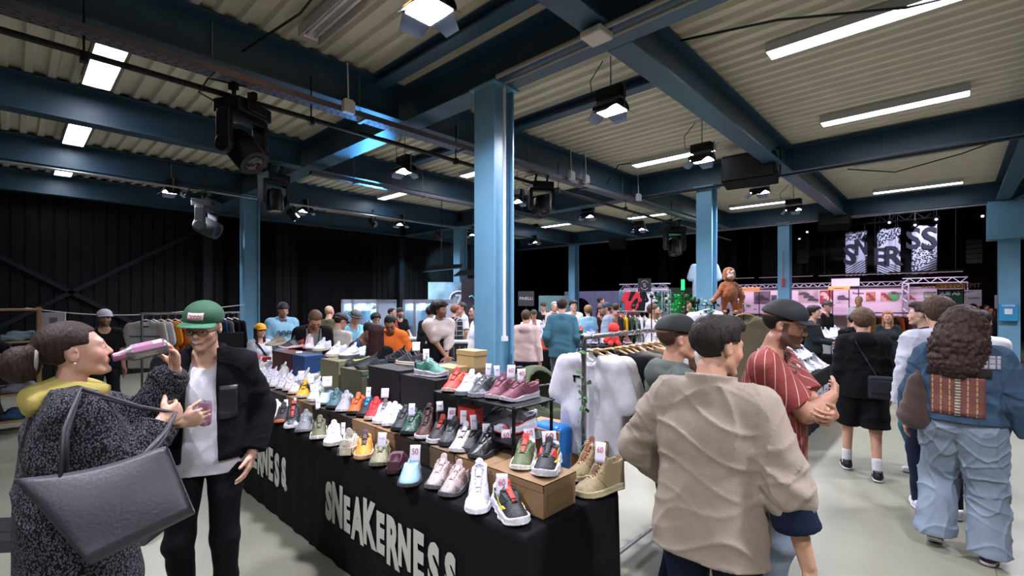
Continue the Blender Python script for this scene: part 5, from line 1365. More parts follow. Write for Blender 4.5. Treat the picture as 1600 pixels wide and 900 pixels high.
# bottle shaped can held to her mouth
mouth = w1.T(0, .112, -.050); axis = unit(w1.RH@np.array([.0, 1., .05])); 
bt = thing('drink_can', 'tall pink and grey aluminium drink can tipped to the drinking woman\'s lips', 'drink can', coords(w1, mouth))
aw = Vector(coords(w1, mouth+axis))-Vector(coords(w1, mouth)); rot = aw.to_track_quat('Z', 'Y').to_matrix()
m_pink = mat('pink_print', '#b07a98', .3, metal=.5); m_canm = mat('brushed_can', '#8f8d88', .3, metal=.8)
b = MB(); b.lathe([(.0001, 0), (.016, 0), (.018, .004), (.017, .02), (.024, .04)], 20, rot=rot); o = b.build('can_neck', m_pink, bt); smooth_by_angle(o)
b = MB(); b.lathe([(.024, .040), (.031, .058), (.033, .07), (.033, .17), (.030, .18), (.028, .182), (.0001, .178)], 24, rot=rot); o = b.build('can_body', m_canm, bt); smooth_by_angle(o)
def half_band(b, r, z0, z1, a0, a1, rot, n=14):
    b.grid(lambda u, v: tuple(rot@Vector((r*math.cos(a0+(a1-a0)*u), r*math.sin(a0+(a1-a0)*u), z0+(z1-z0)*v))), n, 3)
zax = rot@Vector((0, 0, 1)); 
def ang_of(d): q = rot.transposed()@Vector(d); return math.atan2(q.y, q.x)
au = ang_of((0, 0, 1)); ac = ang_of((-.1, -1, 0)); m_ang = math.atan2(math.sin(au)+math.sin(ac)*.6, math.cos(au)+math.cos(ac)*.6)
b = MB(); half_band(b, .0333, .062, .170, au-1.5, au+1.5, rot); b.build('pink_label', m_pink, bt, smooth=True)
b = MB(); mid_a = m_ang; half_band(b, .0336, .135, .165, mid_a-.35, mid_a+.35, rot, 6); b.build('barcode_patch', mat('label_white', '#d5cfdb', .5), bt, smooth=True)
b = MB(); [half_band(b, .0338, .139+i*.0032, .1405+i*.0032, mid_a-.28, mid_a+.28, rot, 5) for i in range(7)]; b.build('barcode', m_tee_k, bt, smooth=True)
# tote bag
gx, gy, gz = coords(w1, w1.wr[1]+w1.hd[1]*.06)
tb = thing('tote_bag', 'large smooth dark grey leather tote bag under the arm of the woman in tweed', 'bag', (*at(158, 1.46), 0), 0)
m_bag = mat('dark_leather', '#29252c', .5, bump=.15, bscale=90)
def wp(px, py, d): x, y = at(px, d); return Vector((x-tb.location.x, y-tb.location.y, zat(py, d)))
c4 = [wp(28, 752, 1.44), wp(262, 700, 1.60), wp(303, 800, 1.54), wp(140, 880, 1.38)]
def bag_side(off):
    nrm = (c4[1]-c4[0]).cross(c4[3]-c4[0]).normalized()
    def fn(u, v):
        t_ = c4[0].lerp(c4[1], u); bo = c4[3].lerp(c4[2], u) if u > 0 else c4[3]
        p = t_.lerp(bo, v); bulge = math.sin(PI*min(1, max(0, u)))**.5*math.sin(PI*min(1, .15+v*.85))
        return p+nrm*off*(.35+.65*bulge)+Vector((0, 0, -.025*math.sin(PI*u)*(1-v)))
    return fn
b = MB(); nu, nv = 22, 14
A1 = [bag_side(.055)(i/(nu-1), j/(nv-1)) for i in range(nu) for j in range(nv)]; A2 = [bag_side(-.055)(i/(nu-1), j/(nv-1)) for i in range(nu) for j in range(nv)]
fs = [(i*nv+j, (i+1)*nv+j, (i+1)*nv+j+1, i*nv+j+1) for i in range(nu-1) for j in range(nv-1)]; n0 = len(A1)
rim = [i*nv for i in range(nu)]; bot = [i*nv+nv-1 for i in range(nu)]; lf = list(range(nv)); rt = [(nu-1)*nv+j for j in range(nv)]
st = [(a, b_, b_+n0, a+n0) for L_ in (bot, lf, rt) for a, b_ in zip(L_[:-1], L_[1:])]
b.add(A1+A2, fs+[tuple(x+n0 for x in reversed(f_)) for f_ in fs]+st); b.build('bag_body', m_bag, tb, smooth=True, solid=.004)
g_ = Vector((gx, gy, gz))-Vector(tb.location)
for k, (ua, ub) in enumerate(((.25, .8), (.28, .83))):
    sd = bag_side(.05 if k == 0 else -.05); a = sd(ua, .04); c = sd(ub, .04)
    shv = Vector(coords(w1, w1.sh[1]+np.array([.03, -.0, .085])))-Vector(tb.location)
    b = MB(); b.tube([a, a.lerp(shv, .5)+Vector((-.02, -.05, .02)), shv+Vector((0, -.02, .012*k)), shv.lerp(g_, .55)+Vector((0, -.05, -.005)), g_+Vector((0, -.01, 0)), g_.lerp(c, .5)+Vector((.01, -.01, 0)), c], .006, 8, flat=1.5); b.build('strap', m_bag, tb, smooth=True)

# man in the green cap
m_fleece = mat('black_fleece', '#0f0d12', .95, bump=.8, bscale=160, noise=.25, nscale=80, spec=.15)
g1 = person('smiling man in green cap, glasses and black fleece jacket holding a pink can', 322, 2.58, 466, rel(322, -12), tone='#c29780', h=NH, head=(-.16, -.24, -.05),
    arms={1: dict(t=(.035, .30, .665), pole=(.9, -.5, -.7), n=(-.2, -.9, .1), dir=(-.9, .25, .3), curl=.85, thumb=.75), -1: dict(t=(-.235, .06, .52), pole=(-.7, -1, 0), n=(1, 0, 0))},
    top_=dict(mat=m_tee_w, hem=.475, off=.008, drape=.012, amp=.004, crease=.005), outer=dict(mat=m_fleece, open=(.085, .062), hem=.52, off=.03, kind='collar', amp=.005, crease=.006, rs=1.1, push={1: .88}), legs=dict(mat=m_jean_k), shoes=sh_black,
    hair=('fade', '#3a2619'), cap=('cap', '#1d4a31', '#2f6547'), glasses=True, lipc='#a8605a')
T = g1.T; s = g1.s
bkd = -g1.RH[:, 1]
on_surface(g1, 'cap_crown', 'cap_patch', mat('cap_patch_cloth', '#c9a9a8', .8), lambda u, v: tuple(T((u-.5)*.074, .1, .070+.036*v)), bkd, 8, 4, .002, .002)
for r in (0, 1): on_surface(g1, 'cap_crown', 'patch_stitching', mat('patch_red', '#7a2028', .7), lambda u, v: tuple(T((u-.5)*.055, .1, .079+.012*r+.003*v+.004*math.sin(u*26+r*2))), bkd, 22, 2, .0045, .001)
b = MB(); b.tube([tuple(T(x, .1035-abs(x)*.35, -.056+abs(x)**2*9)) for x in (-.022, -.012, 0, .012, .022)], [.002, .004, .0048, .004, .002], 8); b.build('teeth', mat('teeth_white', '#d8d0c8', .3), g1.t, smooth=True)
pp = g1.sp2(-.135, .155, .715)
on_surface(g1, 'jacket', 'chest_pocket', mat('shiny_nylon', '#1a1a20', .35, bump=.2, bscale=40), lambda u, v: tuple(g1.sp2(-.085-.085*u, .1, .745-.10*v)), (0, -1, 0), 8, 8, .003)
ch = Vector(coords(g1, g1.wr[1]+unit(g1.hd[1])*.085*s+unit(np.array([-.2, -.9, .1]))*-.0+np.array([0, -.045, 0])*0))
gdir = unit(g1.hd[1]); gn = unit(np.array([-.2, -.9, .1])-gdir*(np.array([-.2, -.9, .1])@gdir)); cpos = g1.wr[1]+gdir*.088*s+gn*.042*s
cn = thing('drink_can', 'small pink drink can in the hand of the man in the green cap', 'drink can', coords(g1, cpos)); rot = Matrix.Rotation(.08, 3, 'X')
b = MB(); b.lathe([(.0001, -.058), (.022, -.058), (.027, -.052), (.029, -.04), (.029, .046), (.0255, .056), (.0245, .06), (.0235, .057), (.0001, .056)], 20, rot=rot); o = b.build('can_body', m_pink, cn); smooth_by_angle(o)
b = MB(); b.lathe([(.0001, .0575), (.0225, .0575), (.0235, .0595)], 20, rot=rot); b.rod((0, -.004, .059), (0, .012, .06), .006, 8); b.build('can_lid', m_greymetal, cn)

# man with black cap in the green grey jacket, behind the clothes rail
m_olv = fab('green_grey_nylon', '#4b524c', .7, bump=.2)
g2 = person('man in plain black cap and grey green hooded jacket behind the clothes rail', 1053, 2.5, 488, rel(1052, 112), tone='#b8876e', h=NH, top_=dict(mat=m_olv, sleeve='long', kind='hood', off=.022, amp=.006, crease=.007, hem=.5), legs=dict(mat=m_jean_n), shoes=sh_black, hair=('crop', '#4a3628'), cap=('cap', '#0e0f10'),
    arms={1: dict(t=(.22, .1, .5)), -1: dict(t=(-.2, .15, .5))})

# man in the beige jacket with his back to the viewer
m_beige = fab('beige_twill', '#958779', .8, bump=.2, noise=.05)
g3 = person('dark haired man seen from behind in a boxy beige blouson over navy jeans', 1108, 1.80, 492, rel(1108, 162), tone='#b98a70', h=NH, build_=1.0, head=(-.55, -.10, 0), lean=.04,
    arms={1: dict(t=(.37, .02, .44), pole=(1, -.8, -.2), n=(-1, .2, 0), dir=(.15, .2, -1)), -1: dict(t=(-.22, .20, .56), pole=(-1, -.3, -.3), n=(.3, 1, 0), dir=(.6, .5, -.7))},
    outer=dict(mat=m_beige, hem=.475, off=.024, drape=.03, kind='collar', amp=.006, fr=17., crease=.009, cfr=26., rs=1.35, push={1: .30, -1: .8}), legs=dict(mat=m_jean_n, rs=1.05), shoes=sh_white, hair=('quiff', '#211814'))
e, w_ = g3.el[1], g3.wr[1]; d_ = unit(w_-e)
sdf_obj('sleeve_lining', CUT(CUT(FOLD(cone(e+d_*.02, e+d_*.12, .073, .075), .004, 30), e+d_*.125, d_), e+d_*.02, -d_), g3.lo, g3.hi, NH, fab('navy_lining', '#10182c'), g3.t)

# man in the red pinstripe shirt
m_red = stripes_mat('red_pinstripe_cloth', '#802f29', '#c79c90', 0, .034, .085, .75, rad=.19)
g4 = person('stocky bearded man in black cap and red pinstripe shirt with folded arms', 1202, 2.6, 464, rel(1202, 78), tone='#a87860', h=NH, build_=1.17, belly=.015, lean=.05, head=(.12, -.16, 0), beard=.75,
    arms={1: dict(t=(-.10, .285, .715), pole=(.8, .25, -1), n=(-.1, -1, .1), dir=(-1, .1, .12), curl=.35), -1: dict(t=(.12, .31, .68), pole=(-.8, .25, -1), n=(.2, -1, .3), dir=(1, -.05, -.1), curl=.7)},
    top_=dict(mat=m_red, hem=.475, off=.014, drape=.045, amp=.004, crease=.006, rs=1.25), legs=dict(mat=m_jean_l), shoes=sh_white, hair=('crop', '#1d1511'), cap=('cap', '#0f1113'))
b = MB(); b.tube([tuple(g4.sp2(.095*math.sin(a), .02+.105*math.cos(a), .80+.045*(1-math.cos(a))/2)) for a in [i*2*PI/24 for i in range(24)]], .004, 6, closed=True); b.build('neck_chain', mat('silver_chain', '#a8a6a4', .3, metal=1), g4.t, smooth=True)

# boy in black hoodie and shorts
g5 = person('young man seen from behind in black hoodie, black shorts and white socks', 1348, 4.75, 480, rel(1348, 186), tone='#c0907a', h=.009, stance=.12, feet={-1: (-.13, .17, 0, .12), 1: (.11, -.12, 0, -.05, .0)}, head=(.25, 0, 0),
    top_=dict(mat=m_tee_k, sleeve='long', kind='hood', off=.024, hem=.47, drape=.03, amp=.006, crease=.007), legs=dict(mat=m_jean_k, short=.93, rs=1.35), shoes=dict(mat=m_sh_k, sole=m_sole_w, sock=m_sock, hi=.11), hair=('mop', '#5a4636'))
cb = thing('crossbody_bag', 'small black shoulder bag hanging on the back of the hooded young man', 'bag', coords(g5, g5.sp(.13, -.19, .55)), g5.root.rotation_euler.z)
b = MB(); b.box((0, 0, 0), (.20, .07, .22)); b.build('bag_body', mat('bag_nylon', '#181b24', .6, bump=.3), cb, bevel=.02)
b = MB(); b.box((0, -.04, .01), (.15, .015, .12)); b.build('front_pocket', mat('bag_nylon', '#181b24', .6), cb, bevel=.006)
b = MB(); q = lambda p: tuple(Matrix.Rotation(0, 3, 'Z')@(Vector(p)-Vector(g5.sp(.13, -.19, .55))))
b.tube([q(g5.sp(.10, -.19, .61)), q(g5.sp(.02, -.185, .70)), q(g5.sp(-.07, -.165, .80)), q(g5.sp(-.10, -.06, .865)), q(g5.sp(-.09, .05, .84))], .012, 6, flat=.4); b.build('strap', mat('bag_nylon', '#181b24', .6), cb)
# pair of young men beyond
g6 = person('pale young man in profile looking left, dark jacket and teal jeans', 1443, 4.8, 472, rel(1443, -100), tone='#c9a08c', h=.010, top_=dict(mat=m_tee_k, sleeve='long', off=.02, hem=.45), legs=dict(mat=m_jean_t, rs=1.25, flare=.03), shoes=sh_white, hair=('quiff', '#33241b'))
m_sweat = fab('white_sweatshirt', '#b9b9c4')
g7 = person('curly headed man in a loose white sweatshirt seen from behind', 1466, 3.85, 461, rel(1466, 196), tone='#c0917a', h=.009, top_=dict(mat=m_sweat, sleeve='long', off=.028, drape=.05, hem=.49, amp=.006, crease=.009, rs=1.3), legs=dict(mat=m_jean_n), shoes=sh_white, hair=('mop', '#4a372b'), feet={-1: (-.1, .1, 0, 0), 1: (.1, .02, 0, 0)})
# woman in the patchwork denim jacket
m_denim = fab('blue_denim_jacket', '#34475a', .85, noise=.22, ns=14)
m_patch = stripes_mat('woven_orange_panel', '#673a30', '#a98458', 0, .045, .16, .9, second=(2, .038, .2, '#5c3a3c'))
g8 = person('woman with long curly brown hair in a patchwork denim jacket and wide light jeans', 1502, 3.3, 478, rel(1502, 174), tone='#b5806a', fem=True, h=NH, build_=1.2, feet={-1: (-.14, -.02, .03, .1, .45), 1: (.15, -.05, 0, -.05)}, arms={1: dict(t=(.36, .02, .50)), -1: dict(t=(-.33, .1, .5))}, head=(-.1, 0, .08),
    top_=dict(mat=m_denim, sleeve='long', off=.024, drape=.03, hem=.545, amp=.006, crease=.008, rs=1.3, name='denim_jacket'), legs=dict(mat=m_jean_l, rs=1.38, flare=.05, amp=.006, crease=.012, waist=.58), shoes=dict(mat=mat('maroon_suede', '#3a1820', .7), sole=m_sole_w), hair=('curly', '#33221a'))
s = g8.s
dv = g8.R0@np.array([0, 1., 0])
def bk(x0, x1, z0, z1): return lambda u, v: tuple(g8.sp2(x0+(x1-x0)*u, -.1, z0+(z1-z0)*v))
on_surface(g8, 'denim_jacket', 'woven_back_panel', m_patch, bk(-.15, .14, .575, .735), dv, 12, 10, .002)
on_surface(g8, 'denim_jacket', 'braid_strip', stripes_mat('braid', '#a89a84', '#4a4038', 2, .02, .45, .9), bk(-.016, .014, .575, .735), dv, 3, 10, .006)
on_surface(g8, 'denim_jacket', 'fur_strip', mat('brown_fur', '#1c1313', .95, bump=1, bscale=150), bk(-.17, .17, .735, .765), dv, 12, 4, .005, .012)
on_surface(g8, 'denim_jacket', 'plaid_yoke', stripes_mat('plaid', '#9a98a0', '#4b5468', 0, .035, .25, .9, second=(2, .035, .2, '#6a5a60')), bk(.03, .21, .767, .82), dv, 10, 6, .003)
br = thing('shoulder_bag', 'soft brown suede bag on the left shoulder of the woman in patchwork denim', 'bag', coords(g8, g8.sp(-.25, -.1, .6)), g8.root.rotation_euler.z)
o = sdf_obj('bag_body', FOLD(U([cone((0, 0, -.09), (0.02, 0, .16), .105, .05, (0, 1, 0), .7), (cone((0.02, 0, .16), (.08, .05, .36), .05, .022, (0, 1, 0), .6), .04)]), .008, 30), (-.25, -.2, -.25), (.25, .2, .45), .01, mat('brown_suede', '#3a251d', .95, bump=.6, bscale=120, sheen=.3), br)
g9 = person('man with dark hair and white tee beyond the curly haired woman', 1532, 4.6, 484, rel(1532, 170), tone='#a37458', h=.011, top_=dict(mat=m_tee_w, drape=.02), legs=dict(mat=m_jean_k), shoes=sh_white, hair=('short', '#1c1512'))
# ------------------------------------------------------------------ people further back
LB = fab('light_blue_fleece', '#7fa9bd'); OL = fab('olive_shirt', '#5c573f'); OR = fab('orange_fleece', '#cf6326'); CR = fab('cream_knit', '#b7a9a4'); NV = fab('navy_knit', '#1c3350')
LBS = fab('pale_blue_shirt', '#6fa3b8'); RD = fab('red_cotton', '#962a2c'); PK = fab('cream_pink_fleece', '#c4a9a4'); BJ = fab('blue_work_jacket', '#3c6272'); GY = fab('grey_fleece', '#8d98a8'); RU = fab('rust_jacket', '#9c4a2c'); MR = fab('maroon_knit', '#3c1c24'); DK = fab('dark_grey_cloth', '#22242a'); GJ = fab('grey_trousers', '#55585c')
PL = stripes_mat('plaid_flannel', '#15151a', '#8a8688', 0, .09, .22, .9, second=(2, .09, .2, '#77747a'))
B = 'visitors and sellers further back'
def bg(label, px, d, top, a, h=.014, **k):
    k.setdefault('legs', dict(mat=m_jean_k)); k.setdefault('shoes', None); k.setdefault('tone', '#b58670')
    return person(label, px, d, top, rel(px, a), h=h, **k)
WORK = {1: dict(t=(.16, .30, .60), n=(-.5, 0, -1)), -1: dict(t=(-.16, .32, .60), n=(.5, 0, -1))}
bg('man in white cap and black tee behind the drinking woman', 163, 6.6, 482, 10, top_=dict(mat=m_tee_k), cap=('cap', '#c9c4d0'), hair=('crop', '#20160f'), beard=.7)
p_ = bg('child in yellow cap and white shirt with a black shoulder strap', 406, 6.9, 504, 25, top_=dict(mat=m_sweat, sleeve='long'), cap=('cap', '#d9a01c'), hair=('long', '#2a1a14'), fem=True, build_=.95, tone='#c49a84')
b = MB(); b.tube([tuple(p_.sp(.10, .02, .83)), tuple(p_.sp(.07, .125, .78)), tuple(p_.sp(-.02, .15, .70)), tuple(p_.sp(-.12, .13, .61))], .018, 6, flat=.4); b.build('bag_strap', m_jean_k, p_.t)
p_ = bg('man in black beanie and light blue hoodie', 441, 8.0, 471, 15, top_=dict(mat=LB, sleeve='long', kind='hood', off=.024, rs=1.2), cap=('beanie', '#17171b'), build_=1.1, beard=.4, head=(.1, -.25, 0), hair=('crop', '#20160f'), arms={1: dict(t=(.18, .25, .6)), -1: dict(t=(-.2, .2, .55))})
b = MB(); [b.tube([tuple(p_.sp(.13-.03*i, .172-.0*i, .70+.012*math.sin(i*2.2)+r*.018)) for i in range(9)], .011, 5) for r in (0, 1)]; b.build('chest_print', mat('navy_print', '#16344a', .8), p_.t)
p_ = bg('bending dark blond seller in black cardigan with a lanyard', 486, 6.0, 476, 12, top_=dict(mat=fab('grey_tee', '#6f7072')), outer=dict(mat=m_tee_k, open=(.11, .09), kind='plain'), lean=.22, head=(.0, -.62, 0), beard=.45, hair=('fade', '#5a4230'), arms=WORK, h=.012, tone='#b98468')
b = MB(); b.tube([tuple(p_.sp2(.07, .06, .84)), tuple(p_.sp2(.05, .16, .76)), tuple(p_.sp2(.01, .19, .66)), tuple(p_.sp2(-.04, .16, .76)), tuple(p_.sp2(-.07, .06, .84))], .006, 5); b.build('lanyard', m_tee_k, p_.t)
bg('bald man in an olive shirt behind the bending seller', 514, 8.6, 477, 150, top_=dict(mat=OL), tone='#c09078')
bg('leaning man in white tee and dark cap, turned away', 525, 6.4, 486, 165, top_=dict(mat=fab('cream_tee', '#aaa29a')), lean=.12, head=(-.7, -.3, 0), cap=('cap', '#1c1818'), hair=('fade', '#1d1511'), glasses=True)
bg('man in grey bucket hat and pale blue shirt', 552, 7.6, 481, 35, top_=dict(mat=LBS), cap=('bucket', '#3a4444'), hair=('crop', '#2a2a2a'), head=(.2, -.35, 0), arms=WORK)
bg('dark haired man in navy sweater bent over the shoes', 552, 5.5, 497, 60, top_=dict(mat=NV, sleeve='long'), lean=.25, head=(0, -.45, 0), hair=('short', '#12100e'), tone='#7c5442', arms=WORK)
bg('person with wavy black hair behind the orange hoodie', 586, 8.4, 487, 20, top_=dict(mat=m_tee_k), hair=('mop', '#15110f'), head=(0, -.25, 0))
p_ = bg('man in bright orange hoodie looking down at the sneakers', 613, 6.3, 487, -18, top_=dict(mat=OR, sleeve='long', kind='hood', off=.022, amp=.007), lean=.12, head=(.25, -.55, 0), hair=('fade', '#15110f'), tone='#8f6350', arms={1: dict(t=(.2, .28, .6)), -1: dict(t=(-.26, .22, .58))}, h=.012)
p_ = bg('person with long straight auburn hair seen from behind the crates', 588, 5.0, 506, 175, top_=dict(mat=m_tee_k, sleeve='long'), fem=True, hair=('long', '#2c1214'), build_=.95)
s = p_.s; sdf_obj('hair_ends', FOLD(cone(p_.T(0, -.07, -.10), p_.T(0, -.10, -.42), .095*s, .075*s, p_.RH[:, 1], .5), .003, 120, zs=.1), p_.lo, p_.hi, .011, MATS['hair_long_2c1214'], p_.t)
bg('man in red tee beside the lit display case', 612, 10.4, 481, 60, top_=dict(mat=RD), hair=('short', '#15110f'), h=.018)
bg('bearded man in black tee and cap beside the lit display case', 625, 11.0, 480, 25, top_=dict(mat=m_tee_k), cap=('beanie_low', '#101012'), hair=('crop', '#15110f'), beard=.8, h=.018, arms=WORK)
bg('figure in black seen behind the man with curly hair', 672, 8.6, 478, 160, top_=dict(mat=m_tee_k, sleeve='long'), hair=('short', '#15110f'), h=.016)
p_ = bg('man with round curly hair and a cream sweater draped over his shoulders', 686, 7.0, 469, 28, top_=dict(mat=m_tee_k), hair=('afro', '#120e0d'), beard=.6, tone='#8a5f4a', head=(.55, 0, 0), h=.011,
    arms={1: dict(t=(-.02, .24, .515), n=(-.3, -1, 0), dir=(-.5, .3, -.8), pole=(1, -.6, 0)), -1: dict(t=(.0, .23, .53), n=(.3, -1, 0), dir=(.4, .3, -.8), pole=(-1, -.6, 0))})
s = p_.s
sdf_obj('draped_sweater', FOLD(SUB(CUT(U([cone(p_.sp2(-.16, -.01, .80), p_.sp2(.16, -.01, .80), .105, .105), (ell(p_.sp2(.02, .09, .74), (.19, .10, .10)), .05), (cone(p_.sh[-1], p_.el[-1], .085, .08), .04), (cone(p_.el[-1], p_.wr[-1], .08, .055), .03), (cone(p_.sh[1], p_.sh[1]+(p_.el[1]-p_.sh[1])*.75, .085, .085), .03)]), p_.sp(.0, 0, .585), (-.35, 0, -1)), ell(p_.sp2(0, .03, .90), (.085, .10, .11)), .01), .007, 26), p_.lo, p_.hi, .012, CR, p_.t)
pb = thing('paper_folder', 'light grey folder held low by the man with round curly hair', 'folder', coords(p_, p_.sp(-.02, .27, .43)), p_.root.rotation_euler.z); b = MB(); b.box((0, 0, -.03), (.40, .015, .30)); b.box((0, -.01, -.03), (.39, .004, .29)); b.build('folder_cover', mat('grey_folder', '#76828c', .6), pb, bevel=.004)
bg('man in black and white plaid shirt left of the wide column', 711, 9.2, 476, 120, top_=dict(mat=PL, sleeve='long', off=.02), hair=('short', '#6a4028'), h=.016)
bg('man in white shirt right behind the plaid shirt man', 722, 9.9, 472, -70, top_=dict(mat=m_tee_w), hair=('short', '#33241b'), legs=dict(mat=m_jean_l), h=.016)
bg('man in white tee cut off by the wide blue column', 744, 7.6, 476, -75, top_=dict(mat=m_tee_w), hair=('fade', '#15110f'), h=.014)
bg('man in cream hoodie seen from behind right of the wide column', 822, 7.4, 484, 165, top_=dict(mat=PK, sleeve='long', kind='hood', off=.022), legs=dict(mat=m_jean_n), hair=('short', '#4a3426'), h=.014)
bg('seller in black cap and white shirt behind the orange shoe boxes', 834, 11.4, 483, 0, top_=dict(mat=m_tee_w, sleeve='long'), cap=('cap', '#1c201c'), hair=('crop', '#15110f'), h=.018)
bg('man in black jacket and dark cap below the name sign', 849, 13.2, 471, 10, top_=dict(mat=m_tee_k, sleeve='long'), cap=('cap', '#3c2a30'), hair=('crop', '#15110f'), tone='#c49a8c', h=.02)
bg('person in a pale hood with grey hair left of the blue jacket man', 866, 11.8, 471, 15, top_=dict(mat=PK, sleeve='long', kind='hood'), hair=('short', '#8a8488'), h=.018)
bg('man in blue jacket and grey trousers seen from behind in the middle aisle', 878, 7.8, 466, 176, top_=dict(mat=BJ, sleeve='long', off=.024, hem=.46, drape=.03), legs=dict(mat=GJ, rs=1.15), shoes=sh_black, hair=('short', '#2a1c16'), h=.012, arms={1: dict(t=(.22, .16, .55)), -1: dict(t=(-.23, .12, .55))})
bg('young man with dark fringe facing the blue jacket man', 896, 11.0, 468, 8, top_=dict(mat=m_tee_w), hair=('mop', '#15110f'), tone='#c49a84', h=.016)
bg('child in a light blue tee beside the red shoe boxes', 919, 10.4, 477, -160, top_=dict(mat=LB), hair=('bob', '#7a5a3c'), fem=True, h=.016)
bg('man in dark maroon top in front of the white booth wall', 938, 14.5, 464, 100, top_=dict(mat=MR, sleeve='long'), hair=('short', '#2a1612'), h=.02)
bg('bearded man in maroon checked top next to the grey hoodie', 938, 10.6, 477, 60, top_=dict(mat=MR, sleeve='long'), hair=('short', '#2a1612'), beard=.6, h=.016)
bg('man in navy cap and pale grey hoodie by the shoe stand', 949, 9.6, 472, -100, top_=dict(mat=GY, sleeve='long', kind='hood', off=.022), cap=('cap', '#1c3444'), hair=('crop', '#33241b'), beard=.5, h=.014)
bg('person in a rust orange jacket behind the grey hoodie', 961, 11.3, 474, -150, top_=dict(mat=RU, sleeve='long', off=.022), hair=('short', '#33241b'), h=.016)
bg('man in white shirt behind the ivy covered wire panel', 1020, 7.6, 474, 80, top_=dict(mat=m_tee_w, sleeve='long', off=.02), hair=('short', '#4a3020'), beard=.5, h=.014)
bg('seller with black bowl cut hair and black shirt at the right hand shoe stall', 1271, 8.3, 476, 75, top_=dict(mat=fab('charcoal_shirt', '#1c2428'), sleeve='long'), hair=('mop', '#1a0f12'), h=.013, arms={1: dict(t=(.1, .34, .62)), -1: dict(t=(-.1, .34, .62))}, tone='#c49a84')
bg('man in brown cap and black tee behind the bowl cut seller', 1291, 10.8, 469, 60, top_=dict(mat=m_tee_k), cap=('cap', '#2a1c1c'), hair=('crop', '#15110f'), h=.015)
bg('bald man in a white tee in front of the poster wall', 1342, 12.5, 462, -20, top_=dict(mat=m_tee_w), hair=('bald', '#33241b'), h=.018, tone='#b58468')
bg('boy in black hoodie between the stall and the hooded young man', 1333, 7.6, 490, -170, top_=dict(mat=m_tee_k, sleeve='long', kind='hood'), hair=('short', '#1c1412'), h=.014)
bg('girl with long blond hair and fringe facing the camera', 1387, 8.6, 486, 0, top_=dict(mat=DK), hair=('long', '#8a6038'), fem=True, h=.014, tone='#b98a74')
bg('person with dark hair and black top just past the red shirt man', 1246, 8.8, 492, 170, top_=dict(mat=m_tee_k, sleeve='long'), hair=('short', '#1c1412'), h=.015)
for i, (px_, d_, tp, c, hc_, a) in enumerate(((1508, 16, 478, DK, '#1c1412', 10), (1520, 15, 474, MR, '#2a1c16', -60), (1541, 17, 476, PK, '#3a2a20', 40), (1549, 13.5, 480, DK, '#15110f', 0), (1556, 19, 478, GY, '#1c1412', 20), (1530, 20, 476, m_tee_w, '#2a1c16', 0), (1497, 19, 477, m_tee_w, '#1c1412', -30), (970, 17, 474, DK, '#1c1412', 150), (990, 15, 475, MR, '#2a1c16', 160), (1004, 16, 476, DK, '#15110f', 170), (1075, 14, 470, MR, '#4a2a20', 60))):
    bg(['person in dark clothes right of the green text board', 'person in maroon far back beside the green text board', 'person in a pale hoodie far back left of the right column', 'bearded person in dark clothes sitting by the right column', 'person in grey far back by the right column', 'person in a white top far back in the right hand doorway', 'white shirted person far back below the small white board', 'visitor in black at the far clothes rail', 'visitor in maroon at the far clothes rail', 'visitor with black hair at the far clothes rail', 'visitor in maroon near the column with the hanging tee'][i],
       px_, d_, tp, a, top_=dict(mat=c, sleeve='long'), hair=('short', hc_), h=.024)
bg('person with a bare arm reaching to the wooden shelf at the left edge', -26, 5.5, 490, 100, top_=dict(mat=m_tee_k), hair=('short', '#1c1412'), arms={1: dict(t=(.1, .50, .72), n=(0, 0, -1)), -1: dict(t=(-.1, .45, .70), n=(0, 0, -1))}, h=.014)
# ------------------------------------------------------------------ clothes rails and garments
m_wood = mat('hanger_wood', '#a07c50', .5, noise=.08, nscale=20); m_chrome = mat('chrome', '#b4b2b8', .22, metal=1.0)
GK = {}
def garment_kit(kind):
    """hanging garment: shoulder line along y, front towards -x, neck at z=0"""
    th = .022
    body = [cone((0, -.10, -.06), (0, .10, -.06), .045, .045, (1, 0, 0), .5), (cone((0, -.05, -.035), (0, -.215, -.085), .035, .045, (1, 0, 0), .6), .05), (cone((0, .05, -.035), (0, .215, -.085), .035, .045, (1, 0, 0), .6), .05),
            (rbox((0, 0, -.36), (th, .235, .33), .02), .03)]
    L = {'tee': .20, 'sweat': .52, 'jacket': .55, 'shirt': .5}[kind]
    for q in (-1, 1): body.append((cone((0, q*.215, -.095), (-.0, q*(.265+.04*(L > .3)), -.095-L), .075 if L < .3 else .06, .082 if L < .3 else .05, (1, 0, 0), .35), .03))
    f = FOLD(U(body), .006, 24, 1.1, zs=.35)
    f = SUB(f, U([ell((-.03, 0, .0), (.06, .075, .075))]), .006)
    f = CUT(f, (0, 0, -.695), (0, 0, -1))
    v, q = sdf_mesh(f, (-.1, -.4, -.75), (.1, .4, .04), .0105); out = {'cloth': (v, q)}
    return {'cloth': mesh_from(v, q, 'garment_'+kind)}
def mesh_from(v, q, name):
    me = bpy.data.meshes.new(name); me.from_pydata(v.tolist(), [], q.tolist()); me.polygons.foreach_set('use_smooth', [True]*len(me.polygons)); me.materials.append(MATS['slotbase']); me.update(); return me
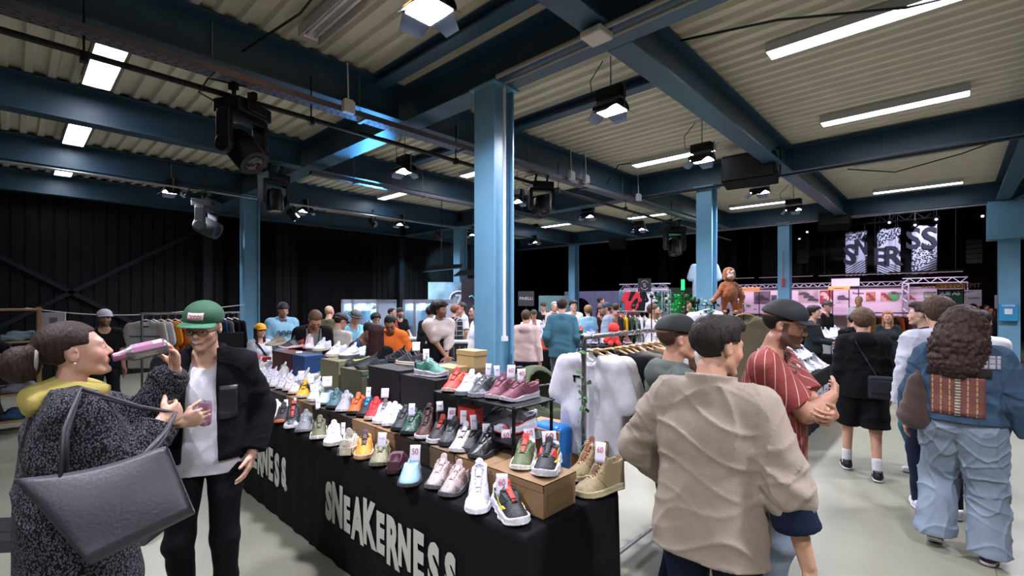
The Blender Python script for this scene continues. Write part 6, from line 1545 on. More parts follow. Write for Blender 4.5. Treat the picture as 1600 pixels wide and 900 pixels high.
def hanger_mesh():
    if 'hw' in GK: return GK['hw'], GK['hh']
    b = MB(); b.tube([(0, -.21, -.075), (0, -.15, -.045), (0, -.06, -.012), (0, 0, 0), (0, .06, -.012), (0, .15, -.045), (0, .21, -.075)], [.014, .012, .013, .017, .013, .012, .014], 8, flat=.55); GK['hw'] = b.mesh('hanger_arms', MATS['slotbase'], True)
    b = MB(); b.tube([(0, 0, .0), (0, 0, .045), (0, -.012, .06)]+[(0, .0-.0+.022*math.cos(a), .085+.022*math.sin(a)) for a in [PI+.6-i*.45 for i in range(9)]], .0022, 6); GK['hh'] = b.mesh('hanger_hook', MATS['slotbase'], True)
    return GK['hw'], GK['hh']
def hang_garment(label, kind, m, x, y, ztop, rz=0., hlabel=None, group='garments on the near clothes rail', hmat=None, sc=1., swing=0., hgroup='wooden hangers on the near rail', hanger=True, print_=None, tagm=False):
    """ztop: height of the rail"""
    if kind not in GK: GK[kind] = garment_kit(kind)
    t = thing('hanging_'+{'tee': 'tee_shirt', 'sweat': 'sweatshirt', 'jacket': 'jacket', 'shirt': 'shirt'}[kind], label, {'tee': 'tee shirt', 'sweat': 'sweatshirt', 'jacket': 'jacket', 'shirt': 'shirt'}[kind], (x, y, ztop-.105*sc), rz, group)
    t.rotation_euler = (0, swing, rz); t.scale = (sc, sc, sc)
    for k_, me in GK[kind].items(): o = bpy.data.objects.new(k_, me); link(o, t); o.material_slots[0].link = 'OBJECT'; o.material_slots[0].material = m
    b = MB(); b.tube([(-.012+.0*a, .072*math.cos(a), -.012-.062*abs(math.sin(a))) for a in [PI+i*PI/10 for i in range(11)]], .007, 6); b.build('neck_rib', m, t, smooth=True)
    if print_:
        b = MB()
        for (y0, y1, z0, z1) in print_[1]: b.bx(-.0305, -.0285, y0, y1, z0, z1)
        b.build('chest_print', print_[0], t)
    if tagm:
        b = MB(); b.box((-.05, .01, -.14), (.002, .035, .10), rot=Matrix.Rotation(.1, 3, 'Y')); b.tube([(-.045, .01, -.09), (-.03, .0, -.05), (-.02, 0, -.03)], .001, 4); b.build('swing_tag', m_paper, t)
    if hanger:
        h_ = thing('clothes_hanger', hlabel or ('wooden hanger of the '+label), 'hanger', (x, y, ztop-.105*sc), rz, hgroup); h_.rotation_euler = (0, swing, rz); h_.scale = (sc, sc, sc)
        hw, hh_ = hanger_mesh()
        o = bpy.data.objects.new('hanger_arms', hw); link(o, h_); o.material_slots[0].link = 'OBJECT'; o.material_slots[0].material = hmat or m_wood; o.location = (0, 0, .016)
        o = bpy.data.objects.new('hook', hh_); link(o, h_); o.material_slots[0].link = 'OBJECT'; o.material_slots[0].material = m_chrome; o.location = (0, 0, .016)
    return t
def rail(label, a, c, z, group=None, feet=True, r=.016, m=None, name='clothes_rail'):
    a = Vector((*a, 0)); c = Vector((*c, 0)); L = (c-a).length; ang = math.atan2(c.y-a.y, c.x-a.x); m = m or m_chrome
    t = thing(name, label, 'clothes rail', tuple(a), ang, group)
    b = MB(); b.rod((-.02, 0, z), (L+.02, 0, z), r); b.build('top_bar', m, t, smooth=False)
    for k in (0, L):
        b = MB(); b.rod((k, 0, .06), (k, 0, z), r); b.build('post', m, t)
        b = MB(); b.rod((k, -.25, .06), (k, .25, .06), r); b.build('foot', m, t)
        for q in (-.22, .22):
            b = MB(); b.lathe([(.0001, -.012), (.028, -.012), (.028, .012), (.0001, .012)], 12, c=(k, q, .028), rot=Matrix.Rotation(PI/2, 3, 'Y')); b.build('caster', m_blackmetal, t)
    b = MB(); b.rod((0, 0, .08), (L, 0, .08), r*.9); b.build('base_bar', m, t)
    return t
RX0, RY, RZ_ = 2.36, 1.62, 1.53
rail('chrome clothes rail with wooden hangers at the end of the sneaker table', (RX0, RY), (4.35, RY), RZ_)
g_w = fab('bright_white_tee', '#d4d2d8'); items = [
 ('white tee shirt with small dark chest print heading the near rail', 'tee', g_w, 0), ('second white tee shirt directly behind the printed one', 'tee', fab('ivory_tee', '#c3bfb8'), .0),
 ('black tee shirt, third garment on the near rail', 'tee', m_tee_k, 0), ('charcoal tee shirt, fourth garment on the near rail', 'tee', DK, 0), ('dark grey brown sweatshirt, fifth on the near rail', 'sweat', fab('grey_brown', '#4a443e'), 0),
 ('taupe sweatshirt, sixth on the near rail', 'sweat', fab('taupe', '#6b5f55'), 0), ('dark olive shirt, seventh on the near rail', 'shirt', fab('dark_olive', '#3b3d34'), 0), ('rust brown jacket in the middle of the near rail', 'jacket', fab('rust_brown', '#86512a'), 0),
 ('white sweatshirt right after the rust brown jacket', 'sweat', g_w, 0), ('brown tee shirt between the white sweatshirts', 'tee', fab('brown_tee', '#4f3a2c'), 0), ('second white sweatshirt on the near rail', 'sweat', fab('off_white', '#bdb8b4'), 0), ('pale grey tee shirt far along the near rail', 'tee', fab('pale_grey', '#8f8f94'), 0),
 ('black shirt far along the near rail', 'shirt', m_tee_k, 0), ('sand coloured sweatshirt close to the capped man', 'sweat', fab('sand', '#98866a'), 0), ('white tee shirt close to the capped man', 'tee', g_w, 0), ('last dark tee shirt on the near rail', 'tee', DK, 0)]
for i, (l, k, m_, _) in enumerate(items):
    x = RX0+.07+i*.092+(.05 if i > 1 else 0)
    hang_garment(l, k, m_, x, RY+random.uniform(-.01, .01), RZ_, sc=(.93 if i < 2 else 1.), rz=(.0 if i == 0 else random.uniform(-.12, .12)), print_=(m_tee_k, [(.06, .12, -.17, -.155), (.10, .115, -.20, -.155)]) if i == 0 else None, tagm=(i == 0))
def vine(label, pts, n, size=.05, parent=None, name='ivy_vine', seed=1, spread=.04):
    rnd = random.Random(seed); st = MB(); st.tube(pts, .0025, 5); lf = MB(); P = [Vector(p) for p in pts]
    for i in range(n):
        u = rnd.random()*(len(P)-1); k = int(u); p = P[k].lerp(P[min(k+1, len(P)-1)], u-k)+Vector((rnd.uniform(-1, 1), rnd.uniform(-1, 1), rnd.uniform(-1, 1)))*spread
        s = size*rnd.uniform(.6, 1.2); E = Euler((rnd.uniform(-1, 1), rnd.uniform(-1, 1), rnd.uniform(0, 6.3))).to_matrix()
        out = [(0, 0, 0), (.45, .25, .05), (.5, .6, .04), (.25, .9, .0), (0, 1.15, -.08), (-.25, .9, 0), (-.5, .6, .04), (-.45, .25, .05)]; mid = (0, .55, .10)
        vs = [p+E@(Vector(q)*s*.75) for q in out]+[p+E@(Vector(mid)*s*.75)]; lf.add(vs, [(8, a, (a+1) % 8) for a in range(8)])
    t = thing(name, label, 'ivy', pts[0]); off = Vector(pts[0])
    for mb in (st, lf): mb.v = [tuple(Vector(v)-off) for v in mb.v]
    st.build('stem', mat('ivy_stem', '#3c4a28', .8), t, smooth=True); o = lf.build('leaves', mat('ivy_leaf', '#3f6a38', .55, noise=.3, nscale=20), t, solid=.0008); return t
vine('artificial ivy trailing down the front post of the near clothes rail', [(RX0-.03, RY-.02+.02*math.sin(i*1.3), 1.53-.085*i) for i in range(14)], 34, .045, seed=3, spread=.03)

# wire grid panels with ivy, plush ape, hanging tees in the middle
def grid_panel(label, px0, px1, d, z0, z1, group='wire grid panels'):
    a = Vector((*at(px0, d), 0)); c = Vector((*at(px1, d), 0)); L = (c-a).length; t = thing('wire_grid_panel', label, 'grid panel', tuple(a), math.atan2(c.y-a.y, c.x-a.x), group)
    b = MB(); n = int(L/.075)
    for i in range(n+1): b.rod((i*L/n, 0, z0), (i*L/n, 0, z1), .003 if 0 < i < n else .009, 6)
    m_ = int((z1-z0)/.10)
    for j in range(m_+1): b.rod((0, 0, z0+j*(z1-z0)/m_), (L, 0, z0+j*(z1-z0)/m_), .003 if j < m_ else .007, 6)
    b.build('wire_mesh', m_blackmetal, t)
    for k in (0, L): b = MB(); b.lathe([(.0001, -.03), (.02, -.022), (.03, 0), (.02, .022), (.0001, .03)], 12, c=(k, 0, z1+.035)); b.build('ball_finial', m_blackmetal, t, smooth=True)
    for k in (0, L): b = MB(); b.rod((k, 0, .0), (k, 0, z0+.01), .009); b.rod((k, -.2, .012), (k, .2, .012), .01); b.build('stand', m_blackmetal, t)
    return a, c, L
GZ = 1.60
for l, p0, p1, d_, zt, sd in (('black wire grid panel overgrown with ivy behind the near rail', 1018, 1072, 6.6, 1.78, 5), ('black wire grid panel before the second right column', 1090, 1116, 5.4, 1.70, 6), ('black wire grid panel with ivy under the plush ape', 1136, 1226, 5.2, 1.60, 7)):
    a, c, L = grid_panel(l, p0, p1, d_, .5, zt); q = (c-a)/L
    pts = [a+q*(L*i/8)+Vector((0, 0, zt-.05+.04*math.sin(i*2.0+sd))) for i in range(9)]
    vine('ivy hanging over the '+['first grid panel next to the near rail', 'small grid panel at the blue column', 'grid panel beneath the plush ape'][sd-5], [tuple(p) for p in pts]+[tuple(pts[-1]+Vector((0, 0, -.1*k))) for k in range(1, 5)], 60, .06, seed=sd, spread=.11)
# plush ape
ax, ay = at(1139, 5.2); az = 1.615; t = thing('plush_ape', 'orange brown plush ape standing on the wire grid', 'plush toy', (ax, ay, az), rel(1139, 18)-PI/2)
mf = mat('orange_fur', '#8a4a20', .95, bump=1., bscale=90, noise=.2, nscale=30, sheen=.3); k = .50
def a3(x, y, z): return (x*k, y*k, z*k)
f = U([ell(a3(0, 0, .48), (.17*k, .15*k, .22*k)), (ell(a3(0, .04, .42), (.15*k, .13*k, .15*k)), .03), (ell(a3(0, .0, .84), (.135*k, .13*k, .15*k)), .02), (ell(a3(0, 0, .93), (.09*k, .1*k, .08*k)), .03),
  (cone(a3(-.13, 0, .62), a3(-.27, .03, .36), .06*k, .05*k), .03), (cone(a3(-.27, .03, .36), a3(-.22, .06, .10), .05*k, .045*k), .02), (cone(a3(.13, 0, .62), a3(.25, .05, .40), .06*k, .05*k), .03), (cone(a3(.25, .05, .40), a3(.36, .12, .30), .05*k, .045*k), .02),
  (cone(a3(-.09, 0, .34), a3(-.12, .02, .06), .075*k, .055*k), .03), (cone(a3(.09, 0, .34), a3(.11, .02, .06), .075*k, .055*k), .03)])
sdf_obj('body', FOLD(f, .003, 120, .5), (-.25, -.2, -.02), (.25, .2, .52), .0075, mf, t)
ms = mat('plush_skin', '#a8765a', .8)
for q in (-1, 1): sdf_obj('foot', ell(a3(q*.12, .07, .035), (.05*k, .10*k, .035*k)), (-.2, -.1, -.02), (.2, .2, .06), .006, ms, t)
sdf_obj('hand', ell(a3(.39, .14, .28), (.05*k, .045*k, .05*k)), (0, 0, 0), (.3, .2, .3), .006, ms, t)
sdf_obj('hand', ell(a3(-.215, .07, .06), (.045*k, .045*k, .06*k)), (-.3, -.1, -.05), (0, .2, .3), .006, ms, t)
sdf_obj('muzzle', U([ell(a3(0, .12, .80), (.075*k, .06*k, .06*k)), (ell(a3(0, .10, .88), (.08*k, .04*k, .05*k)), .01)]), (-.1, 0, .3), (.1, .15, .5), .005, mat('plush_muzzle', '#c9a494', .8), t)
for q in (-1, 1):
    b = MB(); b.lathe([(.0001, .008), (.010, .006), (.014, 0)], 12, c=a3(q*.045, .145, .905), rot=Matrix.Rotation(-PI/2, 3, 'X')); b.build('eye_ring', mat('plush_eye', '#d8cfc0', .5), t, smooth=True)
    b = MB(); b.lathe([(.0001, .012), (.005, .009), (.006, 0)], 10, c=a3(q*.045, .148, .905), rot=Matrix.Rotation(-PI/2, 3, 'X')); b.build('pupil', m_blackmetal, t, smooth=True)
x_, y_ = at(1163, 5.08); hang_garment('olive brown tee shirt beneath the plush ape', 'tee', fab('olive_brown_tee', '#6e6450'), x_, y_, zat(476, 5.08), rz=.75, sc=1.12, group=None, hgroup='hangers on the grid panels', print_=(mat('print_dark_olive', '#3c3628', .8), [(.09, .13, -.17, -.12), (.10, .12, -.12, -.105)]))
x_, y_ = at(1108, 5.3); hang_garment('white top on a pale hanger left of the olive brown tee', 'tee', g_w, x_, y_, zat(472, 5.3), rz=.3, group=None, hgroup='hangers on the grid panels', hmat=mat('pale_hanger', '#c9c4c9', .5), sc=.9)
x_, y_ = at(1101, 9.75); hang_garment('pale blue white tee shirt hung high on the second right column', 'tee', fab('pale_blue_tee', '#8fa0b0'), x_, y_, zat(402, 9.75), rz=.75, group=None, hanger=True, hgroup='high hanger', sc=1.05)

# ------------------------------------------------------------------ left side: wooden shelf, rope, jersey rail
def cloth_pile(label, x, y, z, m, s=(.2, .15, .06), group='folded clothes on the wooden shelf', rz=0.):
    t = sdf_obj('folded_clothes', FOLD(U([rbox((0, 0, s[2]*.5), s and (s[0], s[1], s[2]*.5), .02), (rbox((.02, .01, s[2]*1.1), (s[0]*.8, s[1]*.85, s[2]*.35), .02), .02)]), .008, 30, x), (-.3, -.3, -.02), (.3, .3, .25), .014, m); t.location = (x, y, z); t.rotation_euler = (0, 0, rz); return tag(t, label, 'clothes', group)
sx, sy, sd_ = onY(20, 9.3)
t = thing('wooden_shelf', 'light wooden shelf with folded clothes at the left edge', 'shelf', (sx, sy, 0), 0)
mw = mat('pine_wood', '#9a7a50', .6, noise=.1, nscale=10, stretch=(1, 8, 1))
for xx in (-.55, .25):
    for yy in (-.2, .2): b = MB(); b.box((xx, yy, .83), (.04, .04, 1.66)); b.build('upright', mw, t, bevel=.004)
for zz in (.15, .5, .85, 1.2, 1.63): b = MB(); b.box((-.15, 0, zz), (.86, .46, .025)); b.build('board', mw, t, bevel=.003)
k = 0
for zz in (.165, .515, .865, 1.215):
    for xx in (-.35, .05):
        cloth_pile(['dark folded clothes lower left', 'blue grey folded clothes lower right', 'grey folded clothes second board, left', 'light grey folded clothes second board, right', 'black folded clothes third board, left', 'grey white folded clothes third board, right', 'dark folded clothes top board, left', 'pale teal folded clothes top board, right'][k]+' on the wooden shelf', sx+xx, sy, zz, fab('pile_%d' % k, ['#1c1c20', '#2c4a60', '#4a4a50', '#77777e', '#151518', '#8a8a92', '#26262b', '#6f8a8c'][k]), (.17, .17, .08)); k += 1
b = MB(); pts = []
for u in range(21):
    a = u/20; px_ = 40+(382-40)*a; X_, Y_, d_ = onY(px_, 9.6+a*1.2); pts.append((X_, Y_, 1.65-.30*math.sin(PI*a)**1*.5+.02*a))
b.tube(pts, .008, 6); o = b.build('rope', mat('white_rope', '#a9a6a6', .8)); tag(o, 'slack white rope strung between the wooden shelf and the left blue column', 'rope')
x_, y_, d_ = onY(84, 9.2); z_ = zat(525, d_); t = thing('notice_sheet', 'white notice sheet standing behind the head of the drinking woman', 'notice', (x_, y_, 0), -.7)
b = MB(); b.box((0, 0, z_+.12), (.30, .01, .42)); b.build('sheet', m_paper, t); b = MB(); b.rod((0, .02, 0), (0, .02, z_), .01); b.box((0, .02, .01), (.3, .2, .02)); b.build('stand', m_blackmetal, t)
b = MB(); b.box((0, -.008, z_+.22), (.1, .004, .08)); b.build('emblem', mat('faint_print', '#8a8794', .7), t)
rail('chrome clothes rail hung with football jerseys behind the man in the green cap', onY(222, 8.6)[:2], onY(372, 8.6)[:2], 1.56)
xa = onY(228, 8.6)[0]; xb = onY(366, 8.6)[0]
js = [('cream jersey with blue collar and red chest line', '#a8a49c', '#27407c'), ('cream jersey with red piping', '#b3aea6', '#9c2c34'), ('white jersey second behind the red piped one', '#bdbac0', None), ('bright orange football jersey', '#cc7a1c', '#222'), ('darker orange football jersey', '#c06a18', None), ('white jersey after the orange ones', '#c2c0c6', None),
      ('pale grey jersey right of the white one', '#a4a4aa', None), ('dark hooded top hidden behind the green cap', '#22262a', None), ('white top hidden behind the green cap', '#bdbac0', None), ('black jersey right behind the glasses man', '#17171b', None), ('navy jacket with red patch on the jersey rail', '#1c3454', '#a03030'), ('grey top right of the navy jacket', '#5a5c62', None), ('black jacket at the right end of the jersey rail', '#121216', None), ('last black garment of the jersey rail', '#18181c', None)]
for i, (l, c_, s2) in enumerate(js):
    t = hang_garment(l, 'tee' if i < 7 else 'sweat', fab('jersey_%d' % i, c_), xa+(xb-xa)*i/13, 8.6, 1.56, rz=(.9 if i == 0 else .35), group='football jerseys and jackets on the left rail', hgroup='pale hangers on the left rail', hmat=MATS['pale_hanger'], print_=(fab('trim_%d' % i, s2 if s2 != '#222' else '#222222'), [(-.2, .2, -.23, -.215), (-.05, .05, -.09, -.07)]) if s2 else None)
x_, y_ = at(356, 7.1); t = thing('sticker_case', 'open black case of yellow label cards behind the fleece jacket man', 'display case', (x_, y_, 1.02), rel(385, 0)-PI/2)
b = MB(); b.box((0, 0, .0), (.4, .3, .04)); b.box((0, .14, .13), (.42, .03, .26)); b.build('case', m_blackmetal, t, bevel=.006)
b = MB(); [b.box((-.15+.1*i, .12, .08+.09*j), (.075, .006, .07)) for i in range(4) for j in range(2)]; b.build('yellow_cards', mat('yellow_card', '#a8954a', .7), t)
b = MB(); b.box((0, 0, -.04), (.9, .6, .04)); b.build('shelf_support', m_cardd, t); b = MB(); [b.rod((sx_*.4, sy_*.25, -.04), (sx_*.4, sy_*.25, -1.02), .015) for sx_ in (-1, 1) for sy_ in (-1, 1)]; b.build('leg', m_blackmetal, t)
b = MB(); b.prism([(-.28, 0), (.28, 0), (.2, .045), (-.2, .045)], -1.2, .45); b.box((0, -.4, .047), (.12, 1.6, .004)); o = b.build('cable_ramp', mat('rubber_black', '#0e0e10', .8)); o.location = (*onz(-4, 836, 0), 0); o.rotation_euler = (0, 0, math.atan2(FY, FX)+.1); tag(o, 'black rubber cable ramp on the floor at the lower left edge', 'cable ramp')
# tape lines / slab joints on the floor
for a, c in (((-1, 2.0), (1.4, 2.02)), ((.2, 4.9), (1.4, 4.9)), ((2.6, -.2), (6, -.2))):
    b = MB(); L = math.hypot(c[0]-a[0], c[1]-a[1]); b.box((0, 0, .0006), (L, .008, .001)); o = b.build('floor_joint', mat('floor_joint', '#6a6a5e', .7)); o.location = ((a[0]+c[0])/2, (a[1]+c[1])/2, 0); o.rotation_euler = (0, 0, math.atan2(c[1]-a[1], c[0]-a[0])); struct(o)
# ------------------------------------------------------------------ behind the long table: cartons, pram, chair
def cbox(label, px, py, d, w, dp, h, m, rz=0., name='cardboard_box', group=None, lid=True, z=None):
    x, y = at(px, d); z0 = zat(py, d) if z is None else z
    t = thing(name, label, 'box', (x, y, z0), rz, group); b = MB(); b.bx(-w/2, w/2, -dp/2, dp/2, 0, h); b.build('box_body', m, t, bevel=.003)
    if lid: b = MB(); b.bx(-w/2-.003, w/2+.003, -dp/2-.003, dp/2+.003, h*.72, h+.003); b.build('lid', m, t, bevel=.002)
    return t
mk = mat('light_kraft', '#a78d62', .7, noise=.04, nscale=8)
cloth_table('low black table behind the wire shelf carrying kraft boxes', 2.62, 3.1, 2.85, 3.9, z=.98)
cbox('light kraft box lying on the low black table', 704, 0, 4.3, .20, .28, .17, mk, name='kraft_box', z=.985, rz=.0, group='kraft boxes left of the wide column')
cbox('upper kraft box of the stack touching the wide column', 737, 0, 4.35, .16, .24, .15, mk, name='kraft_box', z=1.145, group='kraft boxes left of the wide column')
cbox('open kraft box beneath the upper one at the wide column', 737, 0, 4.35, .17, .25, .155, mat('brown_kraft', '#6e5334', .7), name='kraft_box', z=.985, group='kraft boxes left of the wide column')
cbox('large cardboard box behind the burgundy sneakers', 858, 0, 3.05, .26, .30, .95, mat('tan_board', '#a3754c', .75), name='cardboard_box', z=0, rz=.1)
t = thing('blue_plastic_bag', 'bright blue plastic bag between the cardboard box and the white tee shirt', 'bag', (*at(862, 2.98), .62)); sdf_obj('bag', FOLD(rbox((0, 0, .17), (.075, .12, .19), .04), .007, 30), (-.2, -.25, -.05), (.2, .25, .42), .01, mat('blue_plastic', '#1768b0', .35), t)
b = MB(); b.box((0, 0, -.02), (.3, .4, .03)); [b.box((a_*.13, b_*.18, -.33), (.02, .02, .6)) for a_ in (-1, 1) for b_ in (-1, 1)]; b.build('stool', m_blackmetal, t)
# red frame between table tiers
cbox('small bright red box under the wire shelf top', 735, 0, 2.95, .07, .16, .12, mat('bright_red_box', '#c63a2c', .5), z=.97, name='red_box', lid=False)
# pram
x_, y_ = at(838, 4.6); t = thing('baby_pram', 'olive green baby pram parked behind the wide blue column', 'pram', (x_, y_, 0), rel(838, 40)-PI/2)
mp_ = fab('pram_olive', '#4e5440', .7)
hood_ = SUB(INT(ell((0, 0, .80), (.24, .34, .32)), lambda P: np.maximum(-(P[:, 2]-.74), -1e9*0+(P[:, 1]-.12)*.7+(P[:, 2]-.9)*.3)), ell((0, .05, .78), (.215, .31, .285)))
sdf_obj('hood', FOLD(hood_, .002, 60), (-.35, -.45, .5), (.35, .45, 1.2), .012, mp_, t)
sdf_obj('carrycot', FOLD(SUB(ell((0, .05, .68), (.22, .42, .22)), ell((0, .05, .80), (.18, .37, .2))), .003, 40), (-.35, -.5, .4), (.35, .6, .95), .013, mp_, t)
b = MB(); [b.tube([(q*.25, -.45, .95), (q*.25, -.2, .62), (q*.25, .45, .12)], .013, 8) for q in (-1, 1)]; [b.tube([(q*.25, .0, .62), (q*.25, -.4, .12)], .012, 8) for q in (-1, 1)]; b.tube([(-.25, -.45, .95), (-.25, -.55, 1.02), (.25, -.55, 1.02), (.25, -.45, .95)], .016, 8); b.build('frame', m_blackmetal, t, smooth=True)
b = MB(); b.tube([(-.24, -.05, .82), (-.24, .3, .98), (.24, .3, .98), (.24, -.05, .82)], .018, 8); b.build('bumper_bar', m_blackmetal, t, smooth=True)
for q in (-1, 1):
    for yy, r_ in ((-.4, .14), (.45, .1)): b = MB(); b.tube([(q*.27, yy+r_*math.cos(a), r_+.012+r_*math.sin(a)) for a in [i*PI/9 for i in range(18)]], .014, 6, closed=True); [b.rod((q*.27, yy, r_+.012), (q*.27, yy+r_*math.cos(a), r_+.012+r_*math.sin(a)), .004, 5) for a in [i*PI/3 for i in range(6)]]; b.build('wheel', m_blackmetal, t, smooth=True)
# grey chair
x_, y_ = at(865, 5.6); t = thing('plastic_chair', 'dark grey plastic chair next to the pram', 'chair', (x_, y_, 0), rel(865, 200)-PI/2); mg = mat('dark_grey_plastic', '#2c2e33', .6)
b = MB(); b.grid(lambda u, v: ((u-.5)*.42, -.2-.06*v-.03*math.sin(PI*u), .46+.42*v), 8, 6); b.build('backrest', mg, t, smooth=True, solid=.012)
b = MB(); b.box((0, 0, .45), (.44, .42, .02)); b.build('seat', mg, t, bevel=.008)
for q in (-1, 1):
    for w2 in (-1, 1): b = MB(); b.rod((q*.19, w2*.18, .45), (q*.22, w2*.21, 0), .012); b.build('leg', m_greymetal, t)

# ------------------------------------------------------------------ stall furniture further back
m_org = mat('orange_shoe_box', '#c84524', .55); m_boxw = mat('white_shoe_box', '#bdb8c2', .6); m_boxr = mat('red_shoe_box', '#a02226', .55); m_boxb = mat('blue_shoe_box', '#1e6ea8', .5); m_boxk = mat('black_shoe_box', '#16161a', .6)
def tick(parent, x, y, z, s=.09, m=None):
    b = MB(); pr = [(-.5, .25), (-.42, -.12), (-.2, -.28), (.05, -.2), (.6, .22), (.02, -.02), (-.22, -.06), (-.36, .02)]
    b.prism([(a*s, q*s) for a, q in pr], -.002, .002); return b.build('tick_mark', m or m_boxw, parent, loc=(x, y, z))
def stall(label, px, d, L, W, rz, z=.75, cl=None, group=None):
    x, y = at(px, d); t = cloth_table(label, x-L/2, x+L/2, y-W/2, y+W/2, z=z, cl=cl, group=group); t.rotation_euler = (0, 0, rz); return t, x, y
def on(x, y, rz, a, b_): return (x+a*math.cos(rz)-b_*math.sin(rz), y+a*math.sin(rz)+b_*math.cos(rz))
FR = math.atan2(-FX, FY)     # heading of «to the right» for somebody looking with the camera
# orange box stall beside the blue jacket man
rz = FR+.12; t, x, y = stall('black stall table stacked with orange shoe boxes left of the blue jacket man', 852, 9.4, 1.2, .6, rz, z=.80)
for i in range(5):
    X_, Y_ = on(x, y, rz, -.46+.23*i, -.1); c = carton(['orange', 'orange red', 'bright orange', 'deep orange', 'tall orange'][i]+' ticked shoe box on the stall left of the blue jacket man', X_-.112, X_+.112, Y_-.12, Y_+.12, .802, .99 if i < 4 else 1.3, m_org, group='orange shoe boxes', rz=rz, lid=False); tick(c, 0, -.123, .08)
b = MB(); b.box((0, 0, .14), (1.1, .35, .012)); b.box((0, .1, .34), (1.0, .3, .012)); b2 = b.build('display_tray', mat('acrylic_white', '#b4b2c2', .3)); b2.location = (x, y, .99-.12); b2.rotation_euler = (0, 0, rz); tag(b2, 'white double tray over the orange shoe boxes', 'display tray')
far_lab = ['red', 'green', 'white', 'maroon', 'grey', 'pale pink', 'black', 'blue']; far_col = ['#a8322c', '#3a7a5a', '#cfcdd6', '#5a2028', '#7a7a80', '#c4a4a8', '#1c1c20', '#2c5c9c']
def shoe_line(x, y, rz, a0, a1, b_, z, n, where, cols, face=None, kinds=('runner', 'court'), sc=1.0, group=None):
    for i in range(n):
        a = a0+(a1-a0)*(i/(max(1, n-1))); X_, Y_ = on(x, y, rz, a, b_); c = cols[i % len(cols)]
        nm = {v: k_ for k_, v in zip(far_lab, far_col)}.get(c, 'pale')
        pos = ['first', 'second', 'third', 'fourth', 'fifth', 'sixth', 'seventh', 'eighth', 'ninth', 'tenth', 'eleventh', 'twelfth'][i]
        sneaker('%s sneaker, %s from the left %s' % (nm, pos, where), loc=(X_, Y_), z=z, face=math.degrees(rz)+(face if face is not None else -90+((-1)**i)*14), kind=kinds[i % len(kinds)], up=c, so='#c9c7cf', simple=True, sc=sc, group=group or 'sneakers on the stalls further back')
shoe_line(x, y, rz, -.45, .45, .0, 1.02, 6, 'on the tray over the orange boxes', ['#a8322c', '#3a7a5a', '#cfcdd6', '#5a2028', '#2c5c9c'])
shoe_line(x, y, rz, -.4, .4, .12, 1.225, 5, 'on the top tray over the orange boxes', ['#cfcdd6', '#5a2028', '#7a7a80'])
# stand with red and blue shoes right of the jacket man
rz = FR; t, x, y = stall('white covered stand with red and white shoes between the blue jacket man and the child', 907, 9.0, .55, .45, rz, z=1.12, cl=mat('white_drape', '#a9b4cf', .7))
shoe_line(x, y, rz, -.2, .2, 0, 1.135, 3, 'on the white covered stand', ['#a8322c', '#a8322c', '#2c5c9c'])
cbox('tall red shoe box tower below the white covered stand', 897, 0, 8.6, .2, .2, .75, m_boxr, z=.0, name='red_box_tower', rz=rz, lid=False)
# shoe stand at 945
rz = FR-.1; t, x, y = stall('black stall table with a red plush toy and sneakers behind the near clothes rail', 956, 8.6, 1.2, .6, rz, z=.95)
shoe_line(x, y, rz, -.5, .5, .1, .965, 6, 'on the stall with the red plush toy', ['#5a2028', '#1c1c20', '#cfcdd6', '#a8322c'])
for i, (mm, nn) in enumerate(((m_boxb, 'blue'), (m_boxk, 'black'), (m_org, 'orange'), (m_boxk, 'dark'), (m_boxr, 'red'))): 
    X_, Y_ = on(x, y, rz, -.5+.22*i, -.42); carton('%s upright shoe box below the red plush toy, %s from left' % (nn, ['first', 'second', 'third', 'fourth', 'fifth'][i]), X_-.1, X_+.1, Y_-.08, Y_+.08, .0, .92, mm, group='upright shoe boxes before the stall', rz=rz, lid=False)
X_, Y_ = on(x, y, rz, .02, -.12); t = thing('red_plush_toy', 'bright red plush toy lying over the stall behind the near rail', 'plush toy', (X_, Y_, .955), rz); sdf_obj('body', U([ell((0, 0, .30), (.10, .1, .10)), (ell((0, 0, .14), (.09, .08, .12)), .03), (cone((.06, 0, .2), (.22, -.02, .22), .045, .05), .02), (cone((-.06, 0, .18), (-.15, -.03, .08), .04, .045), .02), (cone((-.04, 0, .05), (-.07, -.1, .03), .045, .045), .02), (cone((.05, 0, .05), (.08, -.1, .03), .045, .045), .02)]), (-.3, -.2, -.02), (.35, .2, .45), .011, mat('red_plush', '#c8322a', .9, bump=.6), t)
cbox('red and black shoe boxes on the floor behind the grey chair', 897, 0, 7.0, .5, .35, .30, m_org, z=0, name='orange_box', rz=rz, lid=False); cbox('black open box above the orange one behind the grey chair', 897, 0, 7.0, .45, .33, .18, m_boxk, z=.305, name='black_box', rz=rz, lid=False)
# far clothes rail 975-1015 with coloured garments
a = at(965, 10.2); c = at(1035, 9.9); rail('grey clothes rail with colourful tops in front of the truss booth', a, c, 1.52, m=m_greymetal); L = math.hypot(c[0]-a[0], c[1]-a[1])
cols = [('black', '#16161a'), ('yellow', '#c9971c'), ('dark green', '#2c3a30'), ('grey green', '#5c6a5c'), ('white', '#c4c2ca'), ('pale grey', '#a3a3ab'), ('charcoal', '#26282c'), ('olive', '#54583c'), ('cream', '#b8b0a0')]
for i, (nm, c_) in enumerate(cols): hang_garment(nm+' top on the far rail before the truss booth', 'tee', fab('far_'+nm.replace(' ', '_'), c_), a[0]+(c[0]-a[0])*(.06+.11*i), a[1]+(c[1]-a[1])*(.06+.11*i), 1.52, rz=math.atan2(c[1]-a[1], c[0]-a[0])+.25, group='tops on the far rail', hgroup='hangers on the far rail')
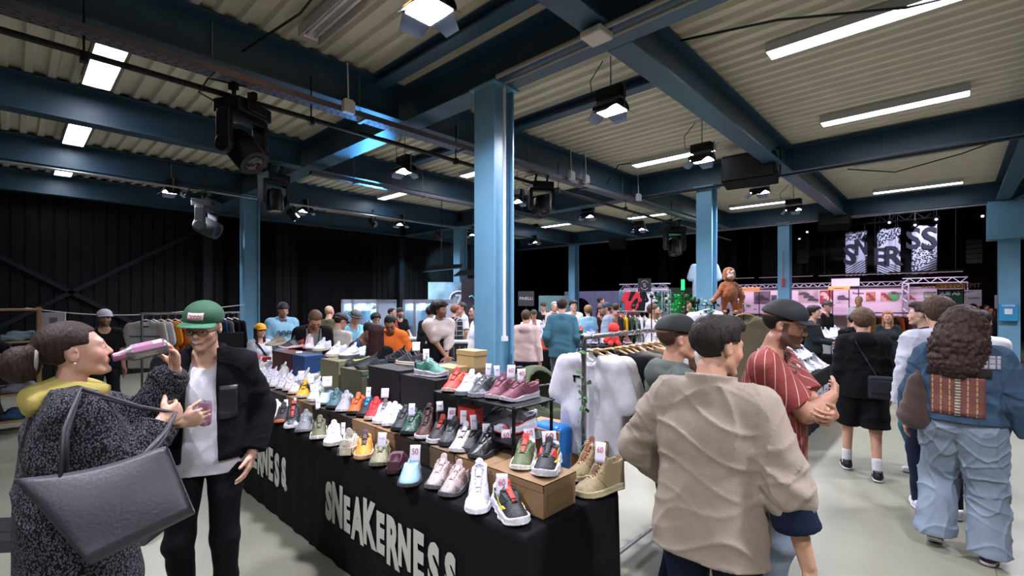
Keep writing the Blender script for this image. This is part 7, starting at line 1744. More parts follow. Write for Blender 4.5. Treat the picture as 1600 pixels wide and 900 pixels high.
# name sign on a dark board
x_, y_, d_ = onX(822, 13.5); x_, y_ = at(822, 13.0); t = thing('name_board', 'dark square board lettered FINELLI on a stand', 'sign', (x_, y_, 0), rel(822, 0)+PI/2); z0, z1 = zat(478, 13), zat(455, 13)
b = MB(); b.box((0, 0, (z0+z1)/2), (.44, .02, z1-z0)); b.build('board', mat('slate_board', '#26252b', .6), t); b = MB(); b.rod((0, .03, 0), (0, .03, z0+.05), .015); b.box((0, .03, .01), (.4, .3, .02)); b.build('stand', m_blackmetal, t)
M = frame_M((0, -.0115, (z0+z1)/2), (1, 0, 0), (0, 0, 1)); text_mesh('lettering', 'FINELLI', .11, mat('sign_white', '#c9c6cf', .6), t, M, bold=.0, spacing=1.05, extrude=.001)
# round logo sign
x_, y_ = at(1007, 13.5); t = thing('square_logo_sign', 'small square dark sign with a pale round emblem over the truss booth', 'sign', (x_, y_, 0), rel(1007, 0)+PI/2); z0, z1 = zat(456, 13.5), zat(435, 13.5); zc = (z0+z1)/2
b = MB(); b.box((0, 0, zc), (.36, .02, z1-z0)); b.build('board', mat('plum_board', '#2c262e', .6), t); b = MB(); b.rod((.0, .03, 0), (.0, .03, z0+.02), .015); b.box((0, .03, .01), (.4, .3, .02)); b.build('stand', m_blackmetal, t)
b = MB(); [b.tube([(.11*math.cos(a_+k*PI), -.012, zc+.13*math.sin(a_+k*PI)) for a_ in [.5+i*.22 for i in range(10)]], .007, 5) for k in (0, 1)]; b.box((0, -.012, zc+.045), (.07, .003, .012)); b.box((0, -.012, zc), (.07, .003, .012)); b.box((0, -.012, zc-.045), (.07, .003, .012)); b.box((-.03, -.012, zc+.022), (.012, .003, .045)); b.box((.03, -.012, zc-.022), (.012, .003, .045)); b.build('emblem', MATS['sign_white'], t)
# white partition with a dark arch
yy0, yy1 = onX(882, 19.5)[1], onX(985, 19.5)[1]; t = thing('booth_partition', 'plain white booth wall with a dark arched opening behind the blue jacket man', 'partition', (19.5, yy1, 0)); zt = 2.22; L = yy0-yy1
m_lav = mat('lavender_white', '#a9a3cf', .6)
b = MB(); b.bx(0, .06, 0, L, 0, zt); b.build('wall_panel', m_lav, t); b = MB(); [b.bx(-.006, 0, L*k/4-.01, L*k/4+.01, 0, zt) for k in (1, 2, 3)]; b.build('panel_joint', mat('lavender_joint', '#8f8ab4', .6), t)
ya = onX(905, 19.5)[1]-yy1; b = MB(); pl = [(-.75, 0), (.75, 0)]+[(.75*math.cos(a_), 1.15+.75*math.sin(a_)) for a_ in [i*PI/12 for i in range(13)]]; n = len(pl); b.add([(-.012, ya+p, q) for p, q in pl], [tuple(range(n))]); b.build('arched_opening', m_black, t)
cbox('teal grey exhibition panel left of the white booth wall', 866, 0, 17.5, 1.15, .06, zat(462, 17.5), mat('teal_panel', '#4c6a6c', .6), z=0, rz=FR, name='exhibition_panel', lid=False)
# truss booth
def truss(label, a, c, z, s=.22, m=None, posts=True, name='truss'):
    a = Vector((*a, 0)); c = Vector((*c, 0)); L = (c-a).length; t = thing(name, label, 'truss', tuple(a), math.atan2(c.y-a.y, c.x-a.x), 'white booth trusses'); b = MB(); m = m or mat('truss_white', '#a9a6b6', .4, metal=.5)
    def seg(p, q, axis):
        p = Vector(p); q = Vector(q); Ls = (q-p).length; n = max(1, int(Ls/s)); d = (q-p)/Ls; o1 = Vector((0, s/2, 0)); o2 = Vector((0, 0, s)) if axis == 'x' else Vector((s, 0, 0))
        cor = [-o1, o1, -o1+o2, o1+o2]; [b.rod(p+k, q+k, .018, 6) for k in cor]
        for i in range(n):
            u, v = p+d*(i*Ls/n), p+d*((i+1)*Ls/n); [b.rod(u+cor[x], v+cor[y_], .009, 5) for x, y_ in (((0, 2), (2, 0), (1, 3), (0, 1))[i % 2], ((1, 3), (3, 1), (2, 3), (2, 3))[i % 2])]
    seg((0, 0, z), (L, 0, z), 'x')
    if posts: seg((0, 0, 0), (0, 0, z), 'z'); seg((L-s, 0, 0), (L-s, 0, z), 'z')
    b.build('lattice', m, t); return t
truss('lavender lit truss arch of the clothes booth left of the second right column', at(970, 16), at(1046, 15), 2.1, .2)
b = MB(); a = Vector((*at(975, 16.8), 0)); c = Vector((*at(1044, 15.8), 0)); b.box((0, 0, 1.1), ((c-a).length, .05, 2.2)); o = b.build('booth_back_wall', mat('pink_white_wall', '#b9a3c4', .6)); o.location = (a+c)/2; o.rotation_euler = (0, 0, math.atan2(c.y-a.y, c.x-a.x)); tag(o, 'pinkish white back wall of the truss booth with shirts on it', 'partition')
for i, (nm, c_, px_) in enumerate((('teal', '#2c6a78', 983), ('red', '#b8303c', 987), ('black', '#17171b', 997), ('white printed', '#c9c4cf', 1008), ('lavender', '#8a86ac', 1022), ('dark', '#2a2a34', 1030), ('green', '#2c6a50', 1038))):
    x_, y_ = at(px_, 15.6-.3*i/6); hang_garment(nm+' tee shirt on the truss booth wall', 'tee', fab('wall_tee_%d' % i, c_), x_, y_, zat(450, 15.4), rz=rel(px_, 0)+PI, group='tee shirts on the truss booth wall', hgroup='hangers on the truss booth wall', hanger=True, hmat=MATS['pale_hanger'])
# dark booth with green light
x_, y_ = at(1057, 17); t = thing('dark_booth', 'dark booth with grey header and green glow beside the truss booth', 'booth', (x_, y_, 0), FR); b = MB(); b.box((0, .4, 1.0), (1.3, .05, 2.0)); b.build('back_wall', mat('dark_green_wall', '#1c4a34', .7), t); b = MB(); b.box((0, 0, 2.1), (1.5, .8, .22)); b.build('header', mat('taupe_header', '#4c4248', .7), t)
for q in (-1, 1): b = MB(); b.box((q*.7, 0, 1), (.06, .8, 2.0)); b.build('side_panel', m_blackmetal, t)
ld = bpy.data.lights.new('green_wash', 'POINT'); ld.energy = 40; ld.color = (.05, 1, .25); ld.shadow_soft_size = .1; lo = bpy.data.objects.new('green_wash', ld); link(lo, t); lo.location = (-.2, .1, 1.85)
t = thing('green_light_tube', 'short vertical green light above the dark booth', 'light', (*at(1067, 16.3), 0), FR); b = MB(); zc = zat(445, 16.3); b.bx(-.055, .055, -.03, .03, zc-.18, zc+.18); b.build('tube', mat('green_glow', '#22d860', .5, emit=3), t, bevel=.01); b = MB(); b.rod((0, .05, 0), (0, .05, zc), .012); b.build('stand', m_blackmetal, t)
# poster wall of the big booth
PX = 23.5; yl, yr = onX(1118, PX)[1], onX(1508, PX)[1]; H_ = 2.28
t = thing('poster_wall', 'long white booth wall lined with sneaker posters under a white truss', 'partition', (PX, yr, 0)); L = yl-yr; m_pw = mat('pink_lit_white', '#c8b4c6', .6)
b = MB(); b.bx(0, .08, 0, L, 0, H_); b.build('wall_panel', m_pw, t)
b = MB(); b.bx(-.03, 0, 0, L, H_-.06, H_); b.bx(-.5, 0, 0, L, 1.15, 1.19); b.build('ledge', mat('ledge_grey', '#8f8494', .6), t)
def poster(px0, px1, py0, py1, c1, c2, nm, kind='shoe'):
    X0, Y0, d0 = onX(px0, PX); X1, Y1, d1 = onX(px1, PX); zt_, zb_ = zat(py0, (d0+d1)/2), zat(py1, (d0+d1)/2); w_ = Y0-Y1; h_ = zt_-zb_
    g = MB(); g.bx(-.012, -.002, Y1-yr, Y0-yr, zb_, zt_); o = g.build('poster', mat('poster_'+nm, c1, .5, noise=.35, nscale=3), t)
    cy_, cz_ = (Y0+Y1)/2-yr, (zt_+zb_)/2
    if kind == 'shoe':
        g = MB(); pr = [(-.42, -.2), (.42, -.2), (.45, -.08), (.2, .02), (.0, .22), (-.12, .18), (-.38, .14), (-.45, 0)]; g.add([(-.016, cy_-a*w_*.9, cz_+q*h_*1.1) for a, q in pr], [tuple(range(8))]); g.build('shoe_picture', mat('posterfig_'+nm, c2, .5, noise=.3, nscale=6), o)
    if kind == 'shoes2':
        g = MB()
        for k in range(3): g.add([(-.016-.001*k, cy_-a*w_*.5+(k-1)*w_*.22, cz_+q*h_*.5+(k-1)*h_*.24) for a, q in ((-.5, -.2), (.5, -.3), (.6, 0), (.1, .3), (-.4, .2))], [(0, 1, 2, 3, 4)])
        g.build('shoe_picture', mat('posterfig_'+nm, c2, .5), o)
    return o
poster(1178, 1204, 455, 475, '#5c4a5c', '#2c2430', 'a'); poster(1205, 1214, 461, 475, '#4c5a6a', '#2c2430', 'b')
poster(1247, 1279, 454, 473, '#a08a94', '#3a3a44', 'c', 'shoes2'); poster(1281, 1302, 454, 475, '#8a3038', '#c9a4a4', 'd', 'shoes2'); poster(1306, 1330, 456, 474, '#b9a4b4', '#4a4450', 'e')
poster(1353, 1368, 456, 471, '#a3785c', '#8a2c34', 'f', 'shoes2'); poster(1376, 1394, 456, 471, '#b98a84', '#7a3438', 'g', 'shoes2'); poster(1415, 1432, 457, 473, '#b4a6b4', '#a04048', 'h'); poster(1443, 1459, 456, 467, '#4c7a80', '#b4906c', 'i')
for s_, px_, py_, sz in (('Ropers', 1341, 456, .13), ('Match', 1404, 456, .18), ('CUSTO', 1190, 457, .12)):
    X_, Y_, d_ = onX(px_, PX); M = frame_M((-.02, Y_-yr, zat(py_+2, d_)), (0, -1, 0), (0, 0, 1)); text_mesh('poster_lettering', s_, sz, mat('poster_ink', '#5c4c60', .6), t, M, extrude=.001, bold=.003)
g = MB(); X_, Y_, d_ = onX(1396, PX); g.lathe([(.0001, .004), (.2, 0)], 20, c=(-.012, Y_-yr, zat(463, d_)), rot=Matrix.Rotation(-PI/2, 3, 'Y')); g.build('green_dot', mat('green_print', '#4c8a5c', .6), t)
# added light bars, made up to give the booth its pink white light
for k in range(4):
    yy = yr+L*(.12+.25*k); tl = thing('added_light_bar', 'added slim light bar above the poster wall, %s from the right' % ['first', 'second', 'third', 'fourth'][k], 'light', (PX-1.4, yy, 2.75), 0, 'added light bars of the poster booth')
    b = MB(); b.bx(-.05, .05, -1., 1., 0, .06); b.build('housing', m_blackmetal, tl); b = MB(); b.bx(-.04, .04, -.98, .98, -.008, -.001); b.build('diffuser', mat('pink_glow', '#ffd6ee', .5, emit=.4), tl); b = MB(); b.rod((0, -.8, .05), (0, -.8, 4.84), .006); b.rod((0, .8, .05), (0, .8, 4.84), .006); b.build('wire', m_greymetal, tl)
    ld = bpy.data.lights.new('booth_light', 'AREA'); ld.shape = 'RECTANGLE'; ld.size = .3; ld.size_y = 2; ld.energy = 40; ld.color = (1, .78, .95); lo = bpy.data.objects.new('booth_light', ld); link(lo, tl); lo.location = (0, 0, -.02); lo.rotation_euler = (0, -.45, 0)
truss('long white truss along the top of the poster wall', (PX-.15, onX(1140, PX)[1]), (PX-.15, onX(1420, PX)[1]), 2.33, .16); truss('short white truss over the right part of the poster wall', (PX-.7, onX(1410, PX-.7)[1]), (PX-.7, onX(1512, PX-.7)[1]), 2.40, .18)
def board(label, px0, px1, py0, py1, X, m, name='sign_board', txt=None, tm=None, ts=.2, stand=True, px_t=None, extra=None, bold=.006):
    X0, Y0, d0 = onX(px0, X); X1, Y1, d1 = onX(px1, X); zt_, zb_ = zat(py0, (d0+d1)/2), zat(py1, (d0+d1)/2); zb_ = max(zb_, .02); t = thing(name, label, 'sign', (X, Y1, 0)); b = MB(); b.bx(0, .04, 0, Y0-Y1, zb_, zt_); b.build('board', m, t, bevel=.004)
    if stand and zb_ > .1: b = MB(); [b.bx(.045, .075, q, q+.03, 0, zb_+.1) for q in (.02, Y0-Y1-.05)]; b.build('stand', m_blackmetal, t)
    if txt: text_mesh('lettering', txt, ts, tm, t, frame_M((-.006, (Y0-Y1)/2, (zt_+zb_)/2 if px_t is None else zt_-px_t), (0, -1, 0), (0, 0, 1)), bold=bold, extrude=.002)
    return t
m_ow = mat('orange_wood_sign', '#a87848', .6, noise=.1, nscale=6); m_inkb = mat('sign_brown_ink', '#5a3a20', .7)
board('small orange wooden sign at the left end of the poster wall', 1160, 1187, 450-1, 456+0, 22.6, m_ow, txt='KEEPITSTOOPIT', tm=m_inkb, ts=.16, bold=.002)
board('long orange wooden sign hung before the middle of the poster wall', 1294, 1328, 447, 453, 22.4, m_ow, txt='~~~~', tm=m_inkb, ts=.15, bold=.002)
board('blank white board standing above the poster wall', 1299, 1343, 435, 447, 23.2, mat('board_white', '#b9b6c8', .6))
board('orange topped sign lettered over the green board', 1463, 1508, 443, 451, 19.95, m_ow, txt='KEEPITSTOOPIT', tm=m_inkb, ts=.19, bold=.003)
board('green board lettered UNIQUE AS YOU', 1464, 1507, 452, 512, 20.05, mat('bottle_green_board', '#1c4a34', .6), txt='UNIQUE AS YOU', tm=MATS['sign_white'], ts=.155, px_t=.13, bold=.008)
board('small white board right of the green one', 1509, 1534, 453, 478, 21.5, mat('board_white', '#b9b6c8', .6), txt='nomen', tm=MATS['poster_ink'], ts=.10, bold=.001)
board('second white board next to the right blue column', 1554, 1568, 461, 482, 21.0, mat('board_white', '#b9b6c8', .6))
# banners
mb_w = mat('banner_white', '#b9b9cf', .8, noise=.05, nscale=2); mb_k = mat('banner_black', '#1c2230', .8)
def banner(label, px0, px1, py0, py1, X, letters, seed):
    X0, Y0, d0 = onX(px0, X); X1, Y1, d1 = onX(px1, X); d = (d0+d1)/2; zt_, zb_ = zat(py0, d), zat(py1, d); w_, h_ = Y0-Y1, zt_-zb_
    t = thing('hanging_banner', label, 'banner', (X, Y1, zb_), 0, 'patterned banners over the stage'); wave = lambda y, z: -.03*math.sin(y*9+seed)-.02*math.sin(y*17+z*2)
    b = MB(); b.grid(lambda u, v: (wave(u*w_, v*h_), u*w_, v*h_), 24, 20); 
    pm = bpy.data.materials.new('banner_pattern_%d' % seed); pm.use_nodes = True; nt = pm.node_tree; N = nt.nodes; Lk = nt.links; bs = N['Principled BSDF']; bs.inputs['Roughness'].default_value = .8
    tc = N.new('ShaderNodeTexCoord'); nz = N.new('ShaderNodeTexNoise'); nz.inputs['Scale'].default_value = 17; nz.inputs['Detail'].default_value = .5; mp = N.new('ShaderNodeMapping'); mp.inputs['Rotation'].default_value = ((.6, -.5, .4)[seed], 0, 0); wv = N.new('ShaderNodeTexWave'); wv.inputs['Scale'].default_value = 3.4; wv.bands_direction = 'Z'
    Lk.new(tc.outputs['Object'], nz.inputs['Vector']); Lk.new(tc.outputs['Object'], mp.inputs[0]); Lk.new(mp.outputs[0], wv.inputs['Vector'])
    def ramp(src, th):
        r = N.new('ShaderNodeMath'); r.operation = 'GREATER_THAN'; r.inputs[1].default_value = th; Lk.new(src, r.inputs[0]); return r.outputs[0]
    sp = N.new('ShaderNodeSeparateXYZ'); Lk.new(tc.outputs['Object'], sp.inputs[0])
    def mix(f_, a, b_):
        m_ = N.new('ShaderNodeMix'); m_.data_type = 'RGBA'; Lk.new(f_, m_.inputs[0])
        for k_, v in ((6, a), (7, b_)):
            if isinstance(v, tuple): m_.inputs[k_].default_value = v
            else: Lk.new(v, m_.inputs[k_])
        return m_.outputs[2]
    Wc = (*lin('#b4b4cc'), 1); Kc = (*lin('#20242f'), 1); blobs = mix(ramp(nz.outputs['Fac'], .5), Wc, Kc); lines = mix(ramp(wv.outputs['Fac'], .55), Wc, Kc)
    def zone(expr):  # expr: list (cy, cz, c0) -> cy*y+cz*z>c0
        a = N.new('ShaderNodeMath'); a.operation = 'MULTIPLY'; a.inputs[1].default_value = expr[0]; Lk.new(sp.outputs[1], a.inputs[0]); c = N.new('ShaderNodeMath'); c.operation = 'MULTIPLY_ADD'; c.inputs[1].default_value = expr[1]; Lk.new(sp.outputs[2], c.inputs[0]); Lk.new(a.outputs[0], c.inputs[2]); return ramp(c.outputs[0], expr[2])
    if seed == 0: col = mix(zone((.0, 1, h_*.80)), mix(zone((.2, 1, h_*.36)), lines, Wc), blobs)
    elif seed == 1: col = mix(zone((.5, 1, h_*.80)), mix(zone((.0, 1, h_*.22)), lines, Wc), blobs)
    else: col = mix(zone((.0, 1, h_*.62)), mix(zone((.9, 1, h_*.34)), lines, blobs), Wc)
    Lk.new(col, bs.inputs['Base Color']); b.build('banner_cloth', pm, t, smooth=True, solid=.004)
    for ch, cy_, cz_, sz in letters: text_mesh('letter', ch, sz*h_, mb_k, t, frame_M((-.055, w_*(1-cy_), h_*cz_), (0, -1, 0), (0, 0, 1)), bold=.03, xs=.9 if ch != 'N' else .6, extrude=.001)
    b = MB(); b.rod((.03, .1, h_), (.03, .1, 7.61-zb_), .006); b.rod((.03, w_-.1, h_), (.03, w_-.1, 7.61-zb_), .006); b.rod((.03, -.05, h_), (.03, w_+.05, h_), .02); b.build('hanging_bar', m_blackmetal, t)
banner('left patterned banner showing a large dark S and part of an N', 1321, 1355, 362, 431, 27.5, [('S', .22, .47, .62), ('N', .76, .63, .50)], 0)
banner('middle patterned banner showing a dark E and R', 1370, 1407, 357, 429, 27.0, [('E', .12, .38, .5), ('R', .68, .38, .58)], 1)
banner('right patterned banner showing two dark letters S', 1424, 1464, 352, 428, 26.5, [('S', .08, .72, .6), ('S', .72, .70, .62)], 2)
# stage truss and lamps in the dark above the banners
tr_ = truss('dark stage truss above the banners', (26.8, onX(1260, 26.8)[1]), (26.8, onX(1560, 26.8)[1]), zat(352, 22), .3, m=mat('truss_black', '#17171c', .5, metal=.5), posts=False)
for i, (px_, py_) in enumerate(((1262, 361), (1390, 346), (1463, 341), (1535, 336), (1250, 372), (1430, 350))):
    X_, Y_, d_ = onX(px_, 26.2); z_ = zat(py_, d_); tt = thing('stage_spot', 'tiny lit stage lamp in the dark above the banners, %s' % ['above the dark hanging speaker', 'over the middle banner', 'over the right banner', 'towards the right column', 'lowest on the left', 'between middle and right banner'][i], 'stage light', (X_, Y_, z_), 0, 'lamps on the stage truss')
    b = MB(); b.lathe([(.0001, -.15), (.1, -.12), (.12, .12), (.0001, .11)], 12, rot=Matrix.Rotation(-PI/2-.5, 3, 'Y')); b.rod((0, 0, .05), (0, 0, 7.6-z_), .01); b.build('lamp_body', m_blackmetal, tt); b = MB(); b.lathe([(.0001, .01), (.05, 0)], 10, c=(-.115, 0, -.06), rot=Matrix.Rotation(-PI/2-.5, 3, 'Y')); b.build('lens', mat('stage_glow', '#c9c4ff', .5, emit=3), tt)
for px_, l in ((1255, 'dark line array speaker hanging left of the banners'), (1522, 'dark slim speaker hanging right of the banners')):
    X_, Y_, d_ = onX(px_, 26.0); z0, z1 = zat(412, d_), zat(374, d_); t = thing('hanging_speaker', l, 'loudspeaker', (X_, Y_, z0), 0, 'speakers hanging in the dark stage'); b = MB(); [b.box((0, 0, (z1-z0)*(k+.5)/5), (.4, .45, (z1-z0)/5-.02)) for k in range(5)]; b.build('cabinet', mat('speaker_dark', '#1b1b21', .6), t); b = MB(); b.rod((0, 0, z1-z0), (0, 0, 7.6-z0), .01); b.build('chain', m_blackmetal, t)
spot((22, -1.0, 6.8), (27.2, onX(1390, 27)[1], 4.0), 2600, (.8, .82, 1), .55)  # added spot without a fixture, brightens the banners
spot((16.8, 12.5, 7.2), (19.5, 13.5, 1.3), 650, (.8, .8, 1), 1.2)  # added spot, no lamp body, lifts the white booth wall
spot((16.6, 1.5, 6.9), (20.6, .6, 1.5), 520, (1, .85, .95), 1.3)  # added pinkish spot without a lamp, for the green board and crowd
# ------------------------------------------------------------------ display cases, big picture wall
def showcase(label, px0, px1, py0, d, seed, dp=.6):
    a = Vector((*at(px0, d), 0)); c = Vector((*at(px1, d-.6), 0)); L = (c-a).length; t = thing('display_case', label, 'display case', tuple(a), math.atan2(c.y-a.y, c.x-a.x), 'white lit display cases'); H2 = zat(py0, d); mw_ = mat('case_white', '#8f93a0', .5)
    b = MB(); w_ = .09
    b.bx(0, L, 0, dp, 0, .75); b.bx(0, L, 0, dp, H2-w_, H2); b.bx(0, L, dp-.03, dp, 0, H2)
    for k in (0, L*.28, L-w_): b.bx(k, k+w_, 0, dp, 0, H2)
    b.build('cabinet', mw_, t)
    g = MB(); g.bx(w_, L*.28, dp-.05, dp-.04, .8, H2-w_); g.bx(L*.28+w_, L-w_, dp-.05, dp-.04, .8, H2-w_); g.build('light_panel', mat('case_glow', '#9fdcff', .5, emit=1.6), t)
    sh = MB(); [sh.bx(w_, L-w_, .05, dp-.06, z_, z_+.012) for z_ in (1.12, 1.5, 1.85) if z_ < H2-.15]; sh.build('glass_shelf', mat('glass_shelf', '#a9d0dc', .1, alpha=.45), t)
    i = 0
    for z_ in (.765, 1.135, 1.515):
        for k in range(4):
            q = t.matrix_world if False else None; ang = t.rotation_euler.z; lx, ly = .32*L+k*L*.17, .28; X_, Y_ = a.x+lx*math.cos(ang)-ly*math.sin(ang), a.y+lx*math.sin(ang)+ly*math.cos(ang)
            sneaker('%s sneaker in the %s display case, %s shelf, %s' % (['white', 'grey', 'black', 'blue'][(i+seed) % 4], ['left', 'right'][seed], ['bottom', 'middle', 'top'][i//4], ['first', 'second', 'third', 'fourth'][k]), loc=(X_, Y_), z=z_, face=math.degrees(ang)+180+20, kind=['runner', 'high', 'court'][(i+seed) % 3], up=['#b9bccb', '#5c6068', '#16181c', '#2c5c9c'][(i+seed) % 4], so='#b4b6c4', simple=True, group='sneakers in the lit display cases'); i += 1
    ld = bpy.data.lights.new('case_light', 'AREA'); ld.shape = 'RECTANGLE'; ld.size = L*.8; ld.size_y = .2; ld.energy = 28; ld.color = (.6, .85, 1); lo = bpy.data.objects.new('case_light', ld); link(lo, t); lo.location = (L/2, .25, H2-w_-.01)
showcase('left white display case glowing light blue behind the bucket hat man', 533, 592, 468, 11.6, 0)
showcase('right white display case glowing light blue behind the curly haired man', 629, 690, 468, 11.8, 1)
# big picture wall with a round 7 emblem
x_, y_ = at(701, 14.0); t = thing('picture_wall', 'large pale blue picture wall with a ring emblem holding a 7', 'picture wall', (x_, y_, 0), rel(701, 0)+PI/2); z1 = zat(441, 14)
b = MB(); b.box((0, 0, z1/2), (1.2, .06, z1)); b.build('panel', mat('cloudy_print', '#7ea4ba', .6, noise=.5, nscale=2.2), t)
zc = zat(469, 14); b = MB(); b.tube([(.30+.26*math.cos(a_), -.04, zc+.26*math.sin(a_)) for a_ in [i*PI/14 for i in range(28)]], .03, 6, closed=True); b.build('ring_emblem', MATS['sign_white'], t); text_mesh('emblem_number', '7', .42, MATS['sign_white'], t, frame_M((.30, -.04, zc), (1, 0, 0), (0, 0, 1)), bold=.012, extrude=.004)
x2, y2 = at(741, 13.8); t = thing('picture_wall', 'dark plum picture wall with a pale blue scribble left of the wide column', 'picture wall', (x2, y2, 0), rel(741, 0)+PI/2); b = MB(); b.box((0, 0, 1.2), (.75, .06, 2.4)); b.build('panel', mat('plum_print', '#2a2230', .6), t); b = MB(); b.tube([(-.15+.08*i, -.035, zat(464, 13.8)+.05*math.sin(i*2.2)) for i in range(6)], .02, 5); b.build('scribble', mat('cyan_print', '#7ec8e0', .5), t)
for px_, py_, l in ((690, 425, 'dark folded lamp frame hanging before the picture wall'), (738, 432, 'second dark lamp frame hanging left of the wide column')):
    x_, y_ = at(px_, 12.5); z_ = zat(py_, 12.5); b = MB(); b.prism([(-.5, 0), (.5, .1), (.55, .2), (-.3, .16)], -.15, .15); b.rod((0, 0, .15), (0, 0, 4.46-z_), .01); o = b.build('lamp_frame', m_blackmetal, loc=(x_, y_, z_), rz=FR); tag(o, l, 'lamp frame')
# low white fence counters
for px_, d_, l in ((648, 9.2, 'grey white slatted counter left of the man with the draped sweater'), (720, 8.5, 'dark counter right of the man with the draped sweater')):
    x_, y_ = at(px_, d_); t = thing('counter', l, 'counter', (x_, y_, 0), FR); mm = mat('counter_white', '#7f8a96', .6) if px_ < 700 else mat('counter_dark', '#1c1c20', .6)
    b = MB(); b.box((0, 0, .5), (1.15, .4, 1.0)); b.build('front', mm, t); b = MB(); [b.box((-.5+.1*i, -.205, .5), (.02, .01, .9)) for i in range(11)]; b.build('slats', m_greymetal, t); b = MB(); b.box((0, 0, 1.015), (1.2, .45, .03)); b.build('top', mat('counter_top', '#8f959c', .4), t)
# ------------------------------------------------------------------ right hand stall
t = cloth_table('black covered stall table with pale lettering right of the red shirt man', 6.2, 8.75, 1.38, 2.1, group='right hand stall tables'); 
put_text(t, 'SNEAKERNESS', .30, (7.62, 1.352, .41), (1, 0, 0), (0, 0, 1), bold=.014, xs=.72, m=mat('white_letter', '#b4b2bc', .7))
b = MB(); b.box((0, 0, .0), (.6, .2, .006)); o = b.build('table_paper', m_paper, loc=(8.4, 1.5, .757)); tag(o, 'white paper sheet on the near end of the right hand stall', 'paper')
t = cloth_table('second stall table heaped with sneakers behind the right hand stall', 10.2, 12.2, 1.15, 1.95, z=.78, group='right hand stall tables')
t = cloth_table('third stall table with clothes piles in front of the poster wall', 11.5, 14.5, 2.55, 3.3, z=.85, group='right hand stall tables')
cols2 = ['#cfcdd6', '#b9bccb', '#d4c9c4', '#7a7a80', '#cfcdd6', '#8a94ac']
def rows(x0, x1, ys, z, n, where, seed=0):
    for j, yy in enumerate(ys):
        for i in range(n):
            xx = x0+(x1-x0)*i/(n-1); c = cols2[(i*3+j+seed) % 6]
            sneaker('%s sneaker %s %s row, %s place' % ({'#cfcdd6': 'white', '#b9bccb': 'pale blue', '#d4c9c4': 'cream', '#7a7a80': 'grey', '#8a94ac': 'blue grey'}[c], where, ['front', 'second', 'third', 'rearmost'][j], ['first', 'second', 'third', 'fourth', 'fifth', 'sixth', 'seventh', 'eighth', 'ninth', 'tenth'][i]), loc=(xx, yy), z=z+.13*j, face=-110+random.uniform(-25, 25), kind=['runner', 'court', 'runner', 'high'][(i+j) % 4], up=c, so='#cfccd6', simple=True, group='sneakers on the right hand stall', stripe='#33363c' if (i+j) % 3 == 0 else None)
for j in (1, 2, 3):
    c = carton('long grey riser under the %s row of sneakers on the right hand stall' % ['', 'second', 'third', 'rearmost'][j], 6.9, 8.7, 1.48+.155*j, 1.48+.155*(j+1)-.01, .752, .752+.13*j, m_boxk, group='risers of the right hand stall', lid=False)
rows(6.9, 8.6, (1.54, 1.71, 1.865, 2.02), .755, 9, 'on the right hand stall,')
carton("orange shoe box near the folded arms of the red shirt man", 6.45, 6.8, 1.5, 1.75, .76, .90, m_org, group='boxes on the right hand stall'); carton('orange red shoe box at the far end of the right hand stall', 6.45, 6.8, 1.8, 2.05, .76, .90, m_org, group='boxes on the right hand stall')
sneaker('white sneaker with orange ball on the orange box', loc=(6.62, 1.62), z=.903, face=-130, kind='chunky', up='#cfcdd6', so='#cfccd6', simple=True, group='sneakers on the right hand stall'); sneaker('white low sneaker on the orange red box', loc=(6.62, 1.94), z=.903, face=-120, kind='court', up='#cfcdd6', so='#cfccd6', simple=True, group='sneakers on the right hand stall')
rows(10.3, 12.05, (1.3, 1.52, 1.75), .785, 8, 'on the second stall table,', 2)
for j in (1, 2): carton('riser under the %s row on the second stall table' % ['', 'second', 'third'][j], 10.22, 12.15, 1.18+.225*j, 1.18+.225*(j+1)-.01, .782, .782+.13*j, m_boxw, group='risers of the second stall', lid=False)
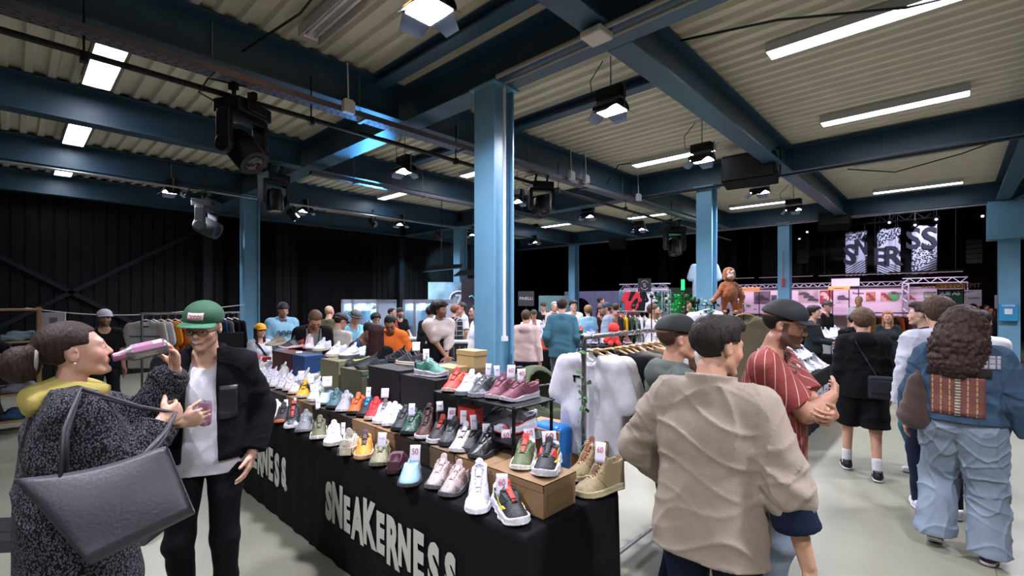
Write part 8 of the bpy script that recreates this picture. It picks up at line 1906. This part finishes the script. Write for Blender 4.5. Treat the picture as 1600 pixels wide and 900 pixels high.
for i in range(7): cloth_pile(['blue', 'grey', 'white', 'red', 'dark', 'light blue', 'orange'][i]+' clothes pile on the table before the poster wall', 11.75+.4*i, 2.85+.12*(i % 2), .852, fab('pile2_%d' % i, ['#2c4a6a', '#6a6a74', '#b9b9c4', '#a0282c', '#1c1c22', '#8aa0b8', '#b4682c'][i]), (.17, .22, .09+.02*(i % 3)), group='clothes piles before the poster wall')
a = at(1352, 13.0); c = at(1420, 12.6); rail('dark clothes rail with orange garments right of the bald man', a, c, 1.42, m=m_blackmetal)
for i, (nm, c_) in enumerate((('orange', '#b8682c'), ('brown', '#4a3020'), ('ochre', '#a8803c'), ('black', '#17171b'), ('rust', '#8a4020'), ('dark red', '#5a1c20'))): hang_garment(nm+' garment on the dark rail before the poster wall', 'sweat', fab('pr_%d' % i, c_), a[0]+(c[0]-a[0])*(.1+.16*i), a[1]+(c[1]-a[1])*(.1+.16*i), 1.42, rz=math.atan2(c[1]-a[1], c[0]-a[0])+.3, group='garments on the dark rail', hgroup='hangers on the dark rail')
x_, y_ = onz(1300, 660, 0); cbox('closed cardboard box on the floor under the right hand stall', 1303, 0, FPX*CAM_H/(659-470)+.15, .34, .3, .22, mk, z=0, rz=.1, name='cardboard_box', lid=False)
# column fittings
t = thing('blue_dispenser', 'bright blue dispenser box with white square on the right blue column', 'dispenser', (*onX(1575, 15.12)[:2], 0), -PI/2); zc = zat(488, onX(1575, 15.12)[2]); b = MB(); b.box((0, -.06, zc), (.30, .12, .38)); b.build('box', mat('signal_blue', '#2a84b4', .4), t, bevel=.01); b = MB(); b.box((0, -.125, zc+.02), (.12, .012, .12)); b.build('white_square', m_white, t); text_mesh('lettering', 'CASHLESS', .045, m_white, t, frame_M((0, -.1215, zc+.15), (1, 0, 0), (0, 0, 1)), bold=.001)
t = thing('fire_hose_marker', 'small red emergency handle on the far blue column', 'emergency handle', (*onX(1224, 15.12)[:2], zat(441, onX(1224, 15.1)[2])), -PI/2); b = MB(); b.box((0, 0, 0), (.07, .05, .22)); b.rod((0, 0, .1), (0, 0, .9), .01); b.build('handle', mat('signal_red', '#b02a34', .5), t, bevel=.01)
